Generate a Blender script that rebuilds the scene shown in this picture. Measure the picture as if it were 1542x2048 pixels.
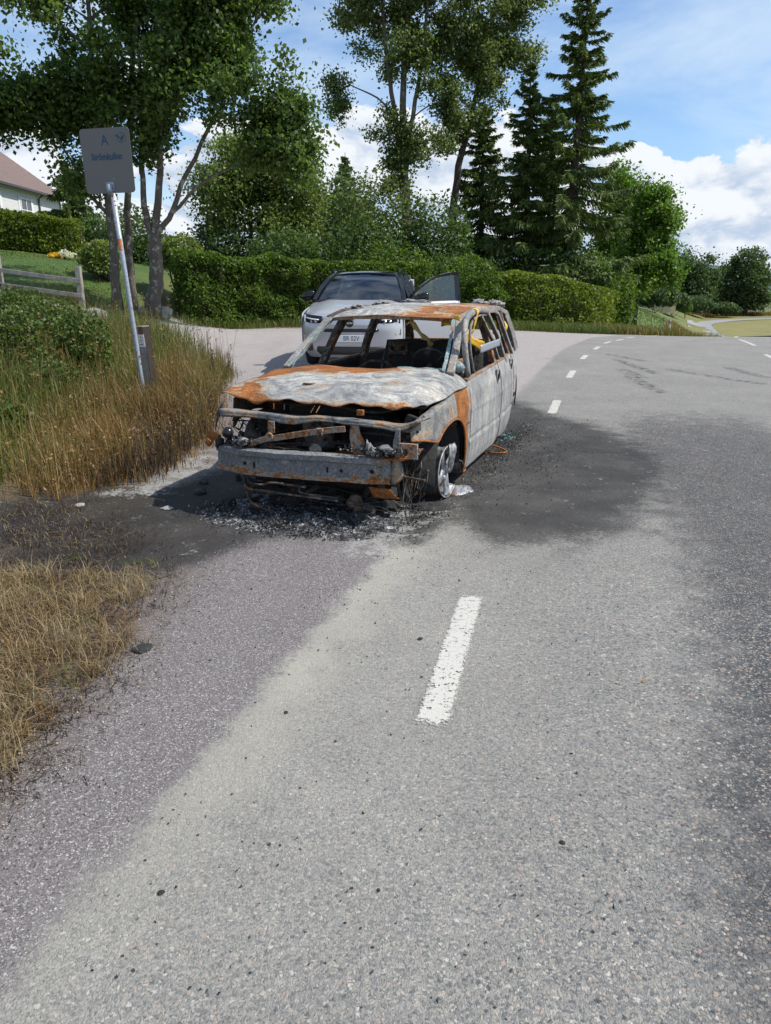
import bpy, bmesh, math, random
import numpy as np
from mathutils import Vector, Matrix, noise as mnoise

# ------------------------------------------------------------------ camera, sky, sun
scene = bpy.context.scene
for o in list(bpy.data.objects):
    bpy.data.objects.remove(o)
COL = scene.collection
CAM_H, PITCH, FPX = 1.6, math.radians(17.0), 1475.0
cam_d = bpy.data.cameras.new('camera')
cam_d.sensor_fit = 'VERTICAL'; cam_d.sensor_height = 36.0
cam_d.lens = 36.0 * FPX / 2048.0
cam_d.clip_start = 0.05; cam_d.clip_end = 6000
cam = bpy.data.objects.new('camera', cam_d); COL.objects.link(cam)
cam.location = (0, 0, CAM_H); cam.rotation_euler = (math.radians(90) - PITCH, 0, 0)
scene.camera = cam
scene.render.resolution_x, scene.render.resolution_y = 771, 1024
SUN_AZ, SUN_EL = math.radians(97), math.radians(52)       # clockwise from +Y
sun_dir = Vector((math.sin(SUN_AZ) * math.cos(SUN_EL), math.cos(SUN_AZ) * math.cos(SUN_EL), math.sin(SUN_EL)))
sl = bpy.data.lights.new('sun', 'SUN'); sl.energy = 4.4; sl.angle = math.radians(0.53); sl.color = (1.0, 0.955, 0.88)
so = bpy.data.objects.new('sun', sl); COL.objects.link(so)
so.rotation_euler = sun_dir.to_track_quat('Z', 'Y').to_euler(); so.location = sun_dir * 60
vs = scene.view_settings
vs.view_transform = 'Standard'; vs.look = 'None'; vs.gamma = 1; vs.exposure = 0.35; vs.use_curve_mapping = False

# ------------------------------------------------------------------ node helpers
def nd(nt, t, ins=None, **props):
    n = nt.nodes.new('ShaderNode' + t)
    for k, v in props.items(): setattr(n, k, v)
    for k, v in (ins or {}).items():
        s = n.inputs[k]
        if isinstance(v, bpy.types.NodeSocket): nt.links.new(v, s)
        else:
            if isinstance(v, (tuple, list)) and len(v) == 3 and s.type == 'RGBA': v = (*v, 1)
            s.default_value = v
    return n
def mth(nt, op, a, b=0.0, c=None, clamp=False):
    ins = {0: a, 1: b}
    if c is not None: ins[2] = c
    return nd(nt, 'Math', ins, operation=op, use_clamp=clamp).outputs[0]
def mix(nt, f, a, b, blend='MIX'):
    n = nd(nt, 'Mix', {0: f, 6: a, 7: b}, data_type='RGBA', blend_type=blend)
    return n.outputs[2]
def ramp(nt, f, stops, interp='LINEAR'):
    n = nd(nt, 'ValToRGB', {0: f}); cr = n.color_ramp; cr.interpolation = interp
    while len(cr.elements) < len(stops): cr.elements.new(0.5)
    for e, (p, c) in zip(cr.elements, stops):
        e.position = p
        e.color = (c, c, c, 1) if isinstance(c, (int, float)) else (*c, 1)
    return n.outputs[0]
def step(nt, v, lo, hi):
    return nd(nt, 'MapRange', {'Value': v, 'From Min': lo, 'From Max': hi}, interpolation_type='SMOOTHSTEP').outputs[0]
def noi(nt, vec, scale, detail=4, rough=.55, dist=0.0):
    return nd(nt, 'TexNoise', {'Vector': vec, 'Scale': scale, 'Detail': detail, 'Roughness': rough, 'Distortion': dist}).outputs[0]
def vmath(nt, op, a, b=(0, 0, 0)):
    return nd(nt, 'VectorMath', {0: a, 1: b}, operation=op).outputs[0]
def attr(nt, name, which='Fac'):
    return nd(nt, 'Attribute', attribute_name=name).outputs[which]
def objco(nt): return nd(nt, 'TexCoord').outputs['Object']
def geopos(nt): return nd(nt, 'NewGeometry').outputs['Position']
def mat(name, build=None, col=(.5, .5, .5), rough=.6, metal=0.0, spec=.5):
    m = bpy.data.materials.new(name); m.use_nodes = True
    nt = m.node_tree; b = nt.nodes['Principled BSDF']
    b.inputs['Base Color'].default_value = (*col, 1); b.inputs['Roughness'].default_value = rough
    b.inputs['Metallic'].default_value = metal; b.inputs['Specular IOR Level'].default_value = spec
    if build: build(nt, b)
    return m
def setc(nt, b, col=None, rough=None, bump=None, bstr=.5, bdist=.01):
    if col is not None: nt.links.new(col, b.inputs['Base Color'])
    if rough is not None:
        if isinstance(rough, float): b.inputs['Roughness'].default_value = rough
        else: nt.links.new(rough, b.inputs['Roughness'])
    if bump is not None:
        bn = nd(nt, 'Bump', {'Height': bump, 'Strength': bstr, 'Distance': bdist})
        nt.links.new(bn.outputs[0], b.inputs['Normal'])

# ------------------------------------------------------------------ world: Nishita sky with clouds
world = bpy.data.worlds.new('World'); scene.world = world; world.use_nodes = True
wn = world.node_tree; bg = wn.nodes['Background']
SKY_S = 0.085
bg.inputs['Strength'].default_value = SKY_S
sky = nd(wn, 'TexSky', sky_type='NISHITA'); sky.sun_disc = False
sky.sun_elevation = SUN_EL; sky.sun_rotation = SUN_AZ; sky.altitude = 100; sky.air_density = 1.0; sky.dust_density = 0.6; sky.ozone_density = 1.4
dirv = nd(wn, 'TexCoord').outputs['Generated']
sx = nd(wn, 'SeparateXYZ', {0: dirv})
az = mth(wn, 'ARCTAN2', sx.outputs[0], sx.outputs[1])
el = mth(wn, 'ARCSINE', sx.outputs[2])
cvec = nd(wn, 'CombineXYZ', {0: az, 1: mth(wn, 'MULTIPLY', el, 1.55), 2: 0.37}).outputs[0]
warp = nd(wn, 'TexNoise', {'Vector': cvec, 'Scale': 9.0, 'Detail': 3.0}).outputs['Color']
cv2 = vmath(wn, 'ADD', cvec, vmath(wn, 'MULTIPLY', vmath(wn, 'SUBTRACT', warp, (.5, .5, .5)), (.06, .06, .06)))
def cumulus(vec):
    big = noi(wn, vec, 5.2, 2, .5)
    det = noi(wn, vec, 17.0, 6, .58)
    return mth(wn, 'ADD', mth(wn, 'MULTIPLY', big, .72), mth(wn, 'MULTIPLY', det, .34))
d0 = cumulus(cv2)
d1 = cumulus(vmath(wn, 'ADD', cv2, (0.016, 0.030, 0)))
# coverage falls with elevation above the horizon
eln = mth(wn, 'MULTIPLY', el, 180 / math.pi)
thr = nd(wn, 'FloatCurve', {1: mth(wn, 'DIVIDE', eln, 20.0, clamp=True)})
cc = thr.mapping.curves[0]
cc.points[0].location = (0, .38); cc.points[1].location = (1, .95)
for p in ((.22, .40), (.36, .43), (.48, .475), (.58, .53), (.68, .60), (.80, .78)): cc.points.new(*p)
thr.mapping.update(); thr = thr.outputs[0]
cov = step(wn, mth(wn, 'SUBTRACT', d0, thr), -.002, .020)
lit = step(wn, mth(wn, 'SUBTRACT', d0, d1), -.075, .055)
litb = mth(wn, 'MULTIPLY', lit, .9, clamp=True)
K = 1.0 / SKY_S
ccol = mix(wn, litb, (.40 * K, .49 * K, .63 * K, 1), (.76 * K, .785 * K, .81 * K, 1))
# thin high veil, streaky
hv = nd(wn, 'CombineXYZ', {0: mth(wn, 'MULTIPLY', az, 2.2), 1: mth(wn, 'MULTIPLY', el, 5.5), 2: 0.0}).outputs[0]
veil = step(wn, noi(wn, hv, 1.6, 7, .58, .5), .32, .68)
veil = mth(wn, 'MULTIPLY', veil, .70)
skyc = mix(wn, 1.0, sky.outputs[0], (1.18, 1.38, 1.58, 1), 'MULTIPLY')
c1 = mix(wn, veil, skyc, (.58 * K, .69 * K, .80 * K, 1))
c2 = mix(wn, cov, c1, ccol)
wn.links.new(c2, bg.inputs['Color'])

# ------------------------------------------------------------------ mesh helpers
def tag(o, label=None, cat=None, group=None, kind=None):
    if label: o['label'] = label
    if cat: o['category'] = cat
    if group: o['group'] = group
    if kind: o['kind'] = kind
    return o
def empty(name, loc=(0, 0, 0), rz=0.0):
    o = bpy.data.objects.new(name, None); COL.objects.link(o)
    o.location = loc; o.rotation_euler = (0, 0, rz); o.empty_display_size = .1
    return o
def link_mesh(name, me, m=None, parent=None, smooth=False):
    if m is not None: me.materials.append(m)
    if smooth: me.polygons.foreach_set('use_smooth', np.ones(len(me.polygons), bool))
    o = bpy.data.objects.new(name, me); COL.objects.link(o)
    if parent is not None: o.parent = parent
    return o
def np_mesh(name, V, F):
    V = np.asarray(V, np.float32); F = np.asarray(F, np.int32)
    me = bpy.data.meshes.new(name); k = F.shape[1]
    me.vertices.add(len(V)); me.vertices.foreach_set('co', V.ravel())
    me.loops.add(F.size); me.loops.foreach_set('vertex_index', F.ravel())
    me.polygons.add(len(F)); me.polygons.foreach_set('loop_start', np.arange(0, F.size, k, dtype=np.int32))
    me.update(calc_edges=True)
    return me
class Geo:
    """collects shapes, then links them as one mesh object"""
    def __init__(s): s.v, s.f = [], []
    def add(s, v, f):
        n = len(s.v); s.v += [tuple(p) for p in v]; s.f += [tuple(i + n for i in q) for q in f]; return s
    def box(s, c, size, R=None, taper=1.0):
        hx, hy, hz = (a / 2 for a in size); pts = []
        for z in (-1, 1):
            t = taper if z > 0 else 1.0
            for x, y in ((-1, -1), (1, -1), (1, 1), (-1, 1)):
                p = Vector((x * hx * t, y * hy * t, z * hz))
                if R is not None: p = R @ p
                pts.append(p + Vector(c))
        return s.add(pts, [(3, 2, 1, 0), (4, 5, 6, 7), (0, 1, 5, 4), (1, 2, 6, 5), (2, 3, 7, 6), (3, 0, 4, 7)])
    def tube(s, pts, r, n=8, cap=True, flat=None):
        pts = [Vector(p) for p in pts]; m = len(pts)
        rr = r if isinstance(r, (list, tuple)) else [r] * m
        vs_, up = [], None
        for i, p in enumerate(pts):
            d = (pts[min(i + 1, m - 1)] - pts[max(i - 1, 0)]).normalized()
            if up is None:
                up = Vector((0, 0, 1)) if abs(d.z) < .9 else Vector((1, 0, 0))
            a = d.cross(up)
            if a.length < 1e-5: a = d.orthogonal()
            a.normalize(); b = a.cross(d).normalized(); up = b
            for k in range(n):
                t = 2 * math.pi * (k + .5) / n
                fy = flat if flat else 1.0
                vs_.append(p + a * (math.cos(t) * rr[i]) + b * (math.sin(t) * rr[i] * fy))
        f = [(i * n + k, i * n + (k + 1) % n, (i + 1) * n + (k + 1) % n, (i + 1) * n + k) for i in range(m - 1) for k in range(n)]
        if cap: f += [tuple(range(n - 1, -1, -1)), tuple((m - 1) * n + k for k in range(n))]
        return s.add(vs_, f)
    def lathe(s, prof, n=24, M=None):
        vs_ = []
        for r, z in prof:
            for k in range(n):
                t = 2 * math.pi * k / n; p = Vector((r * math.cos(t), r * math.sin(t), z))
                vs_.append(M @ p if M is not None else p)
        m = len(prof)
        f = [(i * n + k, i * n + (k + 1) % n, (i + 1) * n + (k + 1) % n, (i + 1) * n + k) for i in range(m - 1) for k in range(n)]
        if prof[0][0] > 1e-4: f.append(tuple(range(n - 1, -1, -1)))
        if prof[-1][0] > 1e-4: f.append(tuple((m - 1) * n + k for k in range(n)))
        return s.add(vs_, f)
    def grid(s, P, close_u=False):
        P = np.asarray(P); a, b = P.shape[:2]
        f = []
        for i in range(a - 1):
            for j in range(b - (0 if close_u else 1)):
                j2 = (j + 1) % b
                f.append((i * b + j, i * b + j2, (i + 1) * b + j2, (i + 1) * b + j))
        return s.add(P.reshape(-1, 3).tolist(), f)
    def prism(s, poly, d, M=None):
        n = len(poly); v = []
        for z in (0, d):
            for x, y in poly:
                p = Vector((x, y, z)); v.append(M @ p if M is not None else p)
        return s.add(v, [tuple(range(n - 1, -1, -1)), tuple(range(n, 2 * n))] + [(i, (i + 1) % n, n + (i + 1) % n, n + i) for i in range(n)])
    def obj(s, name, m, parent=None, smooth=False, bevel=0, solid=0, weld=False, offset=-1):
        me = bpy.data.meshes.new(name); me.from_pydata(s.v, [], s.f)
        bm = bmesh.new(); bm.from_mesh(me)
        if weld: bmesh.ops.remove_doubles(bm, verts=bm.verts, dist=1e-4)
        bmesh.ops.recalc_face_normals(bm, faces=bm.faces)
        bm.to_mesh(me); bm.free()
        o = link_mesh(name, me, m, parent, smooth)
        if solid:
            md = o.modifiers.new('thickness', 'SOLIDIFY'); md.thickness = solid; md.offset = offset
        if bevel:
            md = o.modifiers.new('bevel', 'BEVEL'); md.width = bevel; md.segments = 2; md.limit_method = 'ANGLE'; md.angle_limit = math.radians(40)
        return o
def catmull(P, n):
    """resample control points P (m,...) to n points along axis 0 with a Catmull-Rom spline"""
    P = np.asarray(P, float); m = len(P)
    if m == 2:
        t = np.linspace(0, 1, n).reshape((-1,) + (1,) * (P.ndim - 1)); return P[0] * (1 - t) + P[1] * t
    E = np.concatenate([[2 * P[0] - P[1]], P, [2 * P[-1] - P[-2]]])
    out = []
    for u in np.linspace(0, m - 1, n):
        i = min(int(u), m - 2); t = u - i
        a, b, c, d = E[i], E[i + 1], E[i + 2], E[i + 3]
        out.append(.5 * (2 * b + (c - a) * t + (2 * a - 5 * b + 4 * c - d) * t * t + (3 * b - 3 * c + d - a) * t ** 3))
    return np.array(out)
def patch(ctrl, nu, nv):
    A = catmull(np.asarray(ctrl, float), nu)
    return np.swapaxes(catmull(np.swapaxes(A, 0, 1), nv), 0, 1)
def crumple(P, amp, sc, seed=0, axis=None):
    """push a point grid about with smooth noise (a buckled sheet)"""
    Q = P.copy()
    for i in range(P.shape[0]):
        for j in range(P.shape[1]):
            p = Vector(P[i, j]) * sc + Vector((seed * 7.3, seed * 3.1, 0))
            v = mnoise.noise_vector(p) + .5 * mnoise.noise_vector(p * 2.3)
            if axis is None: Q[i, j] += np.array(v) * amp
            else: Q[i, j] += np.array(axis) * v[0] * amp
    return Q
# pixel of the photograph -> direction; distance always comes from the ground or an estimated depth
_fw = np.array([0, math.cos(PITCH), -math.sin(PITCH)]); _up = np.array([0, math.sin(PITCH), math.cos(PITCH)]); _rt = np.array([1., 0, 0])
def at_y(px, py, Y):
    d = _fw + _rt * (px - 771) / FPX - _up * (py - 1024) / FPX
    return np.array([0, 0, CAM_H]) + d * (Y / d[1])
def gpx(px, py, z=0.0):
    d = _fw + _rt * (px - 771) / FPX - _up * (py - 1024) / FPX
    return (np.array([0, 0, CAM_H]) + d * ((z - CAM_H) / d[2]))[:2]

# ------------------------------------------------------------------ terrain
GC = np.array([  # x, y, z control points of the near ground
    (-3, 9.96, .0), (-2.4, 6, .0), (-2, 3, 0), (-1.5, 0, 0), (-4, 8, .08), (-6, 8, .3), (-9, 9, .55), (-5, 3, .05), (-9, 3, .2), (-5, 13.5, .16), (-7, 15, .42),
    (-10, 18, .85), (-10, 22, 1.15), (-7.7, 24, .80), (-6.8, 26.6, .3), (-6, 28, .12), (-4, 28.6, .18), (0, 29.4, .18), (5, 29, .06),
    (-12.5, 23, 1.3), (-14, 31, 2.7), (-9.5, 30, 1.9), (-7, 33, 1.5), (-4, 34, .9), (0, 36, .6), (-20, 30, 3.1), (-20, 15, 1.4), (-25, 45, 4.2), (-10, 45, 3.2),
    (0, 50, 1.2), (8, 34, -.02), (10, 45, -.1), (-4.5, 20, .10), (-.5, 14, .18), (0, 17, .21), (-3, 22, .20), (3, 22, .06), (0, 8, 0), (0, 3, 0), (2, 0, 0), (6, 6, 0),
    (6, 14, 0), (9, 20, 0), (12, 10, 0), (14, 22, 0), (4, -4, 0), (-4, -4, 0), (10, -4, 0), (3, 10, 0), (20, 10, 0), (20, 24, 0), (-3, 14, .03), (-20, 0, .6), (-40, 20, 2.5), (-50, 60, 5), (0, 90, 2), (-60, -10, 2)])
def _rbf(P, C): return np.linalg.norm(P[:, None, :] - C[None, :, :], axis=2)
_W = np.linalg.solve(_rbf(GC[:, :2], GC[:, :2]) + 1e-6 * np.eye(len(GC)), GC[:, 2])
_YS = [-50, 0, 23, 26.5, 30, 40, 50, 60, 70, 80, 100, 120, 150, 200, 260, 400, 900, 3000]
_ZS = [0, 0, 0, -.03, -.45, -1.8, -2.85, -3.75, -4.5, -5.1, -6.0, -6.7, -7.4, -7.6, -7.0, -5, -3, 20]
def sstep(a, b, v):
    t = np.clip((v - a) / (b - a), 0, 1); return t * t * (3 - 2 * t)
def gz(x, y):
    x = np.atleast_1d(np.asarray(x, float)); y = np.atleast_1d(np.asarray(y, float))
    P = np.c_[x.ravel(), y.ravel()]
    out = np.empty(len(P))
    for i in range(0, len(P), 20000): out[i:i + 20000] = _rbf(P[i:i + 20000], GC[:, :2]) @ _W
    far = np.hypot(P[:, 0], P[:, 1])
    out = np.clip(out, -1, 6) * (1 - sstep(60, 140, far)) + 0.5 * sstep(60, 140, far)
    r = P[:, 0] / np.maximum(P[:, 1], 8)
    out += (np.interp(P[:, 1], _YS, _ZS) - .45 * sstep(60, 140, far)) * np.interp(r, [.20, .25, .33, .37, .41], [0, .10, .35, .60, 1]) * (P[:, 1] > 0)
    return out.reshape(x.shape)
def gz1(x, y): return float(gz([x], [y])[0])
RL_Y = [-60, -4, 1.35, 2.13, 3.32, 4.92, 8, 11.4, 14.97, 19.84, 24.58, 26.7, 27.6, 28.6, 35, 50, 70, 300]
RL_X = [-20, -2.6, -.93, -.68, -.32, .17, 1.08, 2.07, 3.2, 4.73, 6.65, 8.3, 10.3, 12.2, 16.5, 23, 31, 130]
def road_left(y): return np.interp(y, RL_Y, RL_X)
def sd_poly(x, y, poly):
    """signed distance to polygon, positive inside"""
    poly = np.asarray(poly, float); P = np.c_[x, y]
    d = np.full(len(P), 1e9); ins = np.zeros(len(P), bool)
    for i in range(len(poly)):
        a, b = poly[i], poly[(i + 1) % len(poly)]
        ab = b - a; t = np.clip(((P - a) @ ab) / (ab @ ab), 0, 1)
        d = np.minimum(d, np.linalg.norm(P - a - t[:, None] * ab, axis=1))
        c = (a[1] > P[:, 1]) != (b[1] > P[:, 1])
        with np.errstate(divide='ignore', invalid='ignore'):
            xi = (b[0] - a[0]) * (P[:, 1] - a[1]) / (b[1] - a[1]) + a[0]
        ins ^= c & (P[:, 0] < xi)
    return np.where(ins, d, -d)
def pxpoly(*pts): return [gpx(*p) for p in pts]
# outline of the paved surface (shoulder + side road) towards the grass on the left
PAVED = pxpoly((-160, 1800), (0, 1610), (100, 1490), (250, 1320), (330, 1210), (395, 1120), (425, 1040), (405, 980), (420, 900), (440, 800), (465, 752), (400, 722), (330, 692), (300, 668)) + \
    [(-8.4, 22.9), (-9.2, 24.6), (-7.4, 26.6), (-4, 28.2), (0, 28.7), (4, 28.1), (6.6, 27.2), (8.2, 26.9), (9, 27.6), (13, 29), (30, 29), (30, -6), (-4, -6)]
SOOT_R = pxpoly((1000, 800), (1045, 812), (1110, 835), (1200, 858), (1270, 890), (1305, 935), (1290, 990), (1230, 1050), (1120, 1080), (1000, 1080), (925, 1040), (880, 990), (900, 900))
SOOT_L = pxpoly((480, 930), (390, 970), (200, 985), (40, 1010), (0, 1060), (60, 1125), (220, 1150), (340, 1130), (450, 1085), (560, 1055), (720, 1045), (900, 1040))
_A = math.radians(19.75); CAR_O = np.array([-.63, 4.977])
_cx = np.array([math.cos(_A), -math.sin(_A)]); _cy = np.array([math.sin(_A), math.cos(_A)])
def car2(x, y): return CAR_O + _cx * x + _cy * y
UNDER = [car2(-.95, -.1), car2(.95, -.1), car2(1.05, 4.9), car2(-.95, 4.8)]
PALE = [pxpoly((200, 985), (320, 930), (420, 885), (440, 930), (330, 985), (230, 1000)), pxpoly((690, 1015), (900, 1005), (850, 1060), (760, 1130), (700, 1120)),
        pxpoly((560, 1005), (760, 1020), (740, 1050), (600, 1030))]
gx = np.concatenate([-np.geomspace(14, 900, 34)[::-1], np.arange(-13.8, 15.9, .2), np.arange(16, 70, 1.0), np.geomspace(71, 1500, 30)])
gy = np.concatenate([-np.geomspace(5, 300, 16)[::-1], np.arange(-4.8, 31, .2), np.arange(31, 130, 1.1), np.geomspace(131, 3000, 34)])
XX, YY = np.meshgrid(gx, gy); nx_, ny_ = len(gx), len(gy)
xf, yf = XX.ravel(), YY.ravel(); zf = gz(xf, yf)
far_ = np.hypot(xf, yf) > 40
zf += np.where((yf > 29) | (xf < -3), .03, 0) * np.sin(xf * .9 + 1.3 * np.sin(yf * .7)) * (~far_)
paved = sd_poly(xf, yf, PAVED)
soot = np.maximum.reduce([sstep(-.45, .40, sd_poly(xf, yf, SOOT_R)), sstep(-.40, .25, sd_poly(xf, yf, SOOT_L)), sstep(-.15, .2, sd_poly(xf, yf, UNDER))])
pale = np.maximum.reduce([sstep(-.12, .16, sd_poly(xf, yf, p)) for p in PALE])
sdr = xf - road_left(yf)
trk = xf - np.interp(yf, [-4, 1.27, 1.8, 3.06, 4.5, 7.4, 12, 30], [.1, .59, .72, 1.22, 1.7, 2.25, 3.2, 7])
track = .85 * sstep(-.35, .75, trk) * (1 - sstep(1.6, 2.8, trk)) * (1 - sstep(7.5, 11.5, yf))
dusty = np.clip(sstep(-.04, .08, sdr) * .6 * (1 - sstep(.3, 1.9, sdr)) * (1 - sstep(5.2, 7, yf)) * sstep(-.5, 2.6, yf), 0, 1)
# ground colours by region
gcol = np.tile(np.array([.155, .118, .052]), (len(xf), 1))
def paint(w, c):
    global gcol
    w = np.clip(w, 0, 1)[:, None]; gcol = gcol * (1 - w) + np.array(c) * w
paint(1 - sstep(4.5, 8, yf), (.105, .082, .055))
paint(sstep(5, 30, np.hypot(xf, yf)) * .5, (.11, .12, .035))
paint(sstep(-2, 1, -xf - 8 - (yf - 18) * .1) * sstep(18, 21, yf) * (1 - sstep(45, 55, yf)), (.055, .105, .018))
rr_ = xf / np.maximum(yf, 1)
paint(sstep(34, 40, yf) * sstep(.18, .22, rr_) * (1 - sstep(.375, .40, rr_)), (.075, .120, .018))
paint(sstep(30, 50, yf) * sstep(.40, .42, rr_), (.17, .160, .052))
paint(sstep(225, 260, yf), (.12, .125, .05))
paint(sstep(600, 1500, np.hypot(xf, yf)), (.10, .14, .10))
F = np.array([(j * nx_ + i, j * nx_ + i + 1, (j + 1) * nx_ + i + 1, (j + 1) * nx_ + i) for j in range(ny_ - 1) for i in range(nx_ - 1)])
cxm, cym = xf[F].mean(1), yf[F].mean(1)
pv = paved[F].mean(1) > 0; sdm = sdr[F].mean(1)
zone = np.where(~pv, 0, np.where(sdm > 0, 1, np.where(cym < 11, 2, 3)))
# ---- surface materials
def add4(nt, a, b, c, d): return mth(nt, 'ADD', mth(nt, 'ADD', a, b), mth(nt, 'ADD', c, d))
def asphalt_build(nt, b):
    p = geopos(nt)
    sd = attr(nt, 'sd'); st = attr(nt, 'soot'); pl = attr(nt, 'pale'); tr = attr(nt, 'track'); du = attr(nt, 'dusty'); pvd = attr(nt, 'paved'); sid = attr(nt, 'side')
    nb = noi(nt, p, .9, 3, .6); nm = noi(nt, p, 6.0, 4, .6); nf = noi(nt, p, 42., 2, .6)
    pw = vmath(nt, 'ADD', p, vmath(nt, 'MULTIPLY', nd(nt, 'TexNoise', {'Vector': p, 'Scale': 140., 'Detail': 1.}).outputs['Color'], (.006, .006, .006)))
    v1 = nd(nt, 'TexVoronoi', {'Vector': pw, 'Scale': 84.}); ve = nd(nt, 'TexVoronoi', {'Vector': pw, 'Scale': 84.}, feature='DISTANCE_TO_EDGE')
    v2 = nd(nt, 'TexVoronoi', {'Vector': pw, 'Scale': 210.})
    rnd = nd(nt, 'SeparateColor', {0: v1.outputs['Color']}).outputs
    rnd2 = nd(nt, 'SeparateColor', {0: v2.outputs['Color']}).outputs
    chip = ramp(nt, rnd[0], [(0, (.055, .064, .076)), (.18, (.12, .132, .15)), (.45, (.225, .225, .225)), (.72, (.30, .29, .272)), (.86, (.36, .275, .235)), (1, (.50, .49, .465))])
    fine = ramp(nt, rnd2[0], [(0, (.075, .068, .070)), (.5, (.175, .155, .152)), (.82, (.235, .205, .20)), (.94, (.40, .37, .36)), (1, (.55, .53, .52))])
    v3 = nd(nt, 'TexVoronoi', {'Vector': pw, 'Scale': 150.}); rnd3 = nd(nt, 'SeparateColor', {0: v3.outputs['Color']}).outputs
    chip3 = ramp(nt, rnd3[0], [(0, (.085, .092, .10)), (.25, (.175, .18, .19)), (.6, (.27, .265, .255)), (.9, (.335, .315, .29)), (1, (.48, .46, .43))])
    big = step(nt, mth(nt, 'ADD', rnd[2], mth(nt, 'MULTIPLY', mth(nt, 'SUBTRACT', nm, .5), .5)), .50, .58)
    edge = step(nt, ve.outputs['Distance'], .03, .22)
    bigm = mth(nt, 'MULTIPLY', big, edge)
    drk = step(nt, mth(nt, 'ADD', tr, mth(nt, 'MULTIPLY', mth(nt, 'SUBTRACT', nm, .5), .9)), .25, .8)
    binder = mix(nt, drk, mix(nt, step(nt, mth(nt, 'ADD', du, mth(nt, 'MULTIPLY', nm, .5)), .2, 1.1), (.21, .21, .20, 1), (.36, .355, .325, 1)), (.018, .020, .026, 1))
    chipd = mix(nt, mth(nt, 'MULTIPLY', du, .62), chip, (.38, .366, .342, 1))
    chipd = mix(nt, mth(nt, 'MULTIPLY', drk, .12), chipd, (.06, .068, .08, 1))
    fines = mix(nt, mth(nt, 'MULTIPLY', du, .45), chip3, (.365, .352, .328, 1))
    fines = mix(nt, .25, fines, binder)
    fines = mix(nt, mth(nt, 'MULTIPLY', drk, .80), fines, (.020, .022, .028, 1))
    road = mix(nt, mth(nt, 'MAXIMUM', bigm, mth(nt, 'MULTIPLY', mth(nt, 'MULTIPLY', drk, step(nt, ve.outputs['Distance'], .10, .26)), .85)), fines, chipd)
    road = mix(nt, mth(nt, 'MULTIPLY', mth(nt, 'MULTIPLY', attr(nt, 'dfade'), mth(nt, 'SUBTRACT', 1.0, step(nt, mth(nt, 'ADD', sd, mth(nt, 'MULTIPLY', mth(nt, 'SUBTRACT', nm, .5), .35)), .06, .36))), .62), road, mix(nt, nf, (.36, .345, .30, 1), (.50, .485, .43, 1)))
    road = mix(nt, 1.0, road, ramp(nt, nb, [(.3, (.90, .875, .83)), (.7, (1.10, 1.07, 1.01))]), 'MULTIPLY')
    should = mix(nt, .75, (.165, .15, .152, 1), mix(nt, 1.0, fine, (1.12, 1.12, 1.1, 1), 'MULTIPLY'))
    sidec = mix(nt, .55, mix(nt, nb, (.30, .27, .255, 1), (.37, .34, .32, 1)), mix(nt, 1.0, fine, (1.75, 1.72, 1.70, 1), 'MULTIPLY'))
    # the old shoulder passes into the road along a ragged, dusty line
    e = mth(nt, 'ADD', sd, mth(nt, 'ADD', mth(nt, 'MULTIPLY', mth(nt, 'SUBTRACT', nm, .5), .22), mth(nt, 'MULTIPLY', mth(nt, 'SUBTRACT', nf, .5), .16)))
    c = mix(nt, step(nt, e, -.07, .06), mix(nt, sid, should, sidec), road)
    # gravel and litter towards the grass
    g = step(nt, mth(nt, 'ADD', pvd, mth(nt, 'ADD', mth(nt, 'MULTIPLY', mth(nt, 'SUBTRACT', nm, .5), .7), mth(nt, 'MULTIPLY', mth(nt, 'SUBTRACT', nf, .5), .4))), .22, -.12)
    grav = mix(nt, 1.0, mix(nt, nf, (.15, .13, .115, 1), (.23, .205, .185, 1)), mix(nt, .5, (1, 1, 1, 1), mix(nt, 1.0, fine, (4, 4, 4, 1), 'MULTIPLY')), 'MULTIPLY')
    gcolr = attr(nt, 'gcol', 'Color')
    soil = mix(nt, 1.0, mix(nt, 1.0, gcolr, ramp(nt, nf, [(.2, .55), (.8, 1.5)]), 'MULTIPLY'), ramp(nt, noi(nt, p, .35, 4, .7), [(.3, (.75, .78, .75)), (.7, (1.3, 1.2, 1.15))]), 'MULTIPLY')
    deep = step(nt, mth(nt, 'ADD', pvd, mth(nt, 'MULTIPLY', mth(nt, 'SUBTRACT', nm, .5), .5)), -.10, -.55)
    c = mix(nt, g, c, mix(nt, deep, grav, soil))
    # pale extinguisher powder and ash
    pw_ = step(nt, mth(nt, 'ADD', pl, mth(nt, 'ADD', mth(nt, 'MULTIPLY', mth(nt, 'SUBTRACT', nm, .5), 3.0), mth(nt, 'MULTIPLY', mth(nt, 'SUBTRACT', nf, .5), 1.8))), .35, 1.15)
    # soot stain
    se = mth(nt, 'ADD', st, mth(nt, 'ADD', mth(nt, 'MULTIPLY', mth(nt, 'SUBTRACT', noi(nt, p, 3.0, 4, .65), .5), 1.3), mth(nt, 'ADD', mth(nt, 'MULTIPLY', mth(nt, 'SUBTRACT', nf, .5), .5), mth(nt, 'MULTIPLY', mth(nt, 'SUBTRACT', rnd3[1], .5), .30))))
    sm = mth(nt, 'MULTIPLY', step(nt, se, .08, .72), ramp(nt, noi(nt, p, 1.7, 2, .6), [(.3, .80), (.6, .97)]))
    spk = step(nt, rnd2[1], .965, .985)
    sootc = mix(nt, mth(nt, 'MULTIPLY', spk, .5), mix(nt, nf, (.012, .012, .013, 1), (.045, .043, .042, 1)), (.30, .29, .27, 1))
    c = mix(nt, sm, c, mix(nt, .5, sootc, mix(nt, 1.0, c, (.17, .165, .16, 1), 'MULTIPLY')))
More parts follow.
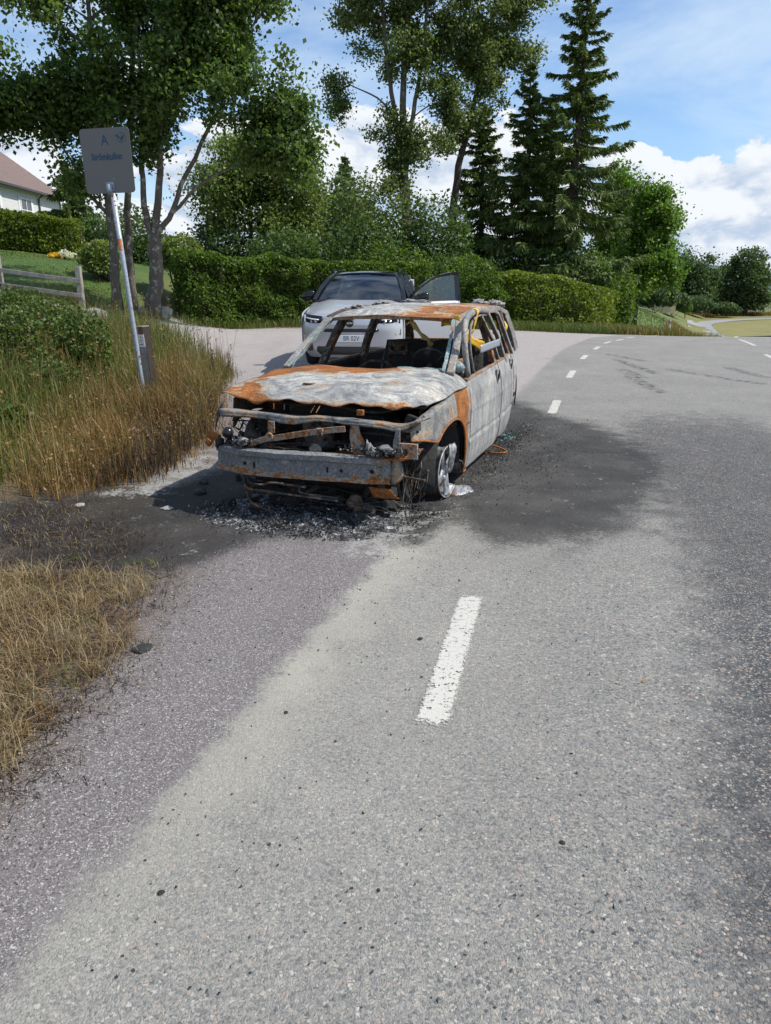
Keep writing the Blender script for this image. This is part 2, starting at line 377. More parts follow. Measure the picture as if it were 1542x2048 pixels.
    c = mix(nt, mth(nt, 'MULTIPLY', pw_, .78), c, mix(nt, nf, (.22, .215, .20, 1), (.50, .49, .46, 1)))
    h = add4(nt, mth(nt, 'MULTIPLY', edge, .10), mth(nt, 'MULTIPLY', rnd[1], .22), mth(nt, 'MULTIPLY', rnd3[1], .28), mth(nt, 'MULTIPLY', noi(nt, p, 260., 2, .6), .55))
    setc(nt, b, c, .82, h, .9, .011)
    b.inputs['Specular IOR Level'].default_value = .35
M_ASPH = mat('asphalt', asphalt_build)
def zone_obj(name, k, extra=None):
    fs = F[zone == k]
    used, inv = np.unique(fs, return_inverse=True)
    me = np_mesh(name, np.c_[xf, yf, zf][used], inv.reshape(-1, 4))
    for nm, arr in (('sd', sdr), ('soot', soot), ('pale', pale), ('track', track), ('dusty', dusty), ('paved', paved), ('dfade', (1 - sstep(5.0, 6.2, yf)) * sstep(.6, 3.0, yf)), ('side', sstep(10, 12, yf))):
        a = me.attributes.new(nm, 'FLOAT', 'POINT'); a.data.foreach_set('value', np.clip(arr[used], -20, 20).astype(np.float32))
    a = me.attributes.new('gcol', 'FLOAT_COLOR', 'POINT'); a.data.foreach_set('color', np.c_[gcol[used], np.ones(len(used))].astype(np.float32).ravel())
    o = link_mesh(name, me, M_ASPH, None, True); tag(o, kind='structure'); return o
ground_o = zone_obj('ground', 0); road_o = zone_obj('road', 1); should_o = zone_obj('road_shoulder', 2); side_o = zone_obj('side_road', 3)
tag(ground_o, 'grassy ground rising to a garden on the left', 'ground')
tag(road_o, 'grey chip sealed main road with soot and pale dust', 'road')
tag(should_o, 'older darker purplish asphalt shoulder beside the grass', 'shoulder')
tag(side_o, 'pinkish gravelly side road behind the burnt car', 'side road')
# ---- road beyond the crest
def strip(path, w, dz, n=60):
    c = catmull(path, n); t = np.gradient(c, axis=0); t /= np.linalg.norm(t, axis=1)[:, None]; nn = np.c_[t[:, 1], -t[:, 0]]
    rows = []
    for k in (-1, -.5, 0, .5, 1):
        p = c + nn * w / 2 * k; rows.append(np.c_[p, gz(p[:, 0], p[:, 1]) + dz])
    return np.array(rows).transpose(1, 0, 2), c, nn
def hit_far(px, py):
    for Y in np.arange(110, 320, .5):
        p = at_y(px, py, Y)
        if p[2] <= gz1(p[0], p[1]): return p[:2]
    return at_y(px, py, 150)[:2]
FARPATH = [(13.6, 28.0), (19, 38), (28, 60), (42, 95), (52, 120)] + [hit_far(*q) for q in ((1400, 657), (1404, 648), (1450, 642), (1510, 639), (1580, 638), (1700, 637))]
M_FARROAD = mat('far_asphalt', lambda nt, b: setc(nt, b, mix(nt, noi(nt, geopos(nt), .8, 5), (.20, .20, .205, 1), (.27, .27, .27, 1))), rough=.85)
P_, fc_, fn_ = strip(FARPATH, 5.6, .12, 110)
fr = Geo().grid(P_).obj('far_road', M_FARROAD, None, True); tag(fr, 'narrow grey road winding through fields beyond the crest', 'road', kind='structure')
def paint_build(nt, b):
    p = geopos(nt); w = noi(nt, p, 38., 5, .62); w2 = noi(nt, p, 150., 2, .6)
    setc(nt, b, mix(nt, w2, (.40, .385, .34, 1), (.53, .515, .47, 1)), .7, w2, .4, .004)
    hole = step(nt, mth(nt, 'ADD', w, mth(nt, 'MULTIPLY', mth(nt, 'SUBTRACT', w2, .5), .7)), .42, .33)
    uv = attr(nt, 'edge'); ragged = step(nt, mth(nt, 'ADD', uv, mth(nt, 'ADD', mth(nt, 'MULTIPLY', mth(nt, 'SUBTRACT', w, .5), .06), mth(nt, 'MULTIPLY', mth(nt, 'SUBTRACT', w2, .5), .07))), .018, .0)
    al = mth(nt, 'SUBTRACT', 1.0, mth(nt, 'MAXIMUM', hole, ragged))
    nt.links.new(al, b.inputs['Alpha'])
M_PAINT = mat('road_paint', paint_build)
def marking(c, d, L, w, name='road_marking', nseg=8):
    d = np.array(d, float) / np.linalg.norm(d); n = np.array([d[1], -d[0]]); c = np.array(c, float)
    us = np.linspace(-L / 2, L / 2, nseg * 2 + 1); vs_ = np.linspace(-w / 2, w / 2, 7)
    pts, ed = [], []
    for u in us:
        for v in vs_:
            q = c + d * u + n * v; pts.append((q[0], q[1])); ed.append(min(L / 2 - abs(u), w / 2 - abs(v)))
    pts = np.array(pts); V = np.c_[pts, gz(pts[:, 0], pts[:, 1]) + .005]
    m = len(vs_); Fq = [(i * m + j, i * m + j + 1, (i + 1) * m + j + 1, (i + 1) * m + j) for i in range(len(us) - 1) for j in range(m - 1)]
    me = np_mesh(name, V, Fq); a = me.attributes.new('edge', 'FLOAT', 'POINT'); a.data.foreach_set('value', np.array(ed, np.float32))
    return tag(link_mesh(name, me, M_PAINT, road_o), kind='structure')
DASH = [((.32, 3.07), 1.28), ((2.34, 10.18), 1.15), ((3.41, 13.69), 1.2), ((4.52, 17.07), 1.2), ((5.61, 20.0), 1.2), ((6.58, 22.36), 1.1), ((7.32, 23.6), .9), ((8.1, 25.0), .9), ((9.2, 26.2), .9), ((10.4, 27.0), .9)]
for i, (c, L) in enumerate(DASH):
    a = DASH[max(i - 1, 0)][0]; b_ = DASH[min(i + 1, len(DASH) - 1)][0]
    marking(c, (np.subtract(b_, a) if i else (.235, 1)), L, .135)
marking((10.95, 22.9), (1.25, 4.0), 3.4, .13); marking((9.0, 17.4), (1.25, 4.0), 2.4, .13); marking((12.25, 26.4), (1.5, 3), 1.6, .13)
for s in (56, 62, 68, 74):
    for k in (-1,):
        c = fc_[s] + fn_[s] * 2.2 * k; t = fc_[s + 1] - fc_[s]
        o = marking(c, t, 2.6, .22); o.location.z += .05
M_TYRE = mat('tyre_mark', None, (.03, .03, .032), .7)
def tyre_build(nt, b):
    p = geopos(nt); n = noi(nt, p, 9., 5, .65); e = attr(nt, 'edge')
    nt.links.new(mth(nt, 'MULTIPLY', step(nt, n, .42, .66), mth(nt, 'MULTIPLY', step(nt, e, .0, .10), .6)), b.inputs['Alpha'])
M_TYRE = mat('tyre_mark_rubber', tyre_build, (.035, .035, .038), .75)
for (a, b_) in (((1225, 722), (1320, 752)), ((1240, 742), (1290, 760)), ((1250, 752), (1330, 790)), ((1330, 740), (1540, 770)), ((1450, 735), (1542, 757)), ((1215, 712), (1300, 728))):
    A_, B_ = gpx(*a), gpx(*b_)
    o = marking((A_ + B_) / 2, B_ - A_, np.linalg.norm(B_ - A_), .34, 'tyre_mark'); o.data.materials[0] = M_TYRE; o.location.z = -.001

# ------------------------------------------------------------------ vegetation
def leaf_mat(name, stops, trans=.42, rough=.5):
    m = bpy.data.materials.new(name); m.use_nodes = True; nt = m.node_tree; b = nt.nodes['Principled BSDF']; out = nt.nodes['Material Output']
    g = nd(nt, 'NewGeometry'); r = g.outputs['Random Per Island']
    big = noi(nt, g.outputs['Position'], .55, 2, .5)
    c = ramp(nt, mth(nt, 'ADD', mth(nt, 'MULTIPLY', r, .65), mth(nt, 'MULTIPLY', mth(nt, 'SUBTRACT', big, .25), .6), clamp=True), stops)
    setc(nt, b, c, rough); b.inputs['Specular IOR Level'].default_value = .35
    t = nd(nt, 'BsdfTranslucent', {0: mix(nt, 1.0, c, (1.5, 1.5, .8, 1), 'MULTIPLY')})
    mx = nd(nt, 'MixShader', {0: trans, 1: b.outputs[0], 2: t.outputs[0]}); nt.links.new(mx.outputs[0], out.inputs[0])
    return m
M_MAPLE = leaf_mat('maple_leaf', [(0, (0.033, 0.064, 0.018)), (.45, (0.073, 0.131, 0.031)), (.8, (0.142, 0.213, 0.049)), (1, (0.242, 0.305, 0.077))])
M_WILLOW = leaf_mat('willow_leaf', [(0, (0.068, 0.101, 0.027)), (.5, (0.145, 0.204, 0.054)), (1, (0.271, 0.330, 0.106))])
M_POPLAR = leaf_mat('poplar_leaf', [(0, (0.044, 0.078, 0.022)), (.5, (0.105, 0.152, 0.045)), (.85, (0.202, 0.250, 0.094)), (1, (0.343, 0.369, 0.190))])
M_DARKLEAF = leaf_mat('dark_leaf', [(0, (0.029, 0.058, 0.020)), (.5, (0.068, 0.124, 0.037)), (1, (0.154, 0.219, 0.064))])
M_ASH = leaf_mat('ash_leaf', [(0, (0.046, 0.101, 0.016)), (.5, (0.101, 0.194, 0.028)), (1, (0.202, 0.295, 0.046))])
M_OAK = leaf_mat('oak_leaf', [(0, (0.034, 0.070, 0.031)), (.5, (0.065, 0.112, 0.046)), (1, (0.116, 0.163, 0.070))])
M_HEDGE = leaf_mat('hedge_leaf', [(0, (0.025, 0.056, 0.009)), (.45, (0.068, 0.127, 0.017)), (.8, (0.136, 0.209, 0.031)), (1, (0.232, 0.295, 0.050))])
M_GOLDHEDGE = leaf_mat('golden_hedge_leaf', [(0, (0.046, 0.081, 0.012)), (.5, (0.124, 0.178, 0.022)), (1, (0.248, 0.295, 0.040))])
M_NEEDLE = leaf_mat('spruce_needle', [(0, (0.034, 0.061, 0.018)), (.5, (0.091, 0.142, 0.032)), (.85, (0.173, 0.227, 0.053)), (1, (0.274, 0.301, 0.082))], .18, .6)
M_GRASS_G = leaf_mat('green_grass', [(0, (.040, .072, .012)), (.5, (.085, .125, .022)), (.85, (.17, .17, .045)), (1, (.30, .25, .10))], .3)
M_GRASS_S = leaf_mat('straw_grass', [(0, (.085, .058, .018)), (.45, (.19, .135, .045)), (.8, (.30, .225, .085)), (1, (.42, .34, .16))], .3)
M_DRY = leaf_mat('withered_grass', [(0, (0.111, 0.075, 0.037)), (.45, (0.240, 0.176, 0.090)), (.8, (0.377, 0.293, 0.156)), (1, (0.546, 0.455, 0.263))], .2)
M_GRASS_B = leaf_mat('scorched_grass', [(0, (0.060, 0.033, 0.016)), (.4, (0.168, 0.089, 0.031)), (.75, (0.297, 0.176, 0.062)), (1, (0.446, 0.305, 0.125))], .25)
M_GRASS_K = leaf_mat('charred_stalk', [(0, (.012, .009, .007)), (.6, (.045, .028, .018)), (1, (.10, .065, .04))], .1)
M_WEED = leaf_mat('weed_leaf', [(0, (.030, .052, .012)), (.5, (.072, .115, .022)), (.85, (.12, .165, .035)), (1, (.17, .12, .05))], .3)
def bark_build(c0, c1, lichen):
    def f(nt, b):
        p = geopos(nt); q = vmath(nt, 'MULTIPLY', p, (1, 1, .35))
        n = noi(nt, q, 14., 6, .75); n2 = noi(nt, p, 5., 5, .7)
        c = mix(nt, n, (*c0, 1), (*c1, 1)); c = mix(nt, step(nt, n2, .52, .66), c, (*lichen, 1))
        setc(nt, b, c, .9, n, .9, .04)
    return f
M_BARK = mat('maple_bark', bark_build((.030, .025, .020), (.20, .17, .135), (.36, .35, .29)))
M_BARKD = mat('dark_bark', bark_build((.030, .022, .016), (.10, .078, .058), (.12, .105, .08)))
M_BARKP = mat('pale_bark', bark_build((.06, .05, .04), (.20, .17, .135), (.26, .24, .20)))
def leaf_quads(C, size, rng, upb=.5, asp=.72, fold=.16):
    n = len(C); N = rng.normal(size=(n, 3)); N[:, 2] += upb; N /= np.linalg.norm(N, axis=1)[:, None]
    a = np.cross(N, rng.normal(size=(n, 3))); a /= np.linalg.norm(a, axis=1)[:, None] + 1e-9
    b = np.cross(N, a); s = (size * (.55 + .9 * rng.random(n)))[:, None]
    V = np.stack([C - a * s * .5, C + b * s * asp * .5 + N * s * fold, C + a * s * .5, C - b * s * asp * .5 + N * s * fold], 1).reshape(-1, 3)
    return V, np.arange(4 * n).reshape(-1, 4)
def E(px, py, Y, rx, ry, rd=None):
    k = Y / FPX * 1.02
    return at_y(px, py, Y), np.array([rx * k, (rd if rd else rx) * k, ry * k])
def PT(Y, *pts): return [at_y(px, py, Y if len(p) == 2 else p[2]) for p in pts for px, py in [p[:2]]]
def make_tree(name, label, group, trunks, ells, nclump, nleaf, lsize, mleaf, mbark, seed, clump_r=.55, brad=.014, gap=.0, zmin=None, cat='tree', flat=.7, upb=.5):
    rng = np.random.default_rng(seed)
    base = np.array(trunks[0][0][0]); base[2] = gz1(base[0], base[1]) - .05
    root = empty(name, base); tag(root, label, cat, group)
    g = Geo(); nodes = []; par = []; load = []
    for pts, r0, r1 in trunks:
        P = catmull(np.array(pts), max(10, 3 * len(pts))); P[:, :2] += rng.normal(size=(len(P), 2)) * .02
        if trunks[0][0] is pts: P[0, 2] = base[2] - .1
        m = len(P); rad = [r0 + (r1 - r0) * (i / (m - 1)) ** .8 for i in range(m)]
        if trunks[0][0] is pts: rad[0] *= 1.35
        g.tube((P - base).tolist(), rad, 8)
        nodes += [p for p in P[2:]]; par += [-1] * (m - 2)
    vol = np.array([np.prod(r) for c, r in ells]) ** .75; pick = rng.choice(len(ells), nclump * 4, p=vol / vol.sum())
    C = []
    for k in pick:
        c, r = ells[k]; d = rng.normal(size=3); d /= np.linalg.norm(d); p = c + d * r * (rng.random() ** .42)
        if zmin is not None and p[2] < zmin: continue
        if mnoise.noise(Vector(p * .42) + Vector((seed, 0, 0))) < gap - .28: continue
        C.append(p)
        if len(C) >= nclump: break
    C = np.array(C); nodes = [np.array(n) for n in nodes]; n0 = len(nodes)
    tr = np.array(nodes); order = np.argsort([np.min(np.linalg.norm(tr - c, axis=1)) for c in C])
    paths = []
    for k in order:
        c = C[k]; A = np.array(nodes); d = np.linalg.norm(A - c, axis=1); hd = np.hypot(*(A[:, :2] - c[:2]).T)
        cost = d + 1.3 * np.maximum(0, A[:, 2] - c[2] + .30 * hd) + np.where(np.arange(len(A)) < n0, 0, .35)
        i = int(np.argmin(cost)); a = A[i]; L = d[i]
        mid = (a + c) / 2 + np.array([0, 0, .10 * L]) + rng.normal(size=3) * .06 * L
        pp = catmull(np.array([a, mid, c]), 5); ids = [i]
        for q in pp[1:]: nodes.append(q); par.append(ids[-1]); ids.append(len(nodes) - 1)
        paths.append((pp, ids))
    load = np.zeros(len(nodes))
    for pp, ids in paths: load[ids[-1]] += 1
    for i in range(len(nodes) - 1, n0 - 1, -1):
        if par[i] >= 0: load[par[i]] += load[i]
    for pp, ids in paths:
        rad = [brad * math.sqrt(max(load[j], .35)) for j in ids]; rad[0] = min(rad[0], rad[1] * 1.4)
        g.tube((pp - base).tolist(), rad, 4, cap=False)
    g.obj('trunk', mbark, root, True)
    # leaves: clumps at the ends and along the outer half of the twigs
    LC = []
    for pp, ids in paths:
        n = int(nleaf * (.55 + .9 * rng.random()))
        cr = clump_r * (.7 + .6 * rng.random())
        LC.append(pp[-1] + rng.normal(size=(n, 3)) * np.array([cr, cr, cr * flat]) * .55)
        n2 = n // 3; t = rng.random((n2, 1)); LC.append(pp[2] * (1 - t) + pp[-1] * t + rng.normal(size=(n2, 3)) * cr * .35)
    LC = np.concatenate(LC)
    V, Fq = leaf_quads(LC - base, lsize, rng, upb)
    link_mesh('crown', np_mesh('crown', V, Fq), mleaf, root)
    return root
def shrub(name, label, group, ells, n, lsize, mleaf, seed, cat='shrub', stems=5, fill=.55):
    """dense bush: leaves through a shell of clumps, with stems inside"""
    rng = np.random.default_rng(seed); c0 = ells[0][0]
    base = np.array([c0[0], c0[1], gz1(c0[0], c0[1]) - .03]); root = empty(name, base); tag(root, label, cat, group)
    vol = np.array([np.prod(r) for c, r in ells]) ** .7; pick = rng.choice(len(ells), n, p=vol / vol.sum())
    d = rng.normal(size=(n, 3)); d /= np.linalg.norm(d, axis=1)[:, None]
    rad = fill + (1 - fill) * rng.random(n) ** .6
    ce = np.array([e[0] for e in ells])[pick]; re = np.array([e[1] for e in ells])[pick]
    lump = np.array([mnoise.noise(Vector(v) * 3.1 + Vector((seed * 1.7, k % 7, 0))) for v, k in zip(d, pick)])
    P = ce + d * re * (rad * (1 + .32 * lump))[:, None]
    P = P[P[:, 2] > gz(P[:, 0], P[:, 1])]
    V, Fq = leaf_quads(P - base, lsize, rng, .6); link_mesh('crown', np_mesh('crown', V, Fq), mleaf, root)
    g = Geo()
    for k in range(stems):
        t = ells[k % len(ells)]; tip = t[0] + rng.normal(size=3) * t[1] * .35
        b0 = np.array([base[0] + rng.normal() * .15 * t[1][0], base[1] + rng.normal() * .1, base[2]])
        g.tube((catmull(np.array([b0, (b0 + tip) / 2 + rng.normal(size=3) * .1, tip]), 6) - base).tolist(), [.05, .045, .035, .03, .02, .012], 5)
    g.obj('trunk', M_BARKD, root, True)
    return root
def hedge(name, label, path, width, height, n, lsize, mleaf, seed, rough=.16):
    """clipped hedge along a ground path; heights may change from end to end"""
    rng = np.random.default_rng(seed); path = np.array(path, float); hs = np.asarray(height, float) * np.ones(len(path))
    Q = catmull(np.c_[path, hs], 40); root_p = np.array([*Q[0, :2], gz1(*Q[0, :2])]); root = empty(name, root_p); tag(root, label, 'hedge')
    t = np.gradient(Q[:, :2], axis=0); t /= np.linalg.norm(t, axis=1)[:, None]; nrm = np.c_[t[:, 1], -t[:, 0]]
    gzq = gz(Q[:, 0], Q[:, 1])
    u = rng.random(n) * 39; i = np.minimum(u.astype(int), 38); fr_ = (u - i)[:, None]
    c = Q[i] * (1 - fr_) + Q[i + 1] * fr_; nn = nrm[i]; z0 = gzq[i] * (1 - fr_[:, 0]) + gzq[i + 1] * fr_[:, 0]
    s = rng.random(n); h = c[:, 2]; w = width / 2
    # around the section: side, rounded top, side
    prm = 2 * h + width; q = s * prm
    side = np.where(q < h, -1.0, np.where(q > h + width, 1.0, 0.0))
    zz = np.where(q < h, q, np.where(q > h + width, prm - q, h)); xx = np.where(side != 0, side * w, q - h - w)
    rnd = np.array([mnoise.noise(Vector((a[0] * .9, a[1] * .9, b * 1.4 + e * 3 + seed))) + .5 * mnoise.noise(Vector((a[0] * 2.6, a[1] * 2.6, b * 3 + e))) for a, b, e in zip(c, zz, side)])
    dep = rng.random(n) ** 1.6 * .34
    zr = np.where(side == 0, 1, 0); edge = np.clip(1 - (h - zz) / .35, 0, 1) * np.where(side != 0, 1, 0)
    xx = xx * (1 - .14 * edge) - np.sign(xx) * np.where(side != 0, dep, 0) + np.where(side != 0, side * rnd * rough, 0)
    zz = zz - np.where(zr, dep + .10 * (np.abs(xx) / w) ** 2, 0) + zr * rnd * rough * .9
    P = np.c_[c[:, 0] + nn[:, 0] * xx, c[:, 1] + nn[:, 1] * xx, z0 + np.maximum(zz, .02)]
    ends = rng.random((n // 14, 3)); ei = np.where(ends[:, 0] < .5, 0, 39); xe = (ends[:, 1] * 2 - 1) * w
    sgn = np.where(ei == 0, -1, 1); Pe = np.c_[Q[ei, 0] + nrm[ei, 0] * xe + t[ei, 0] * sgn * .1, Q[ei, 1] + nrm[ei, 1] * xe + t[ei, 1] * sgn * .1, gzq[ei] + ends[:, 2] * Q[ei, 2]]
    P = np.concatenate([P, Pe + rng.normal(size=Pe.shape) * .08])
    V, Fq = leaf_quads(P - root_p, lsize, rng, .5); link_mesh('foliage', np_mesh('foliage', V, Fq), mleaf, root)
    g = Geo(); k = 40
    for j in range(0, 40):
        for _ in range(3):
            o = rng.normal(size=2) * .12; b0 = np.array([*(Q[j, :2] + nrm[j] * o[0]), gzq[j] - .05]); tp = b0 + np.array([rng.normal() * .25, rng.normal() * .25, Q[j, 2] * .9])
            g.tube([(b0 - root_p).tolist(), ((b0 + tp) / 2 + rng.normal(size=3) * .05 - root_p).tolist(), (tp - root_p).tolist()], [.03, .022, .008], 4)
    ins = np.array([[(*(Q[j, :2] + nrm[j] * s_ * (w - .48)), gzq[j] + zt * (Q[j, 2] - .48)) for s_, zt in ((-1, .0), (-1, .9), (-.6, 1), (.6, 1), (1, .9), (1, 0))] for j in range(40)]) - root_p
    g.grid(ins); g.obj('stems', M_BARKD, root)  # inner shell added inside the leaves to block light, joined with the stems
    return root
def spruce(name, label, apex, base_xy, halfw, seed, z_low=.4, dens=1.0, group='spruces'):
    rng = np.random.default_rng(seed); bz = gz1(*base_xy); base = np.array([*base_xy, bz]); H = apex[2] - bz
    root = empty(name, base); tag(root, label, 'tree', group)
    g = Geo(); top = np.array(apex) - base
    tr = lambda z: np.array([top[0] * z / H, top[1] * z / H, z])
    g.tube([tr(H * k / 8).tolist() for k in range(9)], [max(.02, .021 * H * (1 - k / 8.2) ** .9) for k in range(9)], 8)
    LC, LD, LS = [], [], []
    z = z_low
    while z < H - .25:
        f = (H - z) / H
        L0 = halfw * min(1.0, (f * 1.45) ** .82) * (.86 if z < H * .12 else 1)
        nb = 6 if f > .12 else 4
        ph = rng.random() * 6.28
        for k in range(nb):
            if rng.random() < .10: continue
            a = ph + 6.283 * k / nb + rng.normal() * .22; L = max(.22, L0 * (.50 + .68 * rng.random()))
            dr = -.10 - .32 * f; up = .16
            d = np.array([math.cos(a), math.sin(a), 0]); s = np.linspace(0, 1, 6)
            zj = min(max(z + rng.normal() * .22 * (.4 + f), .2), H - .2)
            P = tr(zj) + d * L * s[:, None] + np.array([0, 0, 1]) * (L * (dr * s + (up - dr * .35) * s ** 3 * (.9 if f > .15 else 2.2)))[:, None]
            g.tube(P.tolist(), [.035 * f + .012] + [.022 * f + .008] * 2 + [.014 * f + .006] * 2 + [.004], 4, cap=False)
            m = int((50 + 80 * L) * dens); t = rng.random(m) ** .75; i = np.minimum((t * 5).astype(int), 4); fr_ = (t * 5 - i)[:, None]
            c = P[i] * (1 - fr_) + P[i + 1] * fr_
            sd_ = np.array([-d[1], d[0], 0]); w = (rng.random(m) * 2 - 1) * (.10 + .30 * (1 - t) * min(1, L)) * L * .55
            hang = -rng.random(m) ** 1.2 * (.18 + .46 * f)
            dd = sd_ * np.sign(w)[:, None] * (.55 + .4 * rng.random((m, 1))) + d * (.45 + .3 * rng.random((m, 1))) + np.array([0, 0, 1]) * (hang * 3.2)[:, None]
            dd /= np.linalg.norm(dd, axis=1)[:, None]
            LC.append(c + sd_ * w[:, None] * .8 + np.array([0, 0, 1]) * hang[:, None] * .55); LD.append(dd); LS.append(.16 + .26 * rng.random(m) * (.5 + f))
        z += (.30 + .26 * f) * (H / 15) ** .5
    LC, LD, LS = np.concatenate(LC), np.concatenate(LD), np.concatenate(LS)[:, None]
    N = rng.normal(size=LC.shape); b = np.cross(LD, N); b /= np.linalg.norm(b, axis=1)[:, None]
    w = .040 + .045 * rng.random((len(LC), 1))
    V = np.stack([LC - LD * LS * .5 - b * w * .5, LC - LD * LS * .5 + b * w * .5, LC + LD * LS * .5 + b * w * .25, LC + LD * LS * .5 - b * w * .25], 1).reshape(-1, 3)
    g.obj('trunk', M_BARKD, root, True)
    link_mesh('crown', np_mesh('crown', V, np.arange(len(V)).reshape(-1, 4)), M_NEEDLE, root)
    return root

# ---- maples on the left, about 24 m away
YM = 24.0
GM = 'maples growing on the bank beside the side road'
make_tree('maple_tree', 'maple with a slim lichen grey trunk, the one beside the wooden fence', GM,
    [(PT(YM, (233, 612), (228, 520), (219, 430), (205, 300), (185, 120), (170, -80)), .165, .05), (PT(YM, (219, 430), (180, 390), (140, 320), (90, 240)), .07, .025)],
    [E(90, 120, YM, 150, 130), E(180, 20, YM, 130, 160), E(70, 225, YM, 120, 50), E(160, 330, YM, 50, 50), E(-60, 160, YM, 100, 100), E(200, 240, YM, 80, 80)], 190, 140, .128, M_MAPLE, M_BARK, 11, .52, gap=.20)
make_tree('maple_tree', 'maple with a straight brown trunk standing between two other maple trunks', GM,
    [(PT(YM + 1.5, (263, 600), (258, 500), (256, 400), (262, 220), (270, 20), (275, -160)), .15, .05)],
    [E(270, 60, YM + 1.5, 130, 120), E(240, 200, YM + 1.5, 90, 90), E(290, -120, YM + 1.5, 150, 110)], 115, 130, .128, M_MAPLE, M_BARK, 12, .52, gap=.20)
make_tree('maple_tree', 'maple forking low into several leaning limbs at the end of the hedge', GM,
    [(PT(YM, (302, 612), (312, 560), (311, 510), (305, 470)), .235, .19), (PT(YM, (305, 475), (290, 420), (284, 330), (282, 200), (272, 40)), .12, .04),
     (PT(YM, (306, 475), (318, 390), (320, 260), (322, 100), (332, -90)), .135, .04), (PT(YM, (308, 478), (340, 430), (372, 350), (425, 245), (478, 130), (510, 40)), .10, .03), (PT(YM, (340, 430), (400, 370), (470, 330), (560, 280)), .06, .02)],
    [E(400, 130, YM, 120, 130), E(480, 190, YM, 110, 110), E(545, 260, YM, 70, 85), E(360, 270, YM, 80, 70), E(420, -60, YM, 130, 110), E(310, 150, YM, 90, 120), E(585, 320, YM, 38, 40), E(500, 70, YM, 55, 60)], 260, 145, .128, M_MAPLE, M_BARK, 13, .52, gap=.18)
make_tree('willow_tree', 'olive green round crowned tree with two trunks behind the hedge', None,
    [(PT(37, (502, 530), (502, 470), (495, 400), (480, 330)), .16, .05), (PT(37, (541, 530), (541, 470), (550, 400), (565, 330)), .16, .05)],
    [E(520, 390, 37, 110, 80), E(430, 400, 37, 55, 60), E(590, 430, 37, 60, 60), E(480, 330, 37, 70, 50), E(570, 350, 37, 55, 60)], 170, 170, .14, M_WILLOW, M_BARKD, 21, .75)
# ---- tall poplars behind the grey car
GP = 'tall poplars behind the hedge'
make_tree('poplar_tree', 'tall poplar with pale upright stems rising behind the grey car', GP,
    [(PT(40, (812, 560), (812, 430), (808, 330), (806, 200), (812, 80), (820, -60)), .32, .09), (PT(40, (806, 330), (790, 230), (775, 120), (765, 0), (760, -100)), .16, .05), (PT(40, (810, 300), (835, 180), (850, 60), (860, -60)), .14, .05), (PT(40, (800, 250), (760, 200), (700, 170)), .07, .025)],
    [E(800, 40, 40, 100, 110), E(745, 0, 40, 70, 60), E(725, 150, 40, 42, 40), E(692, 200, 40, 36, 55), E(664, 185, 40, 22, 30), E(735, 225, 40, 60, 50), E(745, 110, 40, 50, 50), E(770, 260, 40, 50, 40), E(860, 90, 40, 55, 80), E(880, 210, 40, 40, 55), E(840, 300, 40, 60, 40), E(830, -130, 40, 120, 100), E(795, 345, 40, 45, 35)], 220, 160, .145, M_POPLAR, M_BARKP, 31, .62, gap=.12)
make_tree('poplar_tree', 'poplar with a dark leaning trunk beside the spruces', GP,
    [(PT(42, (900, 480), (915, 350), (935, 260), (960, 160), (985, 40), (995, -80)), .24, .06)],
    [E(960, 70, 42, 90, 90), E(1040, 50, 42, 62, 75), E(930, 200, 42, 50, 70), E(985, 150, 42, 60, 60), E(985, -80, 42, 100, 90), E(905, 260, 42, 28, 40)], 180, 160, .145, M_POPLAR, M_BARKD, 32, .62, gap=.08)
# ---- spruces
GS = 'spruces behind the hedge'
spruce('spruce_tree', 'tallest spruce with a narrow pointed top at the right of the group', at_y(1182, -70, 40), at_y(1128, 600, 40)[:2], 3.7, 41, group=GS)
spruce('spruce_tree', 'shorter spruce in front of the leaning poplar crown', at_y(1062, 118, 41), at_y(1050, 600, 41)[:2], 2.9, 42, group=GS)
spruce('spruce_tree', 'dark spruce standing close to the leaning poplar trunk', at_y(968, 190, 43.5), at_y(960, 600, 43.5)[:2], 2.7, 43, group=GS)
spruce('spruce_tree', 'slender spruce squeezed between two larger spruces', at_y(1105, 190, 44), at_y(1095, 600, 44)[:2], 2.6, 44, group=GS)
spruce('spruce_tree', 'small dark spruce beside the white house', at_y(135, 318, 40), at_y(140, 500, 40)[:2], 1.6, 45, group='garden conifers')
spruce('spruce_tree', 'small pointed dark conifer between olive tree and poplar', at_y(690, 305, 52), at_y(690, 560, 52)[:2], 2.2, 46, group='background conifers')
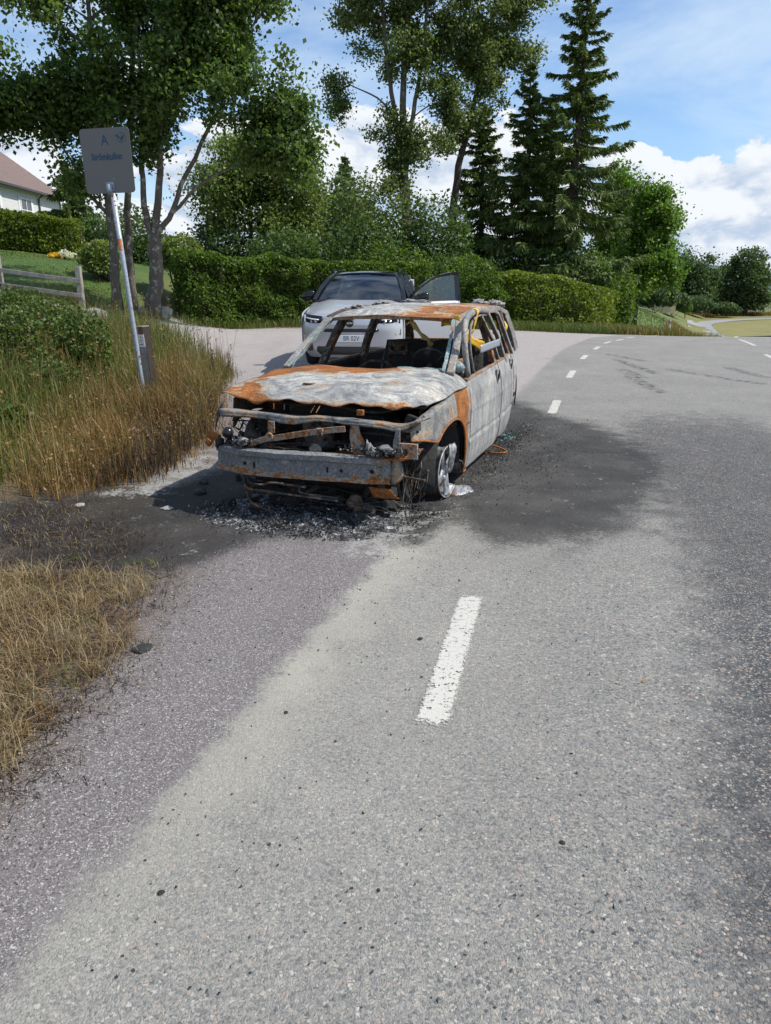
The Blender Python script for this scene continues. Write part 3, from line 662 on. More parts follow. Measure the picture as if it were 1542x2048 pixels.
# ---- bushes filling the back
GB = 'bushes behind the hedge'
for i, (lab, px, py, Y, rx, ry, m, ls) in enumerate((
    ('pale green leafy tall bush below the pale poplar stems', 765, 425, 38, 85, 75, M_POPLAR, .16), ('mid green bush directly behind the grey car roof', 720, 500, 36, 90, 65, M_DARKLEAF, .15),
    ('dense blue green bush beside the spruce trunks', 880, 470, 37, 62, 75, M_DARKLEAF, .15), ('dark bush under the olive round crowned tree', 640, 480, 42, 75, 95, M_DARKLEAF, .17),
    ('dark clipped looking bush in the garden behind the long hedge', 440, 490, 36, 65, 45, M_DARKLEAF, .14), ('dark green bush below the small pointed conifer', 690, 420, 48, 60, 70, M_DARKLEAF, .18),
    ('shadowy bush at the foot of the spruces', 1010, 560, 40, 110, 65, M_DARKLEAF, .16), ('ivy green bush at the foot of the tallest spruce', 1140, 560, 39, 90, 70, M_DARKLEAF, .16),
    ('loose leafy bush at the end of the right hedge', 1220, 590, 37, 48, 62, M_HEDGE, .14), ('rounded bush between the willow trunks and hedge', 570, 500, 34, 70, 40, M_DARKLEAF, .14),
    ('bush with low twigs left of the shadowy spruce foot', 800, 540, 35, 90, 50, M_HEDGE, .14), ('bush filling the gap behind the open car door', 890, 560, 35, 60, 50, M_DARKLEAF, .14))):
    k = Y / FPX
    shrub('leafy_bush', lab, GB, [E(px, py, Y, rx, ry), E(px - rx * .5, py + ry * .35, Y, rx * .6, ry * .7), E(px + rx * .5, py + ry * .3, Y, rx * .6, ry * .7), E(px, py + ry * .8, Y, rx * .9, ry * .6)], 5200, ls, m, 60 + i, fill=.35)
shrub('garden_bush', 'olive leaved rounded bush behind the forked maple', None, [E(358, 500, 29, 42, 28), E(335, 510, 29, 28, 24), E(385, 508, 29, 22, 20)], 4500, .10, M_WILLOW, 81)
shrub('garden_bush', 'dark tall bush seen between the maple trunks', None, [E(262, 462, 36, 60, 48), E(235, 505, 36, 50, 40), E(295, 505, 36, 50, 40)], 6000, .13, M_DARKLEAF, 84, fill=.3)
shrub('garden_bush', 'dark bush behind the left maple trunk', None, [E(195, 470, 37, 40, 40), E(190, 505, 37, 45, 35)], 4000, .13, M_DARKLEAF, 85, fill=.3)
shrub('garden_bush', 'light green loose bush near the flower bed', None, [E(205, 505, 29, 34, 22), E(180, 515, 29, 26, 18), E(205, 530, 29, 36, 20)], 3600, .11, M_WILLOW, 82)
shrub('topiary_bush', 'round clipped bush standing above the hedges behind the car door', None, [E(942, 548, 30, 48, 34), E(925, 585, 30, 45, 34), E(965, 590, 30, 45, 34)], 7500, .10, M_HEDGE, 83, fill=.75)
make_tree('ash_tree', 'bright green young ash tree on the verge by the green field', None,
    [(PT(47, (1268, 645), (1276, 590), (1285, 500), (1298, 400)), .16, .04), (PT(47, (1276, 590), (1300, 500), (1330, 430)), .06, .02)],
    [E(1300, 430, 47, 42, 60), E(1330, 450, 47, 26, 50), E(1285, 510, 47, 50, 60), E(1330, 530, 47, 34, 45), E(1270, 560, 47, 40, 40)], 120, 120, .19, M_ASH, M_BARKD, 51, .6)
make_tree('ash_tree', 'taller light green ash tree peeking out behind the spruce', None,
    [(PT(50, (1235, 640), (1238, 520), (1244, 380)), .15, .04)],
    [E(1245, 390, 50, 34, 50), E(1235, 450, 50, 45, 60), E(1225, 530, 50, 50, 60)], 90, 120, .2, M_ASH, M_BARKD, 52, .7)
# ---- far trees past the green field
GO = 'broad trees by the distant farm'
for i, (lab, px, py, Y, ells) in enumerate((
    ('dark broad oak standing left of the distant road', 1385, 615, 235, [(1385, 555, 44, 48), (1360, 575, 30, 35), (1410, 575, 26, 32)]),
    ('greyish broad oak by the distant road bend', 1490, 620, 240, [(1490, 552, 45, 45), (1460, 580, 28, 35), (1522, 575, 24, 38), (1490, 600, 40, 22)]),
    ('far oak half hidden behind the dark broad oak', 1432, 610, 265, [(1425, 590, 30, 26), (1450, 600, 18, 20)]))):
    make_tree('oak_tree', lab, GO, [(PT(Y, (px, py + 8), (px, py - 30), (px, py - 60)), .8, .3)], [E(a, b, Y, c, d) for a, b, c, d in ells], 150, 90, .70, M_OAK, M_BARKD, 90 + i, 2.2, brad=.05)
for i, (lab, px, py, Y, rx, ry) in enumerate((('dark bush row by the distant yellow house', 1350, 600, 170, 26, 16), ('roundish bush at the foot of the dark oak', 1395, 606, 220, 30, 14), ('low bush at the foot of the greyish oak', 1450, 616, 228, 26, 11), ('dark bush beyond the verge under the young ash', 1312, 585, 150, 40, 26), ('yellow green small bush on the far lawn edge', 1372, 613, 190, 10, 8))):
    shrub('field_bush', lab, 'distant bushes', [E(px, py, Y, rx, ry), E(px - rx * .6, py + ry * .4, Y, rx * .6, ry * .6), E(px + rx * .6, py + ry * .4, Y, rx * .6, ry * .6)], 2600, .60, M_OAK if i != 4 else M_ASH, 120 + i)
# a far wooded ridge closing the horizon
hx = np.linspace(-900, 1500, 90); hz = 16 + 9 * np.sin(hx * .006) + 6 * np.sin(hx * .017 + 1)
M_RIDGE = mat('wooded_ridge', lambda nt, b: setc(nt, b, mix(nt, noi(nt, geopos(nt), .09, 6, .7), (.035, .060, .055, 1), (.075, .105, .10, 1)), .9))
R_ = np.array([[(x, 900 + 80 * math.sin(x * .004) + dy, zz) for dy, zz in ((-160, -12), (-90, h * .55), (0, h + 1.6 * math.sin(x * .8)), (120, h * .4))] for x, h in zip(hx, hz)])
tag(Geo().grid(R_).obj('hills', M_RIDGE, None, True), 'bluish wooded ridge on the far horizon', 'hills', kind='structure')
# ---- hedges
hedge('clipped_hedge', 'long dark green clipped hedge beside the side road', [(-7.2, 27.6), (-5, 29.3), (-2.2, 30.3), (1.5, 31)], 1.5, [2.35, 2.3, 2.25, 2.3], 46000, .10, M_HEDGE, 201, .36)
hedge('clipped_hedge', 'sunlit yellow green hedge curving away to the right of the round bush', [(3.4, 30.6), (5.6, 31.0), (8.4, 33.0), (10.6, 37)], 1.5, [1.9, 1.95, 1.8, 1.7], 34000, .10, M_GOLDHEDGE, 202, .34)
hedge('garden_hedge', 'golden green hedge in front of the white house', [(-21, 33.5), (-17, 34), (-13.6, 34.6)], 1.4, [1.7, 1.65, 1.5], 24000, .10, M_GOLDHEDGE, 203)

# ------------------------------------------------------------------ grass and weeds
def sample_poly(poly, n, rng, near=1.0):
    poly = np.asarray(poly, float); lo, hi = poly.min(0), poly.max(0); out = []
    tot = 0
    while tot < n:
        P = lo + (hi - lo) * rng.random((n * 2, 2)); P = P[sd_poly(P[:, 0], P[:, 1], poly) > 0]
        d = np.hypot(P[:, 0], P[:, 1]); w = (d.min() / d) ** near; P = P[rng.random(len(P)) < w]
        out.append(P); tot += len(P)
    return np.concatenate(out)[:n]
def blades(name, label, cat, XY, h, w, m, seed, lean=.35, hvar=.5, clump=0, curl=.5):
    rng = np.random.default_rng(seed); n = len(XY)
    if clump: XY = XY + rng.normal(size=XY.shape) * clump
    B = np.c_[XY, gz(XY[:, 0], XY[:, 1]) - .01]
    hh = (h * (1 - hvar + 2 * hvar * rng.random(n)))[:, None] if np.isscalar(h) else (h * (1 - hvar + 2 * hvar * rng.random(n)))[:, None]
    a = rng.random(n) * 6.283; d = np.c_[np.cos(a), np.sin(a), np.zeros(n)]; ln = (np.abs(rng.normal(size=n)) * lean)[:, None]
    s = np.c_[-d[:, 1], d[:, 0], np.zeros(n)]; tw = rng.random(n)[:, None] * .8 - .4; s = s * (1 - np.abs(tw)) + d * tw
    up = np.array([0, 0, 1.]); ww = (w * (.6 + .8 * rng.random(n)))[:, None]
    p1 = B + (up + d * ln * .5) * hh * .55; p2 = B + up * hh * (1 - curl * ln ** 2 * .5) + d * ln * hh * (1 + curl * .6)
    V = np.stack([B - s * ww * .5, B + s * ww * .5, p1 - s * ww * .45, p1 + s * ww * .45, p2 - s * ww * .12, p2 + s * ww * .12], 1).reshape(-1, 3)
    i = np.arange(n)[:, None] * 6; Fq = np.concatenate([i + np.array([0, 1, 3, 2]), i + np.array([2, 3, 5, 4])])
    o = link_mesh(name, np_mesh(name, V, Fq), m); tag(o, label, cat, kind='stuff'); return o
def seedheads(name, label, XY, h, m, seed, size=.035):
    rng = np.random.default_rng(seed); n = len(XY); B = np.c_[XY, gz(XY[:, 0], XY[:, 1])]
    top = B + np.c_[rng.normal(size=(n, 2)) * .10, h * (.7 + .6 * rng.random(n))]
    Vs, Fs = [], []
    wv = np.array([.0016, 0, 0]); k = 0
    V = np.stack([B - wv, B + wv, top + wv, top - wv], 1).reshape(-1, 3); Fq = np.arange(4 * n).reshape(-1, 4)
    rep = 7; C = np.repeat(top, rep, 0) + np.c_[rng.normal(size=(n * rep, 2)) * .010, -rng.random(n * rep) * .10]
    V2, F2 = leaf_quads(C, size, rng, 0.2, .35)
    o = link_mesh(name, np_mesh(name, np.concatenate([V, V2]), np.concatenate([Fq, F2 + len(V)])), m); tag(o, label, 'grass', kind='stuff'); return o
rg = np.random.default_rng(5)
BANK = [(-2.75, 6.4), (-2.55, 8.5), (-2.45, 11), (-2.7, 13.6), (-4.3, 17), (-6.3, 21.3), (-8.5, 23.2), (-10, 25), (-17, 24.5), (-17, 10), (-10, 5.2), (-5, 5.2), (-3.3, 5.5)]
SCORCH = pxpoly((40, 995), (60, 930), (120, 860), (200, 800), (290, 770), (360, 745), (455, 750), (440, 800), (428, 880), (340, 935), (210, 975), (120, 1000))
DRY = pxpoly((-160, 1005), (0, 1010), (180, 1010), (300, 1090), (330, 1140), (300, 1220), (250, 1310), (100, 1480), (0, 1590), (-160, 1760))
DRY2 = pxpoly((-200, 1130), (120, 1150), (290, 1150), (270, 1280), (100, 1450), (0, 1540), (-200, 1700))
VERGE = [(-7.2, 26.2), (-4, 28.3), (0, 28.8), (4, 28.2), (6.6, 27.3), (8.4, 27.0), (9, 28), (10, 31), (8, 31.2), (5.5, 29.8), (1, 30), (-3, 29.4), (-6.8, 27.6)]
VERGE2 = [(8.2, 27.0), (10.2, 27.8), (13, 29.4), (15.8, 35), (14.5, 39), (11, 37), (8.5, 31)]
def patchy(P, sc=.8, k=.45): return np.array([1 + k * (mnoise.noise(Vector((a * sc, b * sc, 0))) + .6 * mnoise.noise(Vector((a * sc * 2.7, b * sc * 2.7, 4)))) for a, b in P])
P = sample_poly(BANK, 30000, rg, 1.2)
hB = (.28 + .36 * sstep(2.7, 5.5, -P[:, 0])) * patchy(P) * (1 - .5 * sstep(17, 21, P[:, 1]))
blades('bank_grass', 'tall green grass covering the roadside bank', 'grass', P, hB, .012, M_GRASS_G, 301, .38)
P = sample_poly(BANK, 15000, rg, 1.2)
blades('bank_straw', 'tall yellowed grass stalks mixed through the bank', 'grass', P, .36 * patchy(P) + .3 * sstep(2.7, 5.5, -P[:, 0]) * (1 - sstep(15, 20, P[:, 1])), .008, M_GRASS_S, 302, .3)
seedheads('grass_seedheads', 'feathery straw coloured grass seed heads above the bank', sample_poly(BANK, 1500, rg, 1.0), .85, M_GRASS_S, 303)
P = sample_poly(SCORCH, 11000, rg, .6) + rg.normal(size=(11000, 2)) * .14
blades('scorched_grass', 'orange brown heat scorched grass beside the burnt car', 'grass', P, .30 * patchy(P, 1.5, .9) * (.35 + .65 * sstep(.0, .7, sd_poly(P[:, 0], P[:, 1], SCORCH))), .009, M_GRASS_B, 304, .34)
C_ = leaf_quads(np.c_[P[:9000], gz(P[:9000, 0], P[:9000, 1]) + .06 + .32 * rg.random(9000)], .026, rg, .2, .5)
tag(link_mesh('scorched_leaves', np_mesh('scorched_leaves', *C_), M_GRASS_B), 'curled rusty brown leaves on the scorched stalks', 'leaves', kind='stuff')
P = sample_poly(pxpoly((330, 960), (420, 870), (435, 800), (400, 790), (280, 900), (180, 985)), 1900, rg, .3)
blades('charred_stalks', 'thin blackened stalks along the edge of the soot', 'stalks', P, .30, .006, M_GRASS_K, 305, .7, curl=.9)
P = sample_poly(SCORCH, 5000, rg, .6)
blades('scorched_straw', 'pale straw standing among the scorched brown grass', 'grass', P, .36 * patchy(P, 1.5, .9), .006, M_GRASS_S, 306, .35)
def thin(P, sc=2.2, lo=-.12): return P[np.array([mnoise.noise(Vector((a * sc, b * sc, 2))) + .5 * mnoise.noise(Vector((a * sc * 3, b * sc * 3, 7))) for a, b in P]) > lo]
def fade(P): return P[rg.random(len(P)) < sstep(-.1, .55, sd_poly(P[:, 0], P[:, 1], DRY2) + .3 * np.array([mnoise.noise(Vector((a * 4, b * 4, 1))) for a, b in P]))]
blades('dry_grass', 'flattened dry yellow grass at the edge of the shoulder', 'grass', fade(thin(sample_poly(DRY2, 15000, rg, .9) + rg.normal(size=(15000, 2)) * .08)), .055, .0036, M_DRY, 307, 1.2, .7)
T_ = sample_poly(DRY2, 46, rg, .4); T_ = np.repeat(T_, 60, 0) + rg.normal(size=(2760, 2)) * .035
P = thin(sample_poly(DRY2, 5000, rg, .9), 2.6, -.05); blades('dry_brown_grass', 'brown dead grass lying between the dry tufts', 'grass', P, .05, .004, M_GRASS_B, 318, 1.4, .7)
blades('dry_tufts', 'upright tufts of dry straw coloured grass', 'grass', T_, .105, .0032, M_DRY, 308, .9, .6)
T_ = sample_poly(DRY, 14, rg, .4); T_ = np.repeat(T_, 30, 0) + rg.normal(size=(420, 2)) * .03
blades('green_tufts', 'small green grass tufts in the dry verge', 'grass', T_, .05, .004, M_GRASS_G, 309, .6, .5)
blades('sooty_litter', 'sooty brown dead grass litter beside the shoulder', 'grass', thin(sample_poly(DRY, 15000, rg, .8) + rg.normal(size=(15000, 2)) * .10, 3.0, -.2), .035, .004, M_GRASS_K, 310, 1.5, .7)
blades('sooty_straw', 'scattered dull straw on the blackened verge', 'grass', thin(sample_poly(DRY, 3500, rg, .6)), .04, .003, M_DRY, 311, 1.7, .7)
P = sample_poly(VERGE, 12000, rg, .2); blades('verge_grass', 'uncut green verge grass at the foot of the hedges', 'grass', P, .24, .018, M_GRASS_G, 312, .4)
P = sample_poly(VERGE2, 14000, rg, .6); blades('verge_straw', 'yellowed grass verge leading to the crest of the road', 'grass', P, .26, .02, M_GRASS_S, 313, .4)
P = sample_poly(VERGE2, 8000, rg, .6); blades('verge_green', 'green grass mixed in the verge by the crest', 'grass', P, .30, .02, M_GRASS_G, 314, .4)
P = sample_poly([(r_ * y_, y_) for r_, y_ in ((.37, 215), (.40, 226), (.46, 238), (.6, 240), (.6, 252), (.37, 248))], 7000, rg, .2); blades('far_verge', 'rough yellow grass along the outside of the far bend', 'grass', P, .8, .25, M_GRASS_S, 316, .4)

P = sample_poly([(r_ * y_, y_) for r_, y_ in ((.20, 37), (.385, 37), (.385, 140), (.2, 140))], 12000, rg, .8); blades('field_grass', 'green grass of the sloping field beyond the verge', 'grass', P, .16, .05, M_GRASS_G, 319, .5)
P = sample_poly([(r_ * y_, y_) for r_, y_ in ((.36, 42), (.40, 42), (.42, 90), (.42, 135), (.375, 135))], 7000, rg, .6); blades('bank_edge_grass', 'straw coloured rough grass along the lower edge of the green field', 'grass', P, .45, .07, M_GRASS_S, 320, .4)
P = sample_poly([(-17, 21.5), (-8.5, 22.5), (-8.2, 26), (-10, 30), (-13, 33), (-20, 33)], 16000, rg, .4); blades('lawn_grass', 'short mown garden lawn behind the fence', 'grass', P, .06, .02, M_GRASS_G, 317, .5)
# brambles and weeds on the bank
GW = 'leafy weeds on the bank'
for i, (lab, px, py, Y, rx, ry, ls, n) in enumerate((
    ('bramble bush with reddish twigs nearest the bus stop pole', 165, 690, 11.2, 55, 70, .055, 5200), ('low leafy bush at the far end of the bank', 90, 640, 13, 70, 45, .055, 4200),
    ('tall green weed clump among grass left of the bramble', 40, 690, 10.6, 50, 70, .055, 4200), ('weed clump with bright green leaves below the bramble', 95, 760, 9.6, 60, 45, .05, 3600),
    ('leafy weeds in front of the fence', 30, 610, 14.5, 60, 35, .06, 3000), ('small leafy weed on the grass left of the scorched patch', 15, 850, 7.6, 45, 50, .05, 1800))):
    shrub('bramble_bush', lab, GW, [E(px, py, Y, rx, ry), E(px - rx * .5, py + ry * .5, Y, rx * .7, ry * .6), E(px + rx * .5, py + ry * .5, Y, rx * .65, ry * .6)], n, ls, M_WEED, 140 + i, 'weeds', fill=.25)
def dock(x, y, h, seed, lab):
    rng = np.random.default_rng(seed); z = gz1(x, y); root = empty('dock_plant', (x, y, z)); tag(root, lab, 'plant', 'dark seeded weed stalks by the car')
    g = Geo(); tip = np.array([rng.normal() * .05, rng.normal() * .05, h]); g.tube([(0, 0, 0), (tip * .5 + rng.normal(size=3) * .01).tolist(), tip.tolist()], [.006, .005, .002], 5); g.obj('stem', M_GRASS_K, root)
    C = tip * (.45 + .55 * rng.random((160, 1))) + rng.normal(size=(160, 3)) * .018; link_mesh('seeds', np_mesh('seeds', *leaf_quads(C, .018, rng)), M_GRASS_K, root)['kind'] = 'stuff'
for i, (px, py, h) in enumerate(((427, 770, .55), (440, 775, .40), (463, 752, .38), (452, 765, .30))):
    q = gpx(px, py); dock(q[0], q[1], h, 150 + i, ('tallest dark dried weed stalk at the edge of the side road', 'dark dried weed stalk leaning beside the tallest one', 'dark weed stalk nearest the burnt hood, on the side road edge', 'shortest dark dried weed stalk of the little group')[i])

# ------------------------------------------------------------------ bus stop sign
def wood_build(c0, c1, along=(1, 1, .12)):
    def f(nt, b):
        p = objco(nt); q = vmath(nt, 'MULTIPLY', p, along); n = noi(nt, q, 45., 5, .7); n2 = noi(nt, p, 6., 4, .6)
        c = mix(nt, n, (*c0, 1), (*c1, 1)); c = mix(nt, 1.0, c, ramp(nt, n2, [(.3, .7), (.7, 1.15)]), 'MULTIPLY'); setc(nt, b, c, .85, n, .6, .006)
    return f
M_GREYWOOD = mat('weathered_wood', wood_build((.13, .12, .11), (.46, .42, .38)))
M_CHARWOOD = mat('charred_wood', wood_build((.010, .008, .007), (.06, .04, .03)))
def galv_build(nt, b):
    p = objco(nt); v = nd(nt, 'TexVoronoi', {'Vector': p, 'Scale': 60.}); n = noi(nt, p, 12., 4, .6)
    c = mix(nt, nd(nt, 'SeparateColor', {0: v.outputs['Color']}).outputs[0], (.25, .285, .33, 1), (.40, .44, .49, 1)); c = mix(nt, step(nt, n, .62, .72), c, (.22, .22, .22, 1)); setc(nt, b, c, .42); b.inputs['Metallic'].default_value = .25
M_GALV = mat('galvanised_steel', galv_build)
M_SIGN = mat('sign_aluminium', lambda nt, b: setc(nt, b, mix(nt, noi(nt, objco(nt), 3., 3), (.155, .148, .143, 1), (.185, .178, .17, 1)), .45))
M_SIGNBLUE = mat('sign_blue_print', None, (.016, .065, .125), .5)
M_STICK = mat('sticker_white', None, (.72, .70, .70), .5)
M_RED = mat('sticker_red', None, (.55, .04, .05), .5)
M_ORANGE = mat('sticker_orange', lambda nt, b: setc(nt, b, mix(nt, step(nt, noi(nt, objco(nt), 40., 4), .5, .58), (.62, .16, .03, 1), (.40, .38, .36, 1)), .6))
M_BLACK = mat('black_print', None, (.02, .02, .02), .6)
def text_obj(body, size, M4, m, parent, name='lettering', depth=.0006, xs=1.0):
    cu = bpy.data.curves.new('txt', 'FONT'); cu.body = body; cu.size = size; cu.align_x = 'CENTER'; cu.align_y = 'CENTER'; cu.extrude = depth; cu.resolution_u = 3; cu.offset = .0025 if size < .16 and xs > .79 and name == 'lettering' else 0
    t = bpy.data.objects.new('txt', cu); COL.objects.link(t); bpy.context.view_layer.update()
    dg = bpy.context.evaluated_depsgraph_get(); me = bpy.data.meshes.new_from_object(t.evaluated_get(dg)); bpy.data.objects.remove(t)
    me.transform(Matrix.Diagonal((xs, 1, 1, 1))); me.transform(M4); me.materials.clear()
    return link_mesh(name, me, m, parent)
pb = np.array([*gpx(293, 822), 0.0]); pb[2] = gz1(pb[0], pb[1])
ptop = at_y(221, 358, pb[1] - .05)
pdir = Vector(ptop - pb).normalized(); plen = (Vector(ptop) - Vector(pb)).length
stop = empty('bus_stop_sign', pb); tag(stop, 'leaning galvanised bus stop pole with a grey rounded sign plate', 'sign')
fwd = Vector((math.sin(math.radians(193)), math.cos(math.radians(193)), 0)); rgt = Vector((0, 0, 1)).cross(fwd).normalized()
rgt = (rgt - pdir * rgt.dot(pdir)).normalized(); nrm_ = rgt.cross(pdir).normalized()
MP = Matrix((rgt, pdir, nrm_)).transposed().to_4x4()                      # x right, y along the pole, z towards the road
Geo().tube([(pdir * t).to_tuple() for t in (-.15, .4, .8, plen * .6, plen)], .030, 20).obj('pole', M_GALV, stop, True)
def rrect(w, h, r, n=6):
    out = []
    for cx, cy, a0 in ((w / 2 - r, h / 2 - r, 0), (-w / 2 + r, h / 2 - r, 90), (-w / 2 + r, -h / 2 + r, 180), (w / 2 - r, -h / 2 + r, 270)):
        out += [(cx + r * math.cos(math.radians(a0 + 90 * k / n)), cy + r * math.sin(math.radians(a0 + 90 * k / n))) for k in range(n + 1)]
    return out
SW, SH = .665, .72
sc_ = plen + SH / 2 - .165
MS = MP @ Matrix.Rotation(math.radians(-2.2), 4, 'Z'); MS.translation = pdir * sc_ + nrm_ * .038 + rgt * .02
def loc_s(x, y, z=0.0): m = MS.copy(); m.translation = MS @ Vector((x, y, z)); return m
plate = Geo().prism(rrect(SW, SH, .045), .004, MS).obj('sign_plate', M_SIGN, stop)
text_obj('A', .165, loc_s(-.005, .225, .0052), M_SIGNBLUE, plate, xs=.85)
text_obj('Str\u00f6mkullen', .107, loc_s(.0, .045, .0052), M_SIGNBLUE, plate, xs=.80)
g = Geo()
ring = [(math.cos(2 * math.pi * k / 28), math.sin(2 * math.pi * k / 28)) for k in range(28)]
Mlg = loc_s(.225, .245, .0048)
V_ = [Mlg @ Vector((c * r, s_ * r, 0)) for c, s_ in ring for r in (.058, .052)]
g.add(V_, [(2 * k, (2 * k + 2) % 56, (2 * k + 3) % 56, 2 * k + 1) for k in range(28)])
for poly in ([(-.085, .028), (-.055, .034), (-.012, -.004), (.035, .03), (.05, .045), (.028, -.002), (.004, -.038), (-.022, -.012)], [(-.012, -.030), (-.003, -.026), (-.022, -.052), (-.03, -.046)], [(.0, .0), (.006, .0), (.006, .05), (.0, .05)]):
    n0 = len(g.v); g.add([Mlg @ Vector((x, y, .0004)) for x, y in poly], [tuple(range(len(poly)))])
g.obj('emblem', M_SIGNBLUE, plate)
br = Geo(); 
br.prism(rrect(.11, .10, .012), .006, loc_s(0, -SH / 2 + .075, .004)); bo = br.obj('bracket', M_GALV, stop)
Geo().tube([(MS @ Vector((0, -SH / 2 - .03, .02))).to_tuple(), (MS @ Vector((0, -SH / 2 + .10, .02))).to_tuple()], .034, 16).obj('clamp_sleeve', M_GALV, stop, True)
for sx_ in (-1, 1): Geo().lathe([(.010, 0), (.010, .008), (.0, .010)], 8, loc_s(sx_ * .046, -SH / 2 + .06, .010)).obj('bolt', M_GALV, stop)
Geo().lathe([(.006, 0), (.004, .003), (.0, .004)], 8, loc_s(.06, -SH / 2 + .16, .004)).obj('rivet', M_STICK, stop)
def wrap(t0, t1, a0, a1, r, m, name, nu=2, nv=10):
    P = np.array([[(pdir * (t0 + (t1 - t0) * i / nu) + (rgt * math.sin(a) + nrm_ * math.cos(a)) * r).to_tuple() for a in np.linspace(a0, a1, nv)] for i in range(nu + 1)])
    return Geo().grid(P).obj(name, m, stop, True)
wt = plen - .36
st_ = wrap(wt, wt + .30, -.5, 1.7, .0306, M_STICK, 'white_sticker')
arc = []
for k in range(25):
    t = math.radians(75 + 205 * k / 24); arc.append([( (pdir * (wt + .19 + rr2 * math.sin(t)) + (rgt * math.sin(.75 + rr2 * math.cos(t) / .031) + nrm_ * math.cos(.75 + rr2 * math.cos(t) / .031)) * .0309)).to_tuple() for rr2 in (.034, .040)])
Geo().grid(np.array(arc)).obj('red_circle_print', M_RED, st_)
for dz_ in (.05, .10): 
    w_ = wrap(wt + dz_, wt + dz_ + .012, .55, 1.25, .0309, M_BLACK, 'print_line'); w_.parent = st_
wrap(plen - .83, plen - .69, -.9, 1.2, .0306, M_ORANGE, 'torn_orange_sticker')
# ------------------------------------------------------------------ trail marker post
q = gpx(309, 815); z0 = gz1(*q); mp = empty('trail_marker_post', (q[0], q[1], z0), math.radians(-24)); tag(mp, 'weathered square wooden post with a small white marker plate and charred side', 'post')
mp.rotation_euler = (math.radians(2), math.radians(-2.5), math.radians(-24))
PH = 1.08; hw = .062
prof = np.array([[(-hw, -hw, z), (hw + .004 * math.sin(z * 9), -hw, z), (hw, hw, z), (-hw, hw, z)] for z in np.linspace(-.1, PH, 12)])
gp = Geo().grid(prof, close_u=True); n_ = len(gp.v); gp.f.append((n_ - 4, n_ - 3, n_ - 2, n_ - 1)); gp.obj('wooden_post', M_GREYWOOD, mp, bevel=.004)
Geo().box((hw + .0035, 0, PH / 2 - .02), (.005, 2 * hw - .006, PH + .02)).obj('charred_face', M_CHARWOOD, mp)
Geo().box((.012, -hw - .002, PH - .06), (.075, .004, .105)).obj('rust_band', mat('brown_paint', None, (.16, .06, .025), .7), mp)
pl_ = Geo().box((0, -hw - .005, PH - .19), (.115, .005, .165)).obj('marker_plate', M_STICK, mp, bevel=.002)
gc = Geo(); yy_ = -hw - .0085
gc.box((0, yy_, PH - .165), (.008, .001, .07)); gc.box((0, yy_, PH - .165), (.07, .001, .008)); gc.box((.008, yy_, PH - .235), (.045, .001, .009))
gc.add([(-.028, yy_, PH - .235), (-.012, yy_, PH - .226), (-.012, yy_, PH - .244)], [(0, 1, 2)])
for sx_ in (-1, 1):
    for sz_ in (-1, 1): gc.box((sx_ * .022, yy_, PH - .165 + sz_ * .022), (.010, .001, .004), Matrix.Rotation(sx_ * sz_ * .8, 3, 'Y'))
gc.obj('cross_symbol', M_BLACK, pl_)

# ------------------------------------------------------------------ garden: fence, stones, flowers, house
YF = 22.0
def fpt(px, py): return at_y(px, py, YF)
fl, fr2 = fpt(4, 586), fpt(163, 598); fl2 = fpt(-170, 575)
fo = empty('wooden_fence', (fl[0], fl[1], fl[2])); tag(fo, 'grey weathered two rail wooden fence below the garden lawn', 'fence'); fo0 = np.array(fl)
for p, hgt in ((fl2, 1.1), (fl, 1.08), (fr2, 1.02)):
    pz = gz1(p[0], p[1]); Geo().box(Vector(((p - fo0)[0], (p - fo0)[1], pz - fo0[2] + hgt / 2)), (.15, .15, hgt + .4)).obj('post', M_GREYWOOD, fo, bevel=.01)
for a, b_ in ((fl2, fl), (fl, fr2)):
    for dz, in ((.86,), (.46,)):
        A_ = Vector(a - fo0); B_ = Vector(b_ - fo0); A_.z = gz1(a[0], a[1]) - fo0[2] + dz; B_.z = gz1(b_[0], b_[1]) - fo0[2] + dz - .03
        d = B_ - A_; R = d.to_track_quat('X', 'Z').to_matrix(); Geo().box((A_ + B_) / 2 + Vector((0, -.085, 0)), (d.length + .12, .04, .12), R).obj('rail', M_GREYWOOD, fo, bevel=.006)
stk = at_y(402, 520, 29); Geo().tube([(stk[0], stk[1], gz1(stk[0], stk[1]) - .1), (stk[0] - .02, stk[1], gz1(stk[0], stk[1]) + .95)], .025, 6).obj('garden_stake', M_GREYWOOD); tag(bpy.data.objects['garden_stake'], 'thin wooden stake in the garden beside the olive bush', 'stake')
M_STONE = mat('fieldstone', lambda nt, b: setc(nt, b, mix(nt, noi(nt, objco(nt), 5., 6, .65), (.14, .13, .12, 1), (.42, .40, .37, 1)), .9, noi(nt, objco(nt), 14., 5, .7), .6, .03))
def stone(name, c, r, seed, lab, group=None, m=None, cat='stone'):
    bm = bmesh.new(); bmesh.ops.create_icosphere(bm, subdivisions=2, radius=1)
    for v in bm.verts:
        k = 1 + .30 * mnoise.noise(v.co * 1.5 + Vector((seed, seed * 2, 0))) + .1 * mnoise.noise(v.co * 4 + Vector((seed, 0, 0)))
        v.co = Vector((v.co.x * r[0], v.co.y * r[1], v.co.z * r[2])) * k
    me = bpy.data.meshes.new(name); bm.to_mesh(me); bm.free(); o = link_mesh(name, me, m or M_STONE); o.location = c; o.rotation_euler = (0, 0, seed); return tag(o, lab, cat, group)
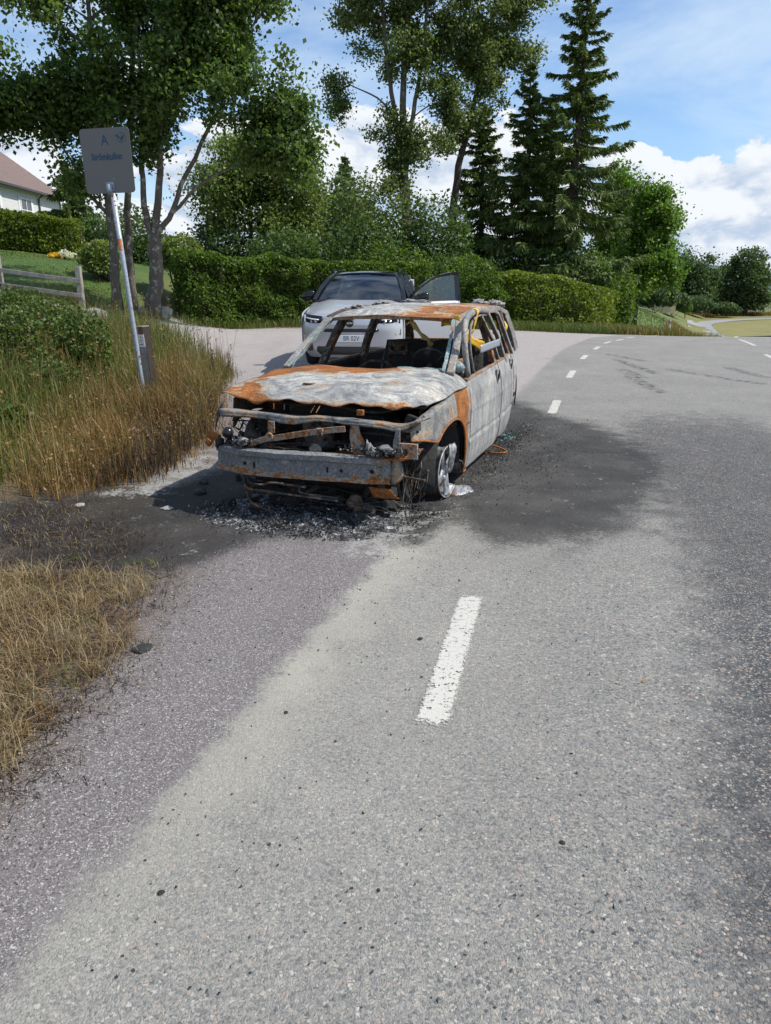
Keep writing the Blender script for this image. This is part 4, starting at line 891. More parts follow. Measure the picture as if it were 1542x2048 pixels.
for i, (px, py, Y, r, lab) in enumerate(((323, 642, 24.5, .33, 'large pale boulder at the end of the long hedge'), (290, 640, 24.3, .22, 'smaller boulder left of the large pale boulder'),
        (185, 594, 21.2, .26, 'whitish stone at the end of the low wall by the fence'), (160, 592, 21.3, .20, 'pale fieldstone in the low wall under the fence'), (135, 590, 21.3, .22, 'pale fieldstone in the low wall under the fence'), (112, 590, 21.4, .18, 'pale fieldstone in the low wall under the fence'), (90, 592, 21.4, .2, 'pale fieldstone in the low wall under the fence'))):
    p = at_y(px, py, Y); stone('boulder' if i < 2 else 'wall_stone', (p[0], p[1], gz1(p[0], p[1]) + r * .35), (r * 1.25, r, r * .75), i + 1, lab, 'stones of the low wall' if i > 2 else None)
M_PETY = leaf_mat('yellow_petal', [(0, (.55, .32, .01)), (1, (.75, .55, .03))]); M_PETW = leaf_mat('white_petal', [(0, (.55, .55, .52)), (1, (.8, .8, .78))])
def hit(px, py, y0=15., y1=60.):
    for Y in np.arange(y0, y1, .1):
        p = at_y(px, py, Y)
        if p[2] <= gz1(p[0], p[1]): return Y
    return y1
YY_ = hit(112, 516)
shrub('yellow_flowers', 'clump of yellow garden flowers on the lawn', None, [E(110, 512, YY_, 13, 6)], 500, .07, M_PETY, 160, 'flowers', 3)
shrub('white_flowers', 'clump of white garden flowers beside the yellow ones', None, [E(129, 507, YY_, 11, 7), E(142, 511, YY_, 14, 5)], 500, .07, M_PETW, 161, 'flowers', 3)
# house
M_WALL = mat('white_boards', lambda nt, b: setc(nt, b, mix(nt, noi(nt, objco(nt), 3., 4), (.60, .61, .62, 1), (.72, .72, .72, 1)), .7))
def tile_build(nt, b): n = noi(nt, objco(nt), 5., 4); setc(nt, b, mix(nt, n, (.10, .070, .062, 1), (.19, .135, .12, 1)), .8)
M_TILE = mat('roof_tile', tile_build); M_GLASSD = mat('window_glass', None, (.05, .07, .09), .06); M_TRIM = mat('white_trim', None, (.72, .72, .71), .6); M_DARKM = mat('dark_metal', None, (.05, .05, .055), .5)
e0, e1 = at_y(-120, 330, 35.5), at_y(117, 402, 48)
zc = (e0[2] + e1[2]) / 2; e0[2] = e1[2] = zc
ex = Vector(e1 - e0); LEN = ex.length; ex.normalize(); ey = Vector((-ex.y, ex.x, 0)); 
if ey.x > 0: ey = -ey
zg = min(gz1(e1[0], e1[1]), gz1(e0[0], e0[1])) - .6
house = empty('white_house', (e1[0], e1[1], zg)); tag(house, 'white boarded house with a brown tiled roof behind the golden hedge', 'house')
MH = Matrix(((-ex.x, ey.x, 0, 0), (-ex.y, ey.y, 0, 0), (0, 0, 1, 0), (0, 0, 0, 1)))       # local x runs left along the eave, y goes back
EH = zc - zg; DEP = 8.0; RID = 3.1
def hob(g, name, m, parent=house, **k): g.v = [tuple(MH @ Vector(v)) for v in g.v]; return g.obj(name, m, parent, **k)
hob(Geo().box((LEN / 2, DEP / 2 + .02, EH / 2), (LEN, DEP, EH)), 'wall', M_WALL)
nb_ = int(EH / .15)
for k in range(nb_): hob(Geo().box((LEN / 2, -.012, (k + .5) * .15), (LEN, .03, .142), Matrix.Rotation(.10, 3, 'X')), 'board', M_WALL)
hob(Geo().box((-.06, -.02, EH / 2), (.12, .10, EH)), 'corner_board', M_DARKM)
roofP = []
for v in np.linspace(0, 1, 2 * 15 + 1):
    row = []
    for u in np.linspace(-.35, LEN + .3, 140):
        lap = (v * 15) % 1.0
        row.append((u, -.45 + v * (DEP / 2 + .45), EH - .10 + v * (RID + .10) + .10 + .025 * math.sin(u * 2 * math.pi / .28) + .03 * (1 - lap)))
    roofP.append(row)
rf = hob(Geo().grid(np.array(roofP)), 'roof', M_TILE, solid=.05)
hob(Geo().grid(np.array([[(u, -.45 + DEP + .9 - v * (DEP / 2 + .45), EH + v * RID) for u in (-.35, LEN + .3)] for v in (0, 1)])), 'rear_roof', M_TILE, solid=.05)
hob(Geo().add([(-.02, .02, EH), (-.02, DEP, EH), (-.02, DEP / 2, EH + RID - .15)], [(0, 1, 2)]), 'gable', M_WALL, solid=.05)
hob(Geo().box((LEN / 2, -.42, EH - .03), (LEN + .5, .10, .10)), 'gutter', M_DARKM)
hob(Geo().tube([(3.0, -.10, 0), (3.0, -.10, EH - .3), (3.0, -.40, EH - .05)], .05, 8), 'downpipe', M_DARKM)
for xw, ww, wh in ((4.6, 1.25, 1.15), (8.2, 1.25, 1.15)):
    zc_ = EH - 1.05
    w_ = hob(Geo().box((xw, -.03, zc_), (ww, .06, wh)), 'window', M_GLASSD)
    fg = Geo(); 
    for dx in (-1, 0, 1): fg.box((xw + dx * ww / 2, -.05, zc_), (.07 if dx else .05, .08, wh + .14))
    for dz in (-1, 0, 1): fg.box((xw, -.052, zc_ + dz * wh / 2), (ww + .14, .078, .07 if dz else .04))
    for sx_ in (-1, 1): fg.box((xw + sx_ * (ww / 2 + .16), -.04, zc_), (.18, .06, wh + .2))
    f_ = hob(fg, 'frame', M_TRIM, w_)
# distant farmhouse and delineator posts
fp = at_y(1322, 606, 165); fz = gz1(fp[0], fp[1]) - .2
farm = empty('farmhouse', (fp[0], fp[1], fz)); tag(farm, 'small yellow farmhouse with a red roof beyond the green field', 'house')
M_YEL = mat('yellow_plaster', None, (.42, .36, .20), .8); M_REDT = mat('red_tile', None, (.22, .07, .05), .8)
Geo().box((0, 3, 1.6), (6.5, 6, 3.2)).obj('wall', M_YEL, farm)
Geo().add([(-3.6, -.4, 3.1), (3.6, -.4, 3.1), (3.6, 3, 5.3), (-3.6, 3, 5.3), (-3.6, 6.4, 3.1), (3.6, 6.4, 3.1)], [(0, 1, 2, 3), (3, 2, 5, 4)]).obj('roof', M_REDT, farm, solid=.15)
for sx_ in (-3.25, 3.25): Geo().add([(sx_, 0, 3.19), (sx_, 6, 3.19), (sx_, 3, 5.1)], [(0, 1, 2)]).obj('gable', M_YEL, farm, solid=.05)
for xw in (-2, 0, 2):
    w_ = Geo().box((xw, -.02, 1.7), (.9, .06, 1.1)).obj('window', M_GLASSD, farm); Geo().box((xw, -.06, 1.7), (.07, .04, 1.15)).box((xw, -.06, 1.12), (1.1, .05, .1)).box((xw, -.06, 2.28), (1.1, .05, .1)).obj('frame', M_TRIM, w_)
for lab, px, py, Y in (('white roadside marker post with a dark band near the far bend', 1340, 652, 62), ('greyish roadside marker post beside the white one', 1326, 654, 60)):
    p = at_y(px, py, Y); z_ = gz1(p[0], p[1]); r_ = empty('marker_post', (p[0], p[1], z_)); tag(r_, lab, 'post')
    Geo().box((0, 0, .5), (.12, .10, 1.1), taper=.85).obj('post_body', M_TRIM if px == 1340 else M_GREYWOOD, r_); Geo().box((0, -.008, .82), (.108, .11, .2)).obj('dark_band', M_BLACK, r_); Geo().box((0, -.066, .82), (.045, .006, .12)).obj('reflector', M_STICK, r_)

# ------------------------------------------------------------------ burnt-out estate car
car = empty('burnt_car', (CAR_O[0], CAR_O[1], 0), -_A)
tag(car, 'burnt out estate car wreck, rusty and ash grey, standing on the road', 'car')
_lx3 = np.array([*_cx, 0]); _ly3 = np.array([*_cy, 0]); _O3 = np.array([*CAR_O, 0])
def cpx(px, py, x=None, y=None):
    """photo pixel -> car coordinates on the lengthwise plane x (or the cross plane y) of the car"""
    d = _fw + _rt * (px - 771) / FPX - _up * (py - 1024) / FPX; c0 = np.array([0, 0, CAM_H])
    n, k = (_lx3, x) if x is not None else (_ly3, y)
    t = (k - (c0 - _O3) @ n) / (d @ n); p = c0 + d * t - _O3
    return np.array([p @ _lx3, p @ _ly3, p[2]])
def burnt(name, rust=.45, dark=.4, pale=.5, region=None, rough=.8, sc=1.0, dregion=None, con=1.0, flow=(1., 1., 1.), tone=1.0):
    def f(nt, b):
        p = objco(nt)
        w = nd(nt, 'TexNoise', {'Vector': p, 'Scale': 2.2 * sc, 'Detail': 3.}).outputs['Color']
        q = vmath(nt, 'ADD', p, vmath(nt, 'MULTIPLY', vmath(nt, 'SUBTRACT', w, (.5, .5, .5)), (.5, .5, .5)))
        n1 = noi(nt, q, 3.4 * sc, 7, .66); n2 = noi(nt, q, 6.5 * sc, 7, .68); n3 = noi(nt, p, 70., 4, .7); n4 = noi(nt, q, 1.6 * sc, 5, .6)
        qf = vmath(nt, 'MULTIPLY', q, flow); n3b = noi(nt, qf, 11.0 * sc, 6, .7); n2 = noi(nt, qf, 6.5 * sc, 7, .68)
        sw = None if True else nd(nt, 'TexWave', {'Vector': q, 'Scale': 2.6 * sc, 'Distortion': 9., 'Detail': 4., 'Detail Scale': 1.4, 'Detail Roughness': .65}).outputs['Fac']
        base = ramp(nt, mth(nt, 'ADD', mth(nt, 'MULTIPLY', mth(nt, 'SUBTRACT', mth(nt, 'ADD', mth(nt, 'MULTIPLY', n2, .55), mth(nt, 'MULTIPLY', n3b, .45)), .5), con), .5 + (tone - 1) * .1), [(.36, (.060, .064, .068)), (.43, (.16, .168, .175)), (.50, (.30, .30, .295)), (.57, (.46, .44, .405)), (.66, (.62, .585, .52))])
        base = mix(nt, mth(nt, 'MULTIPLY', step(nt, n4, .70 - pale * .45, .86 - pale * .35), .85), mix(nt, .6, base, (.13, .135, .14, 1)), base)
        rc = ramp(nt, mth(nt, 'ADD', mth(nt, 'MULTIPLY', n2, .6), mth(nt, 'MULTIPLY', n3, .4)), [(.3, (.075, .032, .014)), (.45, (.20, .075, .022)), (.58, (.36, .135, .034)), (.75, (.50, .24, .085))])
        n5 = noi(nt, p, 26., 5, .72)
        rf = add(nt, n1, rust - .5, amt(nt, mth(nt, 'SUBTRACT', n5, .5), .38), amt(nt, mth(nt, 'SUBTRACT', n3, .5), .16))
        rf0 = rf
        if region: rf = mth(nt, 'ADD', rf, region(nt, p))
        c = mix(nt, step(nt, rf, .515, .565), base, rc)
        # tan scale along the rust margins
        mg = mth(nt, 'MULTIPLY', step(nt, rf, .42, .50), mth(nt, 'SUBTRACT', 1.0, step(nt, rf, .52, .60)))
        c = mix(nt, mth(nt, 'MULTIPLY', mg, .6), c, (.36, .29, .20, 1))
        df = mth(nt, 'ADD', noi(nt, q, 4.6 * sc, 6, .64), dark - .5)
        if dregion: df = mth(nt, 'ADD', df, dregion(nt, p))
        c = mix(nt, mth(nt, 'MULTIPLY', step(nt, df, .52, .68), .9), c, mix(nt, n3, (.012, .012, .012, 1), (.055, .05, .046, 1)))
        c = mix(nt, 1.0, c, ramp(nt, n3, [(.25, .58), (.75, 1.25)]), 'MULTIPLY')
        crk = nd(nt, 'TexVoronoi', {'Vector': vmath(nt, 'ADD', q, vmath(nt, 'MULTIPLY', w, (.12, .12, .12))), 'Scale': 13.}, feature='DISTANCE_TO_EDGE').outputs['Distance']
        c = mix(nt, mth(nt, 'MULTIPLY', mth(nt, 'MULTIPLY', step(nt, crk, .035, .0), step(nt, n5, .47, .58)), .55), c, (.05, .045, .04, 1))
        h = add(nt, amt(nt, n2, .5), amt(nt, n3, .35), amt(nt, n5, .5))
        setc(nt, b, c, rough, h, .7, .010); b.inputs['Specular IOR Level'].default_value = .3
    return mat(name, f)
def sep(nt, p): return nd(nt, 'SeparateXYZ', {0: p}).outputs
def add(nt, *a):
    r = a[0]
    for k in a[1:]: r = mth(nt, 'ADD', r, k)
    return r
def amt(nt, v, k): return mth(nt, 'MULTIPLY', v, k)
def hood_rust(nt, p):
    s = sep(nt, p)
    rear = mth(nt, 'MULTIPLY', step(nt, s[1], .80, 1.15), step(nt, s[0], .50, .05))
    left = step(nt, s[0], -.25, -.70)
    lip = mth(nt, 'MULTIPLY', step(nt, s[2], .845, .815), step(nt, s[1], .55, .35))
    return add(nt, amt(nt, rear, .30), amt(nt, left, .17), amt(nt, lip, .24), -.06)
def roof_rust(nt, p):
    s = sep(nt, p)
    return add(nt, amt(nt, step(nt, s[0], -.15, .25), .30), amt(nt, step(nt, s[1], 2.15, 2.03), .12), -.20)
def fender_rust(nt, p):
    s = sep(nt, p)
    return add(nt, amt(nt, mth(nt, 'MULTIPLY', step(nt, s[1], 1.02, 1.22), step(nt, s[1], 1.50, 1.44)), .42), amt(nt, step(nt, s[1], .9, .3), .04), -.02)
def door_rust(nt, p):
    s = sep(nt, p)
    return add(nt, amt(nt, mth(nt, 'MULTIPLY', step(nt, s[2], .38, .14), step(nt, s[1], 2.5, 1.6)), .16), amt(nt, step(nt, s[2], .83, .87), .12), -.22)
def door_dark(nt, p):
    s = sep(nt, p)
    return add(nt, amt(nt, mth(nt, 'MULTIPLY', mth(nt, 'MULTIPLY', step(nt, s[1], 2.55, 2.84), step(nt, s[1], 2.95, 2.87)), step(nt, s[2], .62, .3)), .35), 0.0)
def beam_rust(nt, p):
    s = sep(nt, p)
    return add(nt, amt(nt, step(nt, s[2], .385, .335), .26), amt(nt, step(nt, s[0], .3, .7), .06), -.16)
B_HOOD = burnt('burnt_hood_metal', .44, .24, .85, hood_rust, con=1.15, flow=(.8, 1.5, 1), tone=1.3); B_ROOF = burnt('burnt_roof_metal', .50, .28, .8, roof_rust, sc=1.2, flow=(1.6, .7, 1), con=1.1, tone=1.3)
B_FENDER = burnt('burnt_fender_metal', .46, .26, .45, fender_rust); B_DOOR = burnt('burnt_door_metal', .44, .22, .68, door_rust, sc=.8, dregion=door_dark, con=.62, flow=(1, 1, .45), tone=1.2)
B_BEAM = burnt('burnt_beam_metal', .46, .40, .35, beam_rust, sc=3.2, con=.9, tone=.75); B_PILLAR = burnt('burnt_pillar_metal', .42, .30, .65, sc=2.5)
B_BROWN = burnt('brown_scorched_metal', .54, .66, .15, sc=2.2, con=.7, tone=.5); B_SUP = burnt('grey_scorched_metal', .46, .50, .30, sc=1.8, con=.7, tone=.45)
B_DARK = burnt('sooty_metal', .30, .74, .2, sc=2.)
B_TAN = burnt('tan_scorched_metal', .55, .26, .5, sc=4.); B_RUST = burnt('rusty_metal', .82, .30, .2, sc=3.)
def char_build(nt, b):
    p = objco(nt); n = noi(nt, p, 22., 6, .7); n2 = noi(nt, p, 5., 4, .6)
    c = mix(nt, n, (.006, .006, .006, 1), (.040, .038, .037, 1)); c = mix(nt, step(nt, n2, .60, .72), c, (.085, .07, .055, 1)); setc(nt, b, c, .85, n, .8, .02)
M_CHAR = mat('charred_black', char_build)
M_BLACKHOLE = mat('hole_shade_black', None, (.006, .006, .006), .95)  # flat black standing in for the shade inside holes and recesses
def glassmelt_build(nt, b):
    p = objco(nt); n = noi(nt, p, 30., 5, .7); n2 = noi(nt, p, 9., 5, .65)
    c = ramp(nt, n, [(.3, (.05, .075, .075)), (.5, (.16, .24, .24)), (.7, (.36, .46, .44))]); c = mix(nt, step(nt, n2, .56, .63), c, (.22, .10, .045, 1)); setc(nt, b, c, .35, n, .9, .01)
M_MELT = mat('melted_glass', glassmelt_build)
def alu_build(nt, b):
    p = objco(nt); n = noi(nt, p, 18., 6, .65); setc(nt, b, ramp(nt, n, [(.35, (.11, .113, .12)), (.5, (.27, .275, .285)), (.65, (.44, .445, .455))]), .48, n, .6, .012); b.inputs['Metallic'].default_value = .35
M_ALU = mat('melted_aluminium', alu_build)
M_SLAG = burnt('ashy_slag', .30, .42, .6, sc=5., con=1.0, tone=1.1)
def ash_build(nt, b):
    g = nd(nt, 'NewGeometry'); r = g.outputs['Random Per Island']; n = noi(nt, g.outputs['Position'], 7., 3, .6)
    f_ = mth(nt, 'ADD', mth(nt, 'MULTIPLY', r, .75), mth(nt, 'MULTIPLY', mth(nt, 'SUBTRACT', n, .5), 1.1))
    setc(nt, b, ramp(nt, f_, [(.0, (.008, .008, .008)), (.38, (.03, .03, .031)), (.58, (.11, .11, .115)), (.80, (.24, .24, .24)), (1.0, (.52, .51, .49))]), .9)
M_ASH = mat('ash_flakes', ash_build)
def cobj(g, name, m, parent=car, **k): return g.obj(name, m, parent, **k)
def rtube(g, pts, w, h, n=4):     # rectangular bar
    return g.tube(pts, w * .7071, 4, flat=h / w)
def half_width(y): return float(np.interp(y, [0, .15, .3, .6, 1.0, 1.6, 2.8, 3.3, 3.8, 4.3, 4.6, 4.75], [.70, .76, .81, .845, .862, .868, .868, .850, .815, .765, .71, .64]))
def side_x(y, z): return half_width(y) + float(np.interp(z, [.08, .2, .33, .45, .62, .75, .87, .95], [-.035, -.008, .003, .006, .004, -.008, -.045, -.075]))
def side_panel(cols, rows, sgn=1, groove=True, nsub=3, seed=0, amp=.006):
    """cols: (y, zbottom, ztop) stations; rows: number of points up"""
    C = catmull(np.array(cols, float), len(cols) * nsub); P = []
    for y, zb, zt in C:
        r = []
        for t in np.linspace(0, 1, rows):
            z = zb + (zt - zb) * t; x = side_x(y, z)
            if groove and abs(z - .355) < .016: x -= .010
            if groove and abs(z - .60) < .010: x += .004
            r.append((x * sgn, y, z))
        P.append(r)
    return crumple(np.array(P), amp, 2.2, seed, (sgn, 0, .3))
# -- hood
HC = [[(-.78, .37, .838), (-.45, .29, .805), (-.10, .20, .826), (.28, .29, .812), (.60, .36, .798), (.79, .54, .790)],
      [(-.82, .66, .862), (-.45, .62, .908), (-.10, .60, .918), (.30, .60, .908), (.66, .64, .888), (.83, .78, .808)],
      [(-.835, 1.0, .878), (-.45, 1.0, .935), (-.10, 1.0, .945), (.30, 1.0, .938), (.68, 1.02, .915), (.85, 1.08, .822)],
      [(-.82, 1.36, .912), (-.45, 1.42, .950), (-.10, 1.46, .932), (.30, 1.46, .948), (.70, 1.45, .936), (.86, 1.52, .830)]]
HP = crumple(patch(HC, 40, 60), .011, 3.6, 3, (0, .2, 1))
fr0 = HP[0].copy()
lipw = np.array([.010 * math.sin(j * .9) + .012 * math.sin(j * .37) for j in range(60)]); HP[0, :, 2] += lipw * .8; HP[1, :, 2] += lipw * .3
hood = cobj(Geo().grid(HP), 'hood', B_HOOD, smooth=True, solid=.006)
lip = np.array([[tuple(p + np.array([0, dy, dz])) for p in HP[0]] for dy, dz in ((.002, -.001), (-.003, -.007), (.010, -.010))]); cobj(Geo().grid(lip), 'hood_lip', B_RUST, hood, smooth=True, solid=.004)
Mb = Matrix.Translation((-.13, .55, .905)) @ Matrix.Rotation(-.10, 4, 'X')
cobj(Geo().lathe([(.045, .000), (.048, .009), (.040, .010), (.036, .002), (.0, .001)], 24, Mb), 'badge_recess', B_TAN, hood, smooth=True)
inner = crumple(patch([[(-.70, .42, .80), (-.2, .36, .775), (.12, .36, .785), (.38, .40, .735), (.62, .48, .765), (.76, .60, .765)], [(-.72, .9, .82), (-.2, .9, .84), (.12, .9, .845), (.38, .9, .80), (.62, .9, .82), (.78, 1.0, .79)], [(-.72, 1.35, .86), (-.2, 1.35, .87), (.12, 1.35, .87), (.38, 1.35, .86), (.62, 1.35, .86), (.8, 1.4, .80)]], 14, 30), .012, 4, 5)
cobj(Geo().grid(inner), 'hood_frame', B_DARK, hood, smooth=True, solid=.004)
# -- fenders
fc = [(.20, .60, .66), (.30, .585, .70), (.42, .565, .725), (.55, .535, .745), (.64, .520, .757), (.70, .555, .765), (.80, .592, .775), (.92, .612, .787), (1.05, .616, .800), (1.18, .590, .812), (1.28, .53, .820), (1.35, .44, .826), (1.39, .33, .829), (1.415, .20, .832), (1.43, .11, .834), (1.48, .10, .838), (1.55, .10, .842)]
for sgn, lab in ((1, None), (-1, None)):
    P = side_panel(fc, 12, sgn, False, 2, 7 if sgn > 0 else 9, .009)
    if sgn < 0: P = P[8:]
    fd = cobj(Geo().grid(P), 'fender', B_FENDER, smooth=True, solid=.005, offset=-sgn)
    rim = [P[i, 0] + np.array([.002 * sgn, 0, 0]) for i in range(0, len(P))]
    cobj(Geo().tube([tuple(p) for p in rim], .008, 6), 'arch_edge', B_RUST, fd, smooth=True)
    if sgn > 0:
        fl_ = np.array([[tuple(p + np.array([dx, 0, dz])) for dx, dz in ((0, 0), (-.05, .004), (-.075, -.02))] for p in P[:, -1]]); cobj(Geo().grid(fl_), 'fender_flange', B_SUP, fd, smooth=True, solid=.004)
        cobj(Geo().lathe([(.009, 0), (.009, .003), (0, .0032)], 12, Matrix.Translation((side_x(1.47, .52) + .004, 1.47, .52)) @ Matrix.Rotation(math.pi / 2, 4, 'Y')), 'indicator_hole', M_BLACKHOLE, fd)
        pts = [cpx(848, 832, x=.80), cpx(856, 850, x=.80), cpx(853, 868, x=.79), cpx(842, 882, x=.77), cpx(826, 890, x=.74)]
        cobj(Geo().tube(catmull(np.array(pts), 10).tolist(), .011, 6), 'headlamp_opening_rim', B_FENDER, fd, smooth=True)
# -- doors with real handle openings
def door(name, cols, sgn, hy, hz, seed, m=B_DOOR, parent=car):
    P = side_panel(cols, 46, sgn, True, 9, seed, .008)
    a, b_ = P.shape[:2]; g = Geo().grid(P); keep = []
    if hy: 
        for f in g.f:
            c = np.mean([g.v[i] for i in f], axis=0)
            if ((c[1] - hy) / .068) ** 2 + ((c[2] - hz) / .060) ** 2 > 1: keep.append(f)
        g.f = keep
    d = cobj(g, name, m, parent, smooth=True, solid=.006, offset=-sgn)
    ins = P[::3, ::3].copy(); ins[:, :, 0] -= sgn * .065; cobj(Geo().grid(ins), 'inner_panel', M_CHAR, d, smooth=True, solid=.01, offset=-sgn)
    if hy:
        ringp = [(sgn * (side_x(hy, hz) + .003), hy + .074 * math.cos(t), hz + .066 * math.sin(t)) for t in np.linspace(0, 2 * math.pi, 25)]
        cobj(Geo().tube(ringp, .009, 6, cap=False), 'handle_opening', B_PILLAR, d, smooth=True)
        Mh = Matrix.Translation((sgn * (side_x(hy, hz) - .03), hy, hz)) @ Matrix.Rotation(sgn * math.pi / 2, 4, 'Y')
        cobj(Geo().lathe([(.0, -.005), (.085, -.004), (.085, .0)], 20, Mh), 'handle_recess', M_BLACKHOLE, d)
    edge_ = [tuple(P[-1, j] + np.array([sgn * .001, 0, 0])) for j in range(0, b_, 2)]; cobj(Geo().tube(edge_, .006, 5), 'door_edge', B_SUP, d, smooth=True)
    top = [tuple(P[i, -1] + np.array([-sgn * .012, 0, .006])) for i in range(0, a, 2)]; rt_ = Geo(); rtube(rt_, top, .030, .016); cobj(rt_, 'sill_trim', B_TAN, d)
    return d
for sgn in (1, -1):
    door('front_door', [(1.565, .105, .850), (1.95, .10, .860), (2.4, .098, .868), (2.72, .098, .872), (2.86, .13, .875)], sgn, 2.72, .765, 21 + sgn)
    door('rear_door', [(2.885, .13, .878), (3.15, .10, .882), (3.45, .11, .886), (3.62, .19, .89), (3.73, .36, .895), (3.80, .50, .90)], sgn, 3.66, .785, 31 + sgn)
    qp = [(3.825, .55, .90), (4.05, .62, .905), (4.22, .58, .91), (4.32, .44, .91), (4.38, .25, .91), (4.5, .22, .91), (4.62, .24, .91)]
    cobj(Geo().grid(side_panel(qp, 16, sgn, False, 3, 41, .008)), 'quarter_panel', B_DOOR, smooth=True, solid=.006, offset=-sgn)
    sl_ = np.array([[(sgn * x, y, z) for x, z in ((.76, .19), (.815, .17), (.825, .10), (.74, .09))] for y in np.linspace(1.45, 3.45, 12)]); cobj(Geo().grid(crumple(sl_, .006, 4, 2)), 'sill', B_SUP, smooth=True, solid=.006)
    # pillars and rails
    g = Geo(); rtube(g, [(sgn * .735, 1.36, .92), (sgn * .70, 1.65, 1.08), (sgn * .655, 1.90, 1.225), (sgn * .62, 2.06, 1.315)], .062, .05); pa = cobj(g, 'front_pillar', B_PILLAR, bevel=.008)
    P = [(sgn * .70, 1.36, .935), (sgn * .668, 1.62, 1.085), (sgn * .628, 1.88, 1.235), (sgn * .605, 2.03, 1.312)]; C = catmull(np.array(P), 30)
    strip_ = np.array([[tuple(c + np.array([-sgn * .006, -.014, .006])), tuple(c + np.array([-sgn * (.034 + .014 * mnoise.noise(Vector(c * 9))), -.012, .018]))] for c in C]); cobj(Geo().grid(crumple(strip_, .006, 14, 3)), 'melted_screen_edge', M_MELT, pa, solid=.006)
    g = Geo(); rtube(g, [(sgn * .62, 2.04, 1.318), (sgn * .632, 2.4, 1.365), (sgn * .635, 3.0, 1.388), (sgn * .625, 3.7, 1.372), (sgn * .60, 4.25, 1.315)], .055, .05); cobj(g, 'roof_rail', B_PILLAR if sgn > 0 else B_BROWN, bevel=.008)
    g = Geo(); rtube(g, [(sgn * .79, 2.86, .30), (sgn * .775, 2.85, .87), (sgn * .70, 2.80, 1.15), (sgn * .632, 2.74, 1.375)] if sgn > 0 else [(-.79, 2.25, .30), (-.765, 2.16, .87), (-.70, 2.36, 1.15), (-.64, 2.56, 1.375)], .085, .06); cobj(g, 'centre_pillar', B_BROWN, bevel=.008)
    g = Geo(); rtube(g, [(sgn * .74, 3.80, .80), (sgn * .69, 3.78, 1.10), (sgn * .628, 3.70, 1.36)] if sgn > 0 else [(-.76, 3.12, .70), (-.71, 3.26, 1.05), (-.64, 3.44, 1.36)], .10, .06); cobj(g, 'rear_side_pillar', B_BROWN, bevel=.008)
    g = Geo(); rtube(g, [(sgn * .675, 4.58, .88), (sgn * .635, 4.46, 1.10), (sgn * .585, 4.27, 1.31)], .07, .08); cobj(g, 'tail_pillar', B_PILLAR if sgn > 0 else B_BROWN, bevel=.008)
    # wheel housings
    for yc in (1.03, 3.93):
        arc_ = np.array([[(sgn * x, yc + .37 * math.cos(t), .24 + .37 * math.sin(t)) for x in (.50, .60, .82 if yc < 2 else .66)] for t in np.linspace(-.35, math.pi + .35, 16)]); cobj(Geo().grid(arc_), 'wheel_housing', M_CHAR, smooth=True, solid=.006)
        cobj(Geo().add([(sgn * .50, yc + .37 * math.cos(t), .24 + .37 * math.sin(t)) for t in np.linspace(-.35, math.pi + .35, 16)], [tuple(range(16))]), 'housing_wall', M_CHAR)
# left door window frames, bowed outwards by the heat
fr = [cpx(936, 752, x=.81), cpx(930, 700, x=.79), cpx(929, 665, x=.775), cpx(932, 642, x=.755), cpx(941, 628, x=.735), cpx(958, 620, x=.715), cpx(975, 622, x=.70)]
wf = cobj(Geo().tube(catmull(np.array(fr), 26).tolist(), .033, 8, flat=.75), 'front_window_frame', B_PILLAR, smooth=True)
ip = [cpx(948, 748, x=.785), cpx(941, 705, x=.765), cpx(940, 668, x=.75), cpx(944, 645, x=.735), cpx(956, 632, x=.715), cpx(972, 630, x=.70)]; cobj(Geo().tube(catmull(np.array(ip), 20).tolist(), .012, 6), 'window_channel', B_SUP, wf, smooth=True)
g = Geo(); rtube(g, [tuple(cpx(1010, 724, x=.80)), tuple(cpx(994, 670, x=.75)), tuple(cpx(973, 624, x=.70))], .045, .03); cobj(g, 'front_window_upright', B_PILLAR, bevel=.005)
g = Geo(); rtube(g, [tuple(cpx(1000, 728, x=.79)), tuple(cpx(985, 680, x=.755)), tuple(cpx(962, 632, x=.70))], .028, .02); cobj(g, 'rear_window_upright', B_SUP)
g = Geo(); rtube(g, [tuple(cpx(975, 623, x=.70)), tuple(cpx(987, 622, x=.69)), tuple(cpx(995, 627, x=.68)), tuple(cpx(1008, 660, x=.71)), tuple(cpx(1024, 706, x=.77))], .036, .03); cobj(g, 'rear_window_frame', B_PILLAR, bevel=.005)
g = Geo(); rtube(g, [tuple(cpx(992, 632, x=.68)), tuple(cpx(1000, 660, x=.71)), tuple(cpx(1016, 706, x=.765))], .022, .02); cobj(g, 'rear_window_channel', B_BROWN)
# -- roof
RC = [[(-.655, 2.03, 1.318), (-.35, 2.0, 1.345), (0, 2.0, 1.352), (.35, 2.01, 1.345), (.615, 2.05, 1.322)],
      [(-.655, 2.45, 1.372), (-.35, 2.45, 1.40), (0, 2.45, 1.402), (.35, 2.45, 1.398), (.635, 2.45, 1.385)],
      [(-.650, 3.05, 1.398), (-.35, 3.05, 1.428), (0, 3.05, 1.420), (.35, 3.05, 1.422), (.640, 3.05, 1.412)],
      [(-.640, 3.70, 1.388), (-.35, 3.70, 1.420), (0, 3.70, 1.422), (.35, 3.70, 1.418), (.632, 3.70, 1.402)],
      [(-.600, 4.30, 1.328), (-.35, 4.34, 1.365), (0, 4.36, 1.372), (.35, 4.34, 1.365), (.60, 4.30, 1.335)]]
roof = cobj(Geo().grid(crumple(patch(RC, 40, 36), .012, 2.6, 8, (0, 0, 1))), 'roof', B_ROOF, smooth=True, solid=.006)
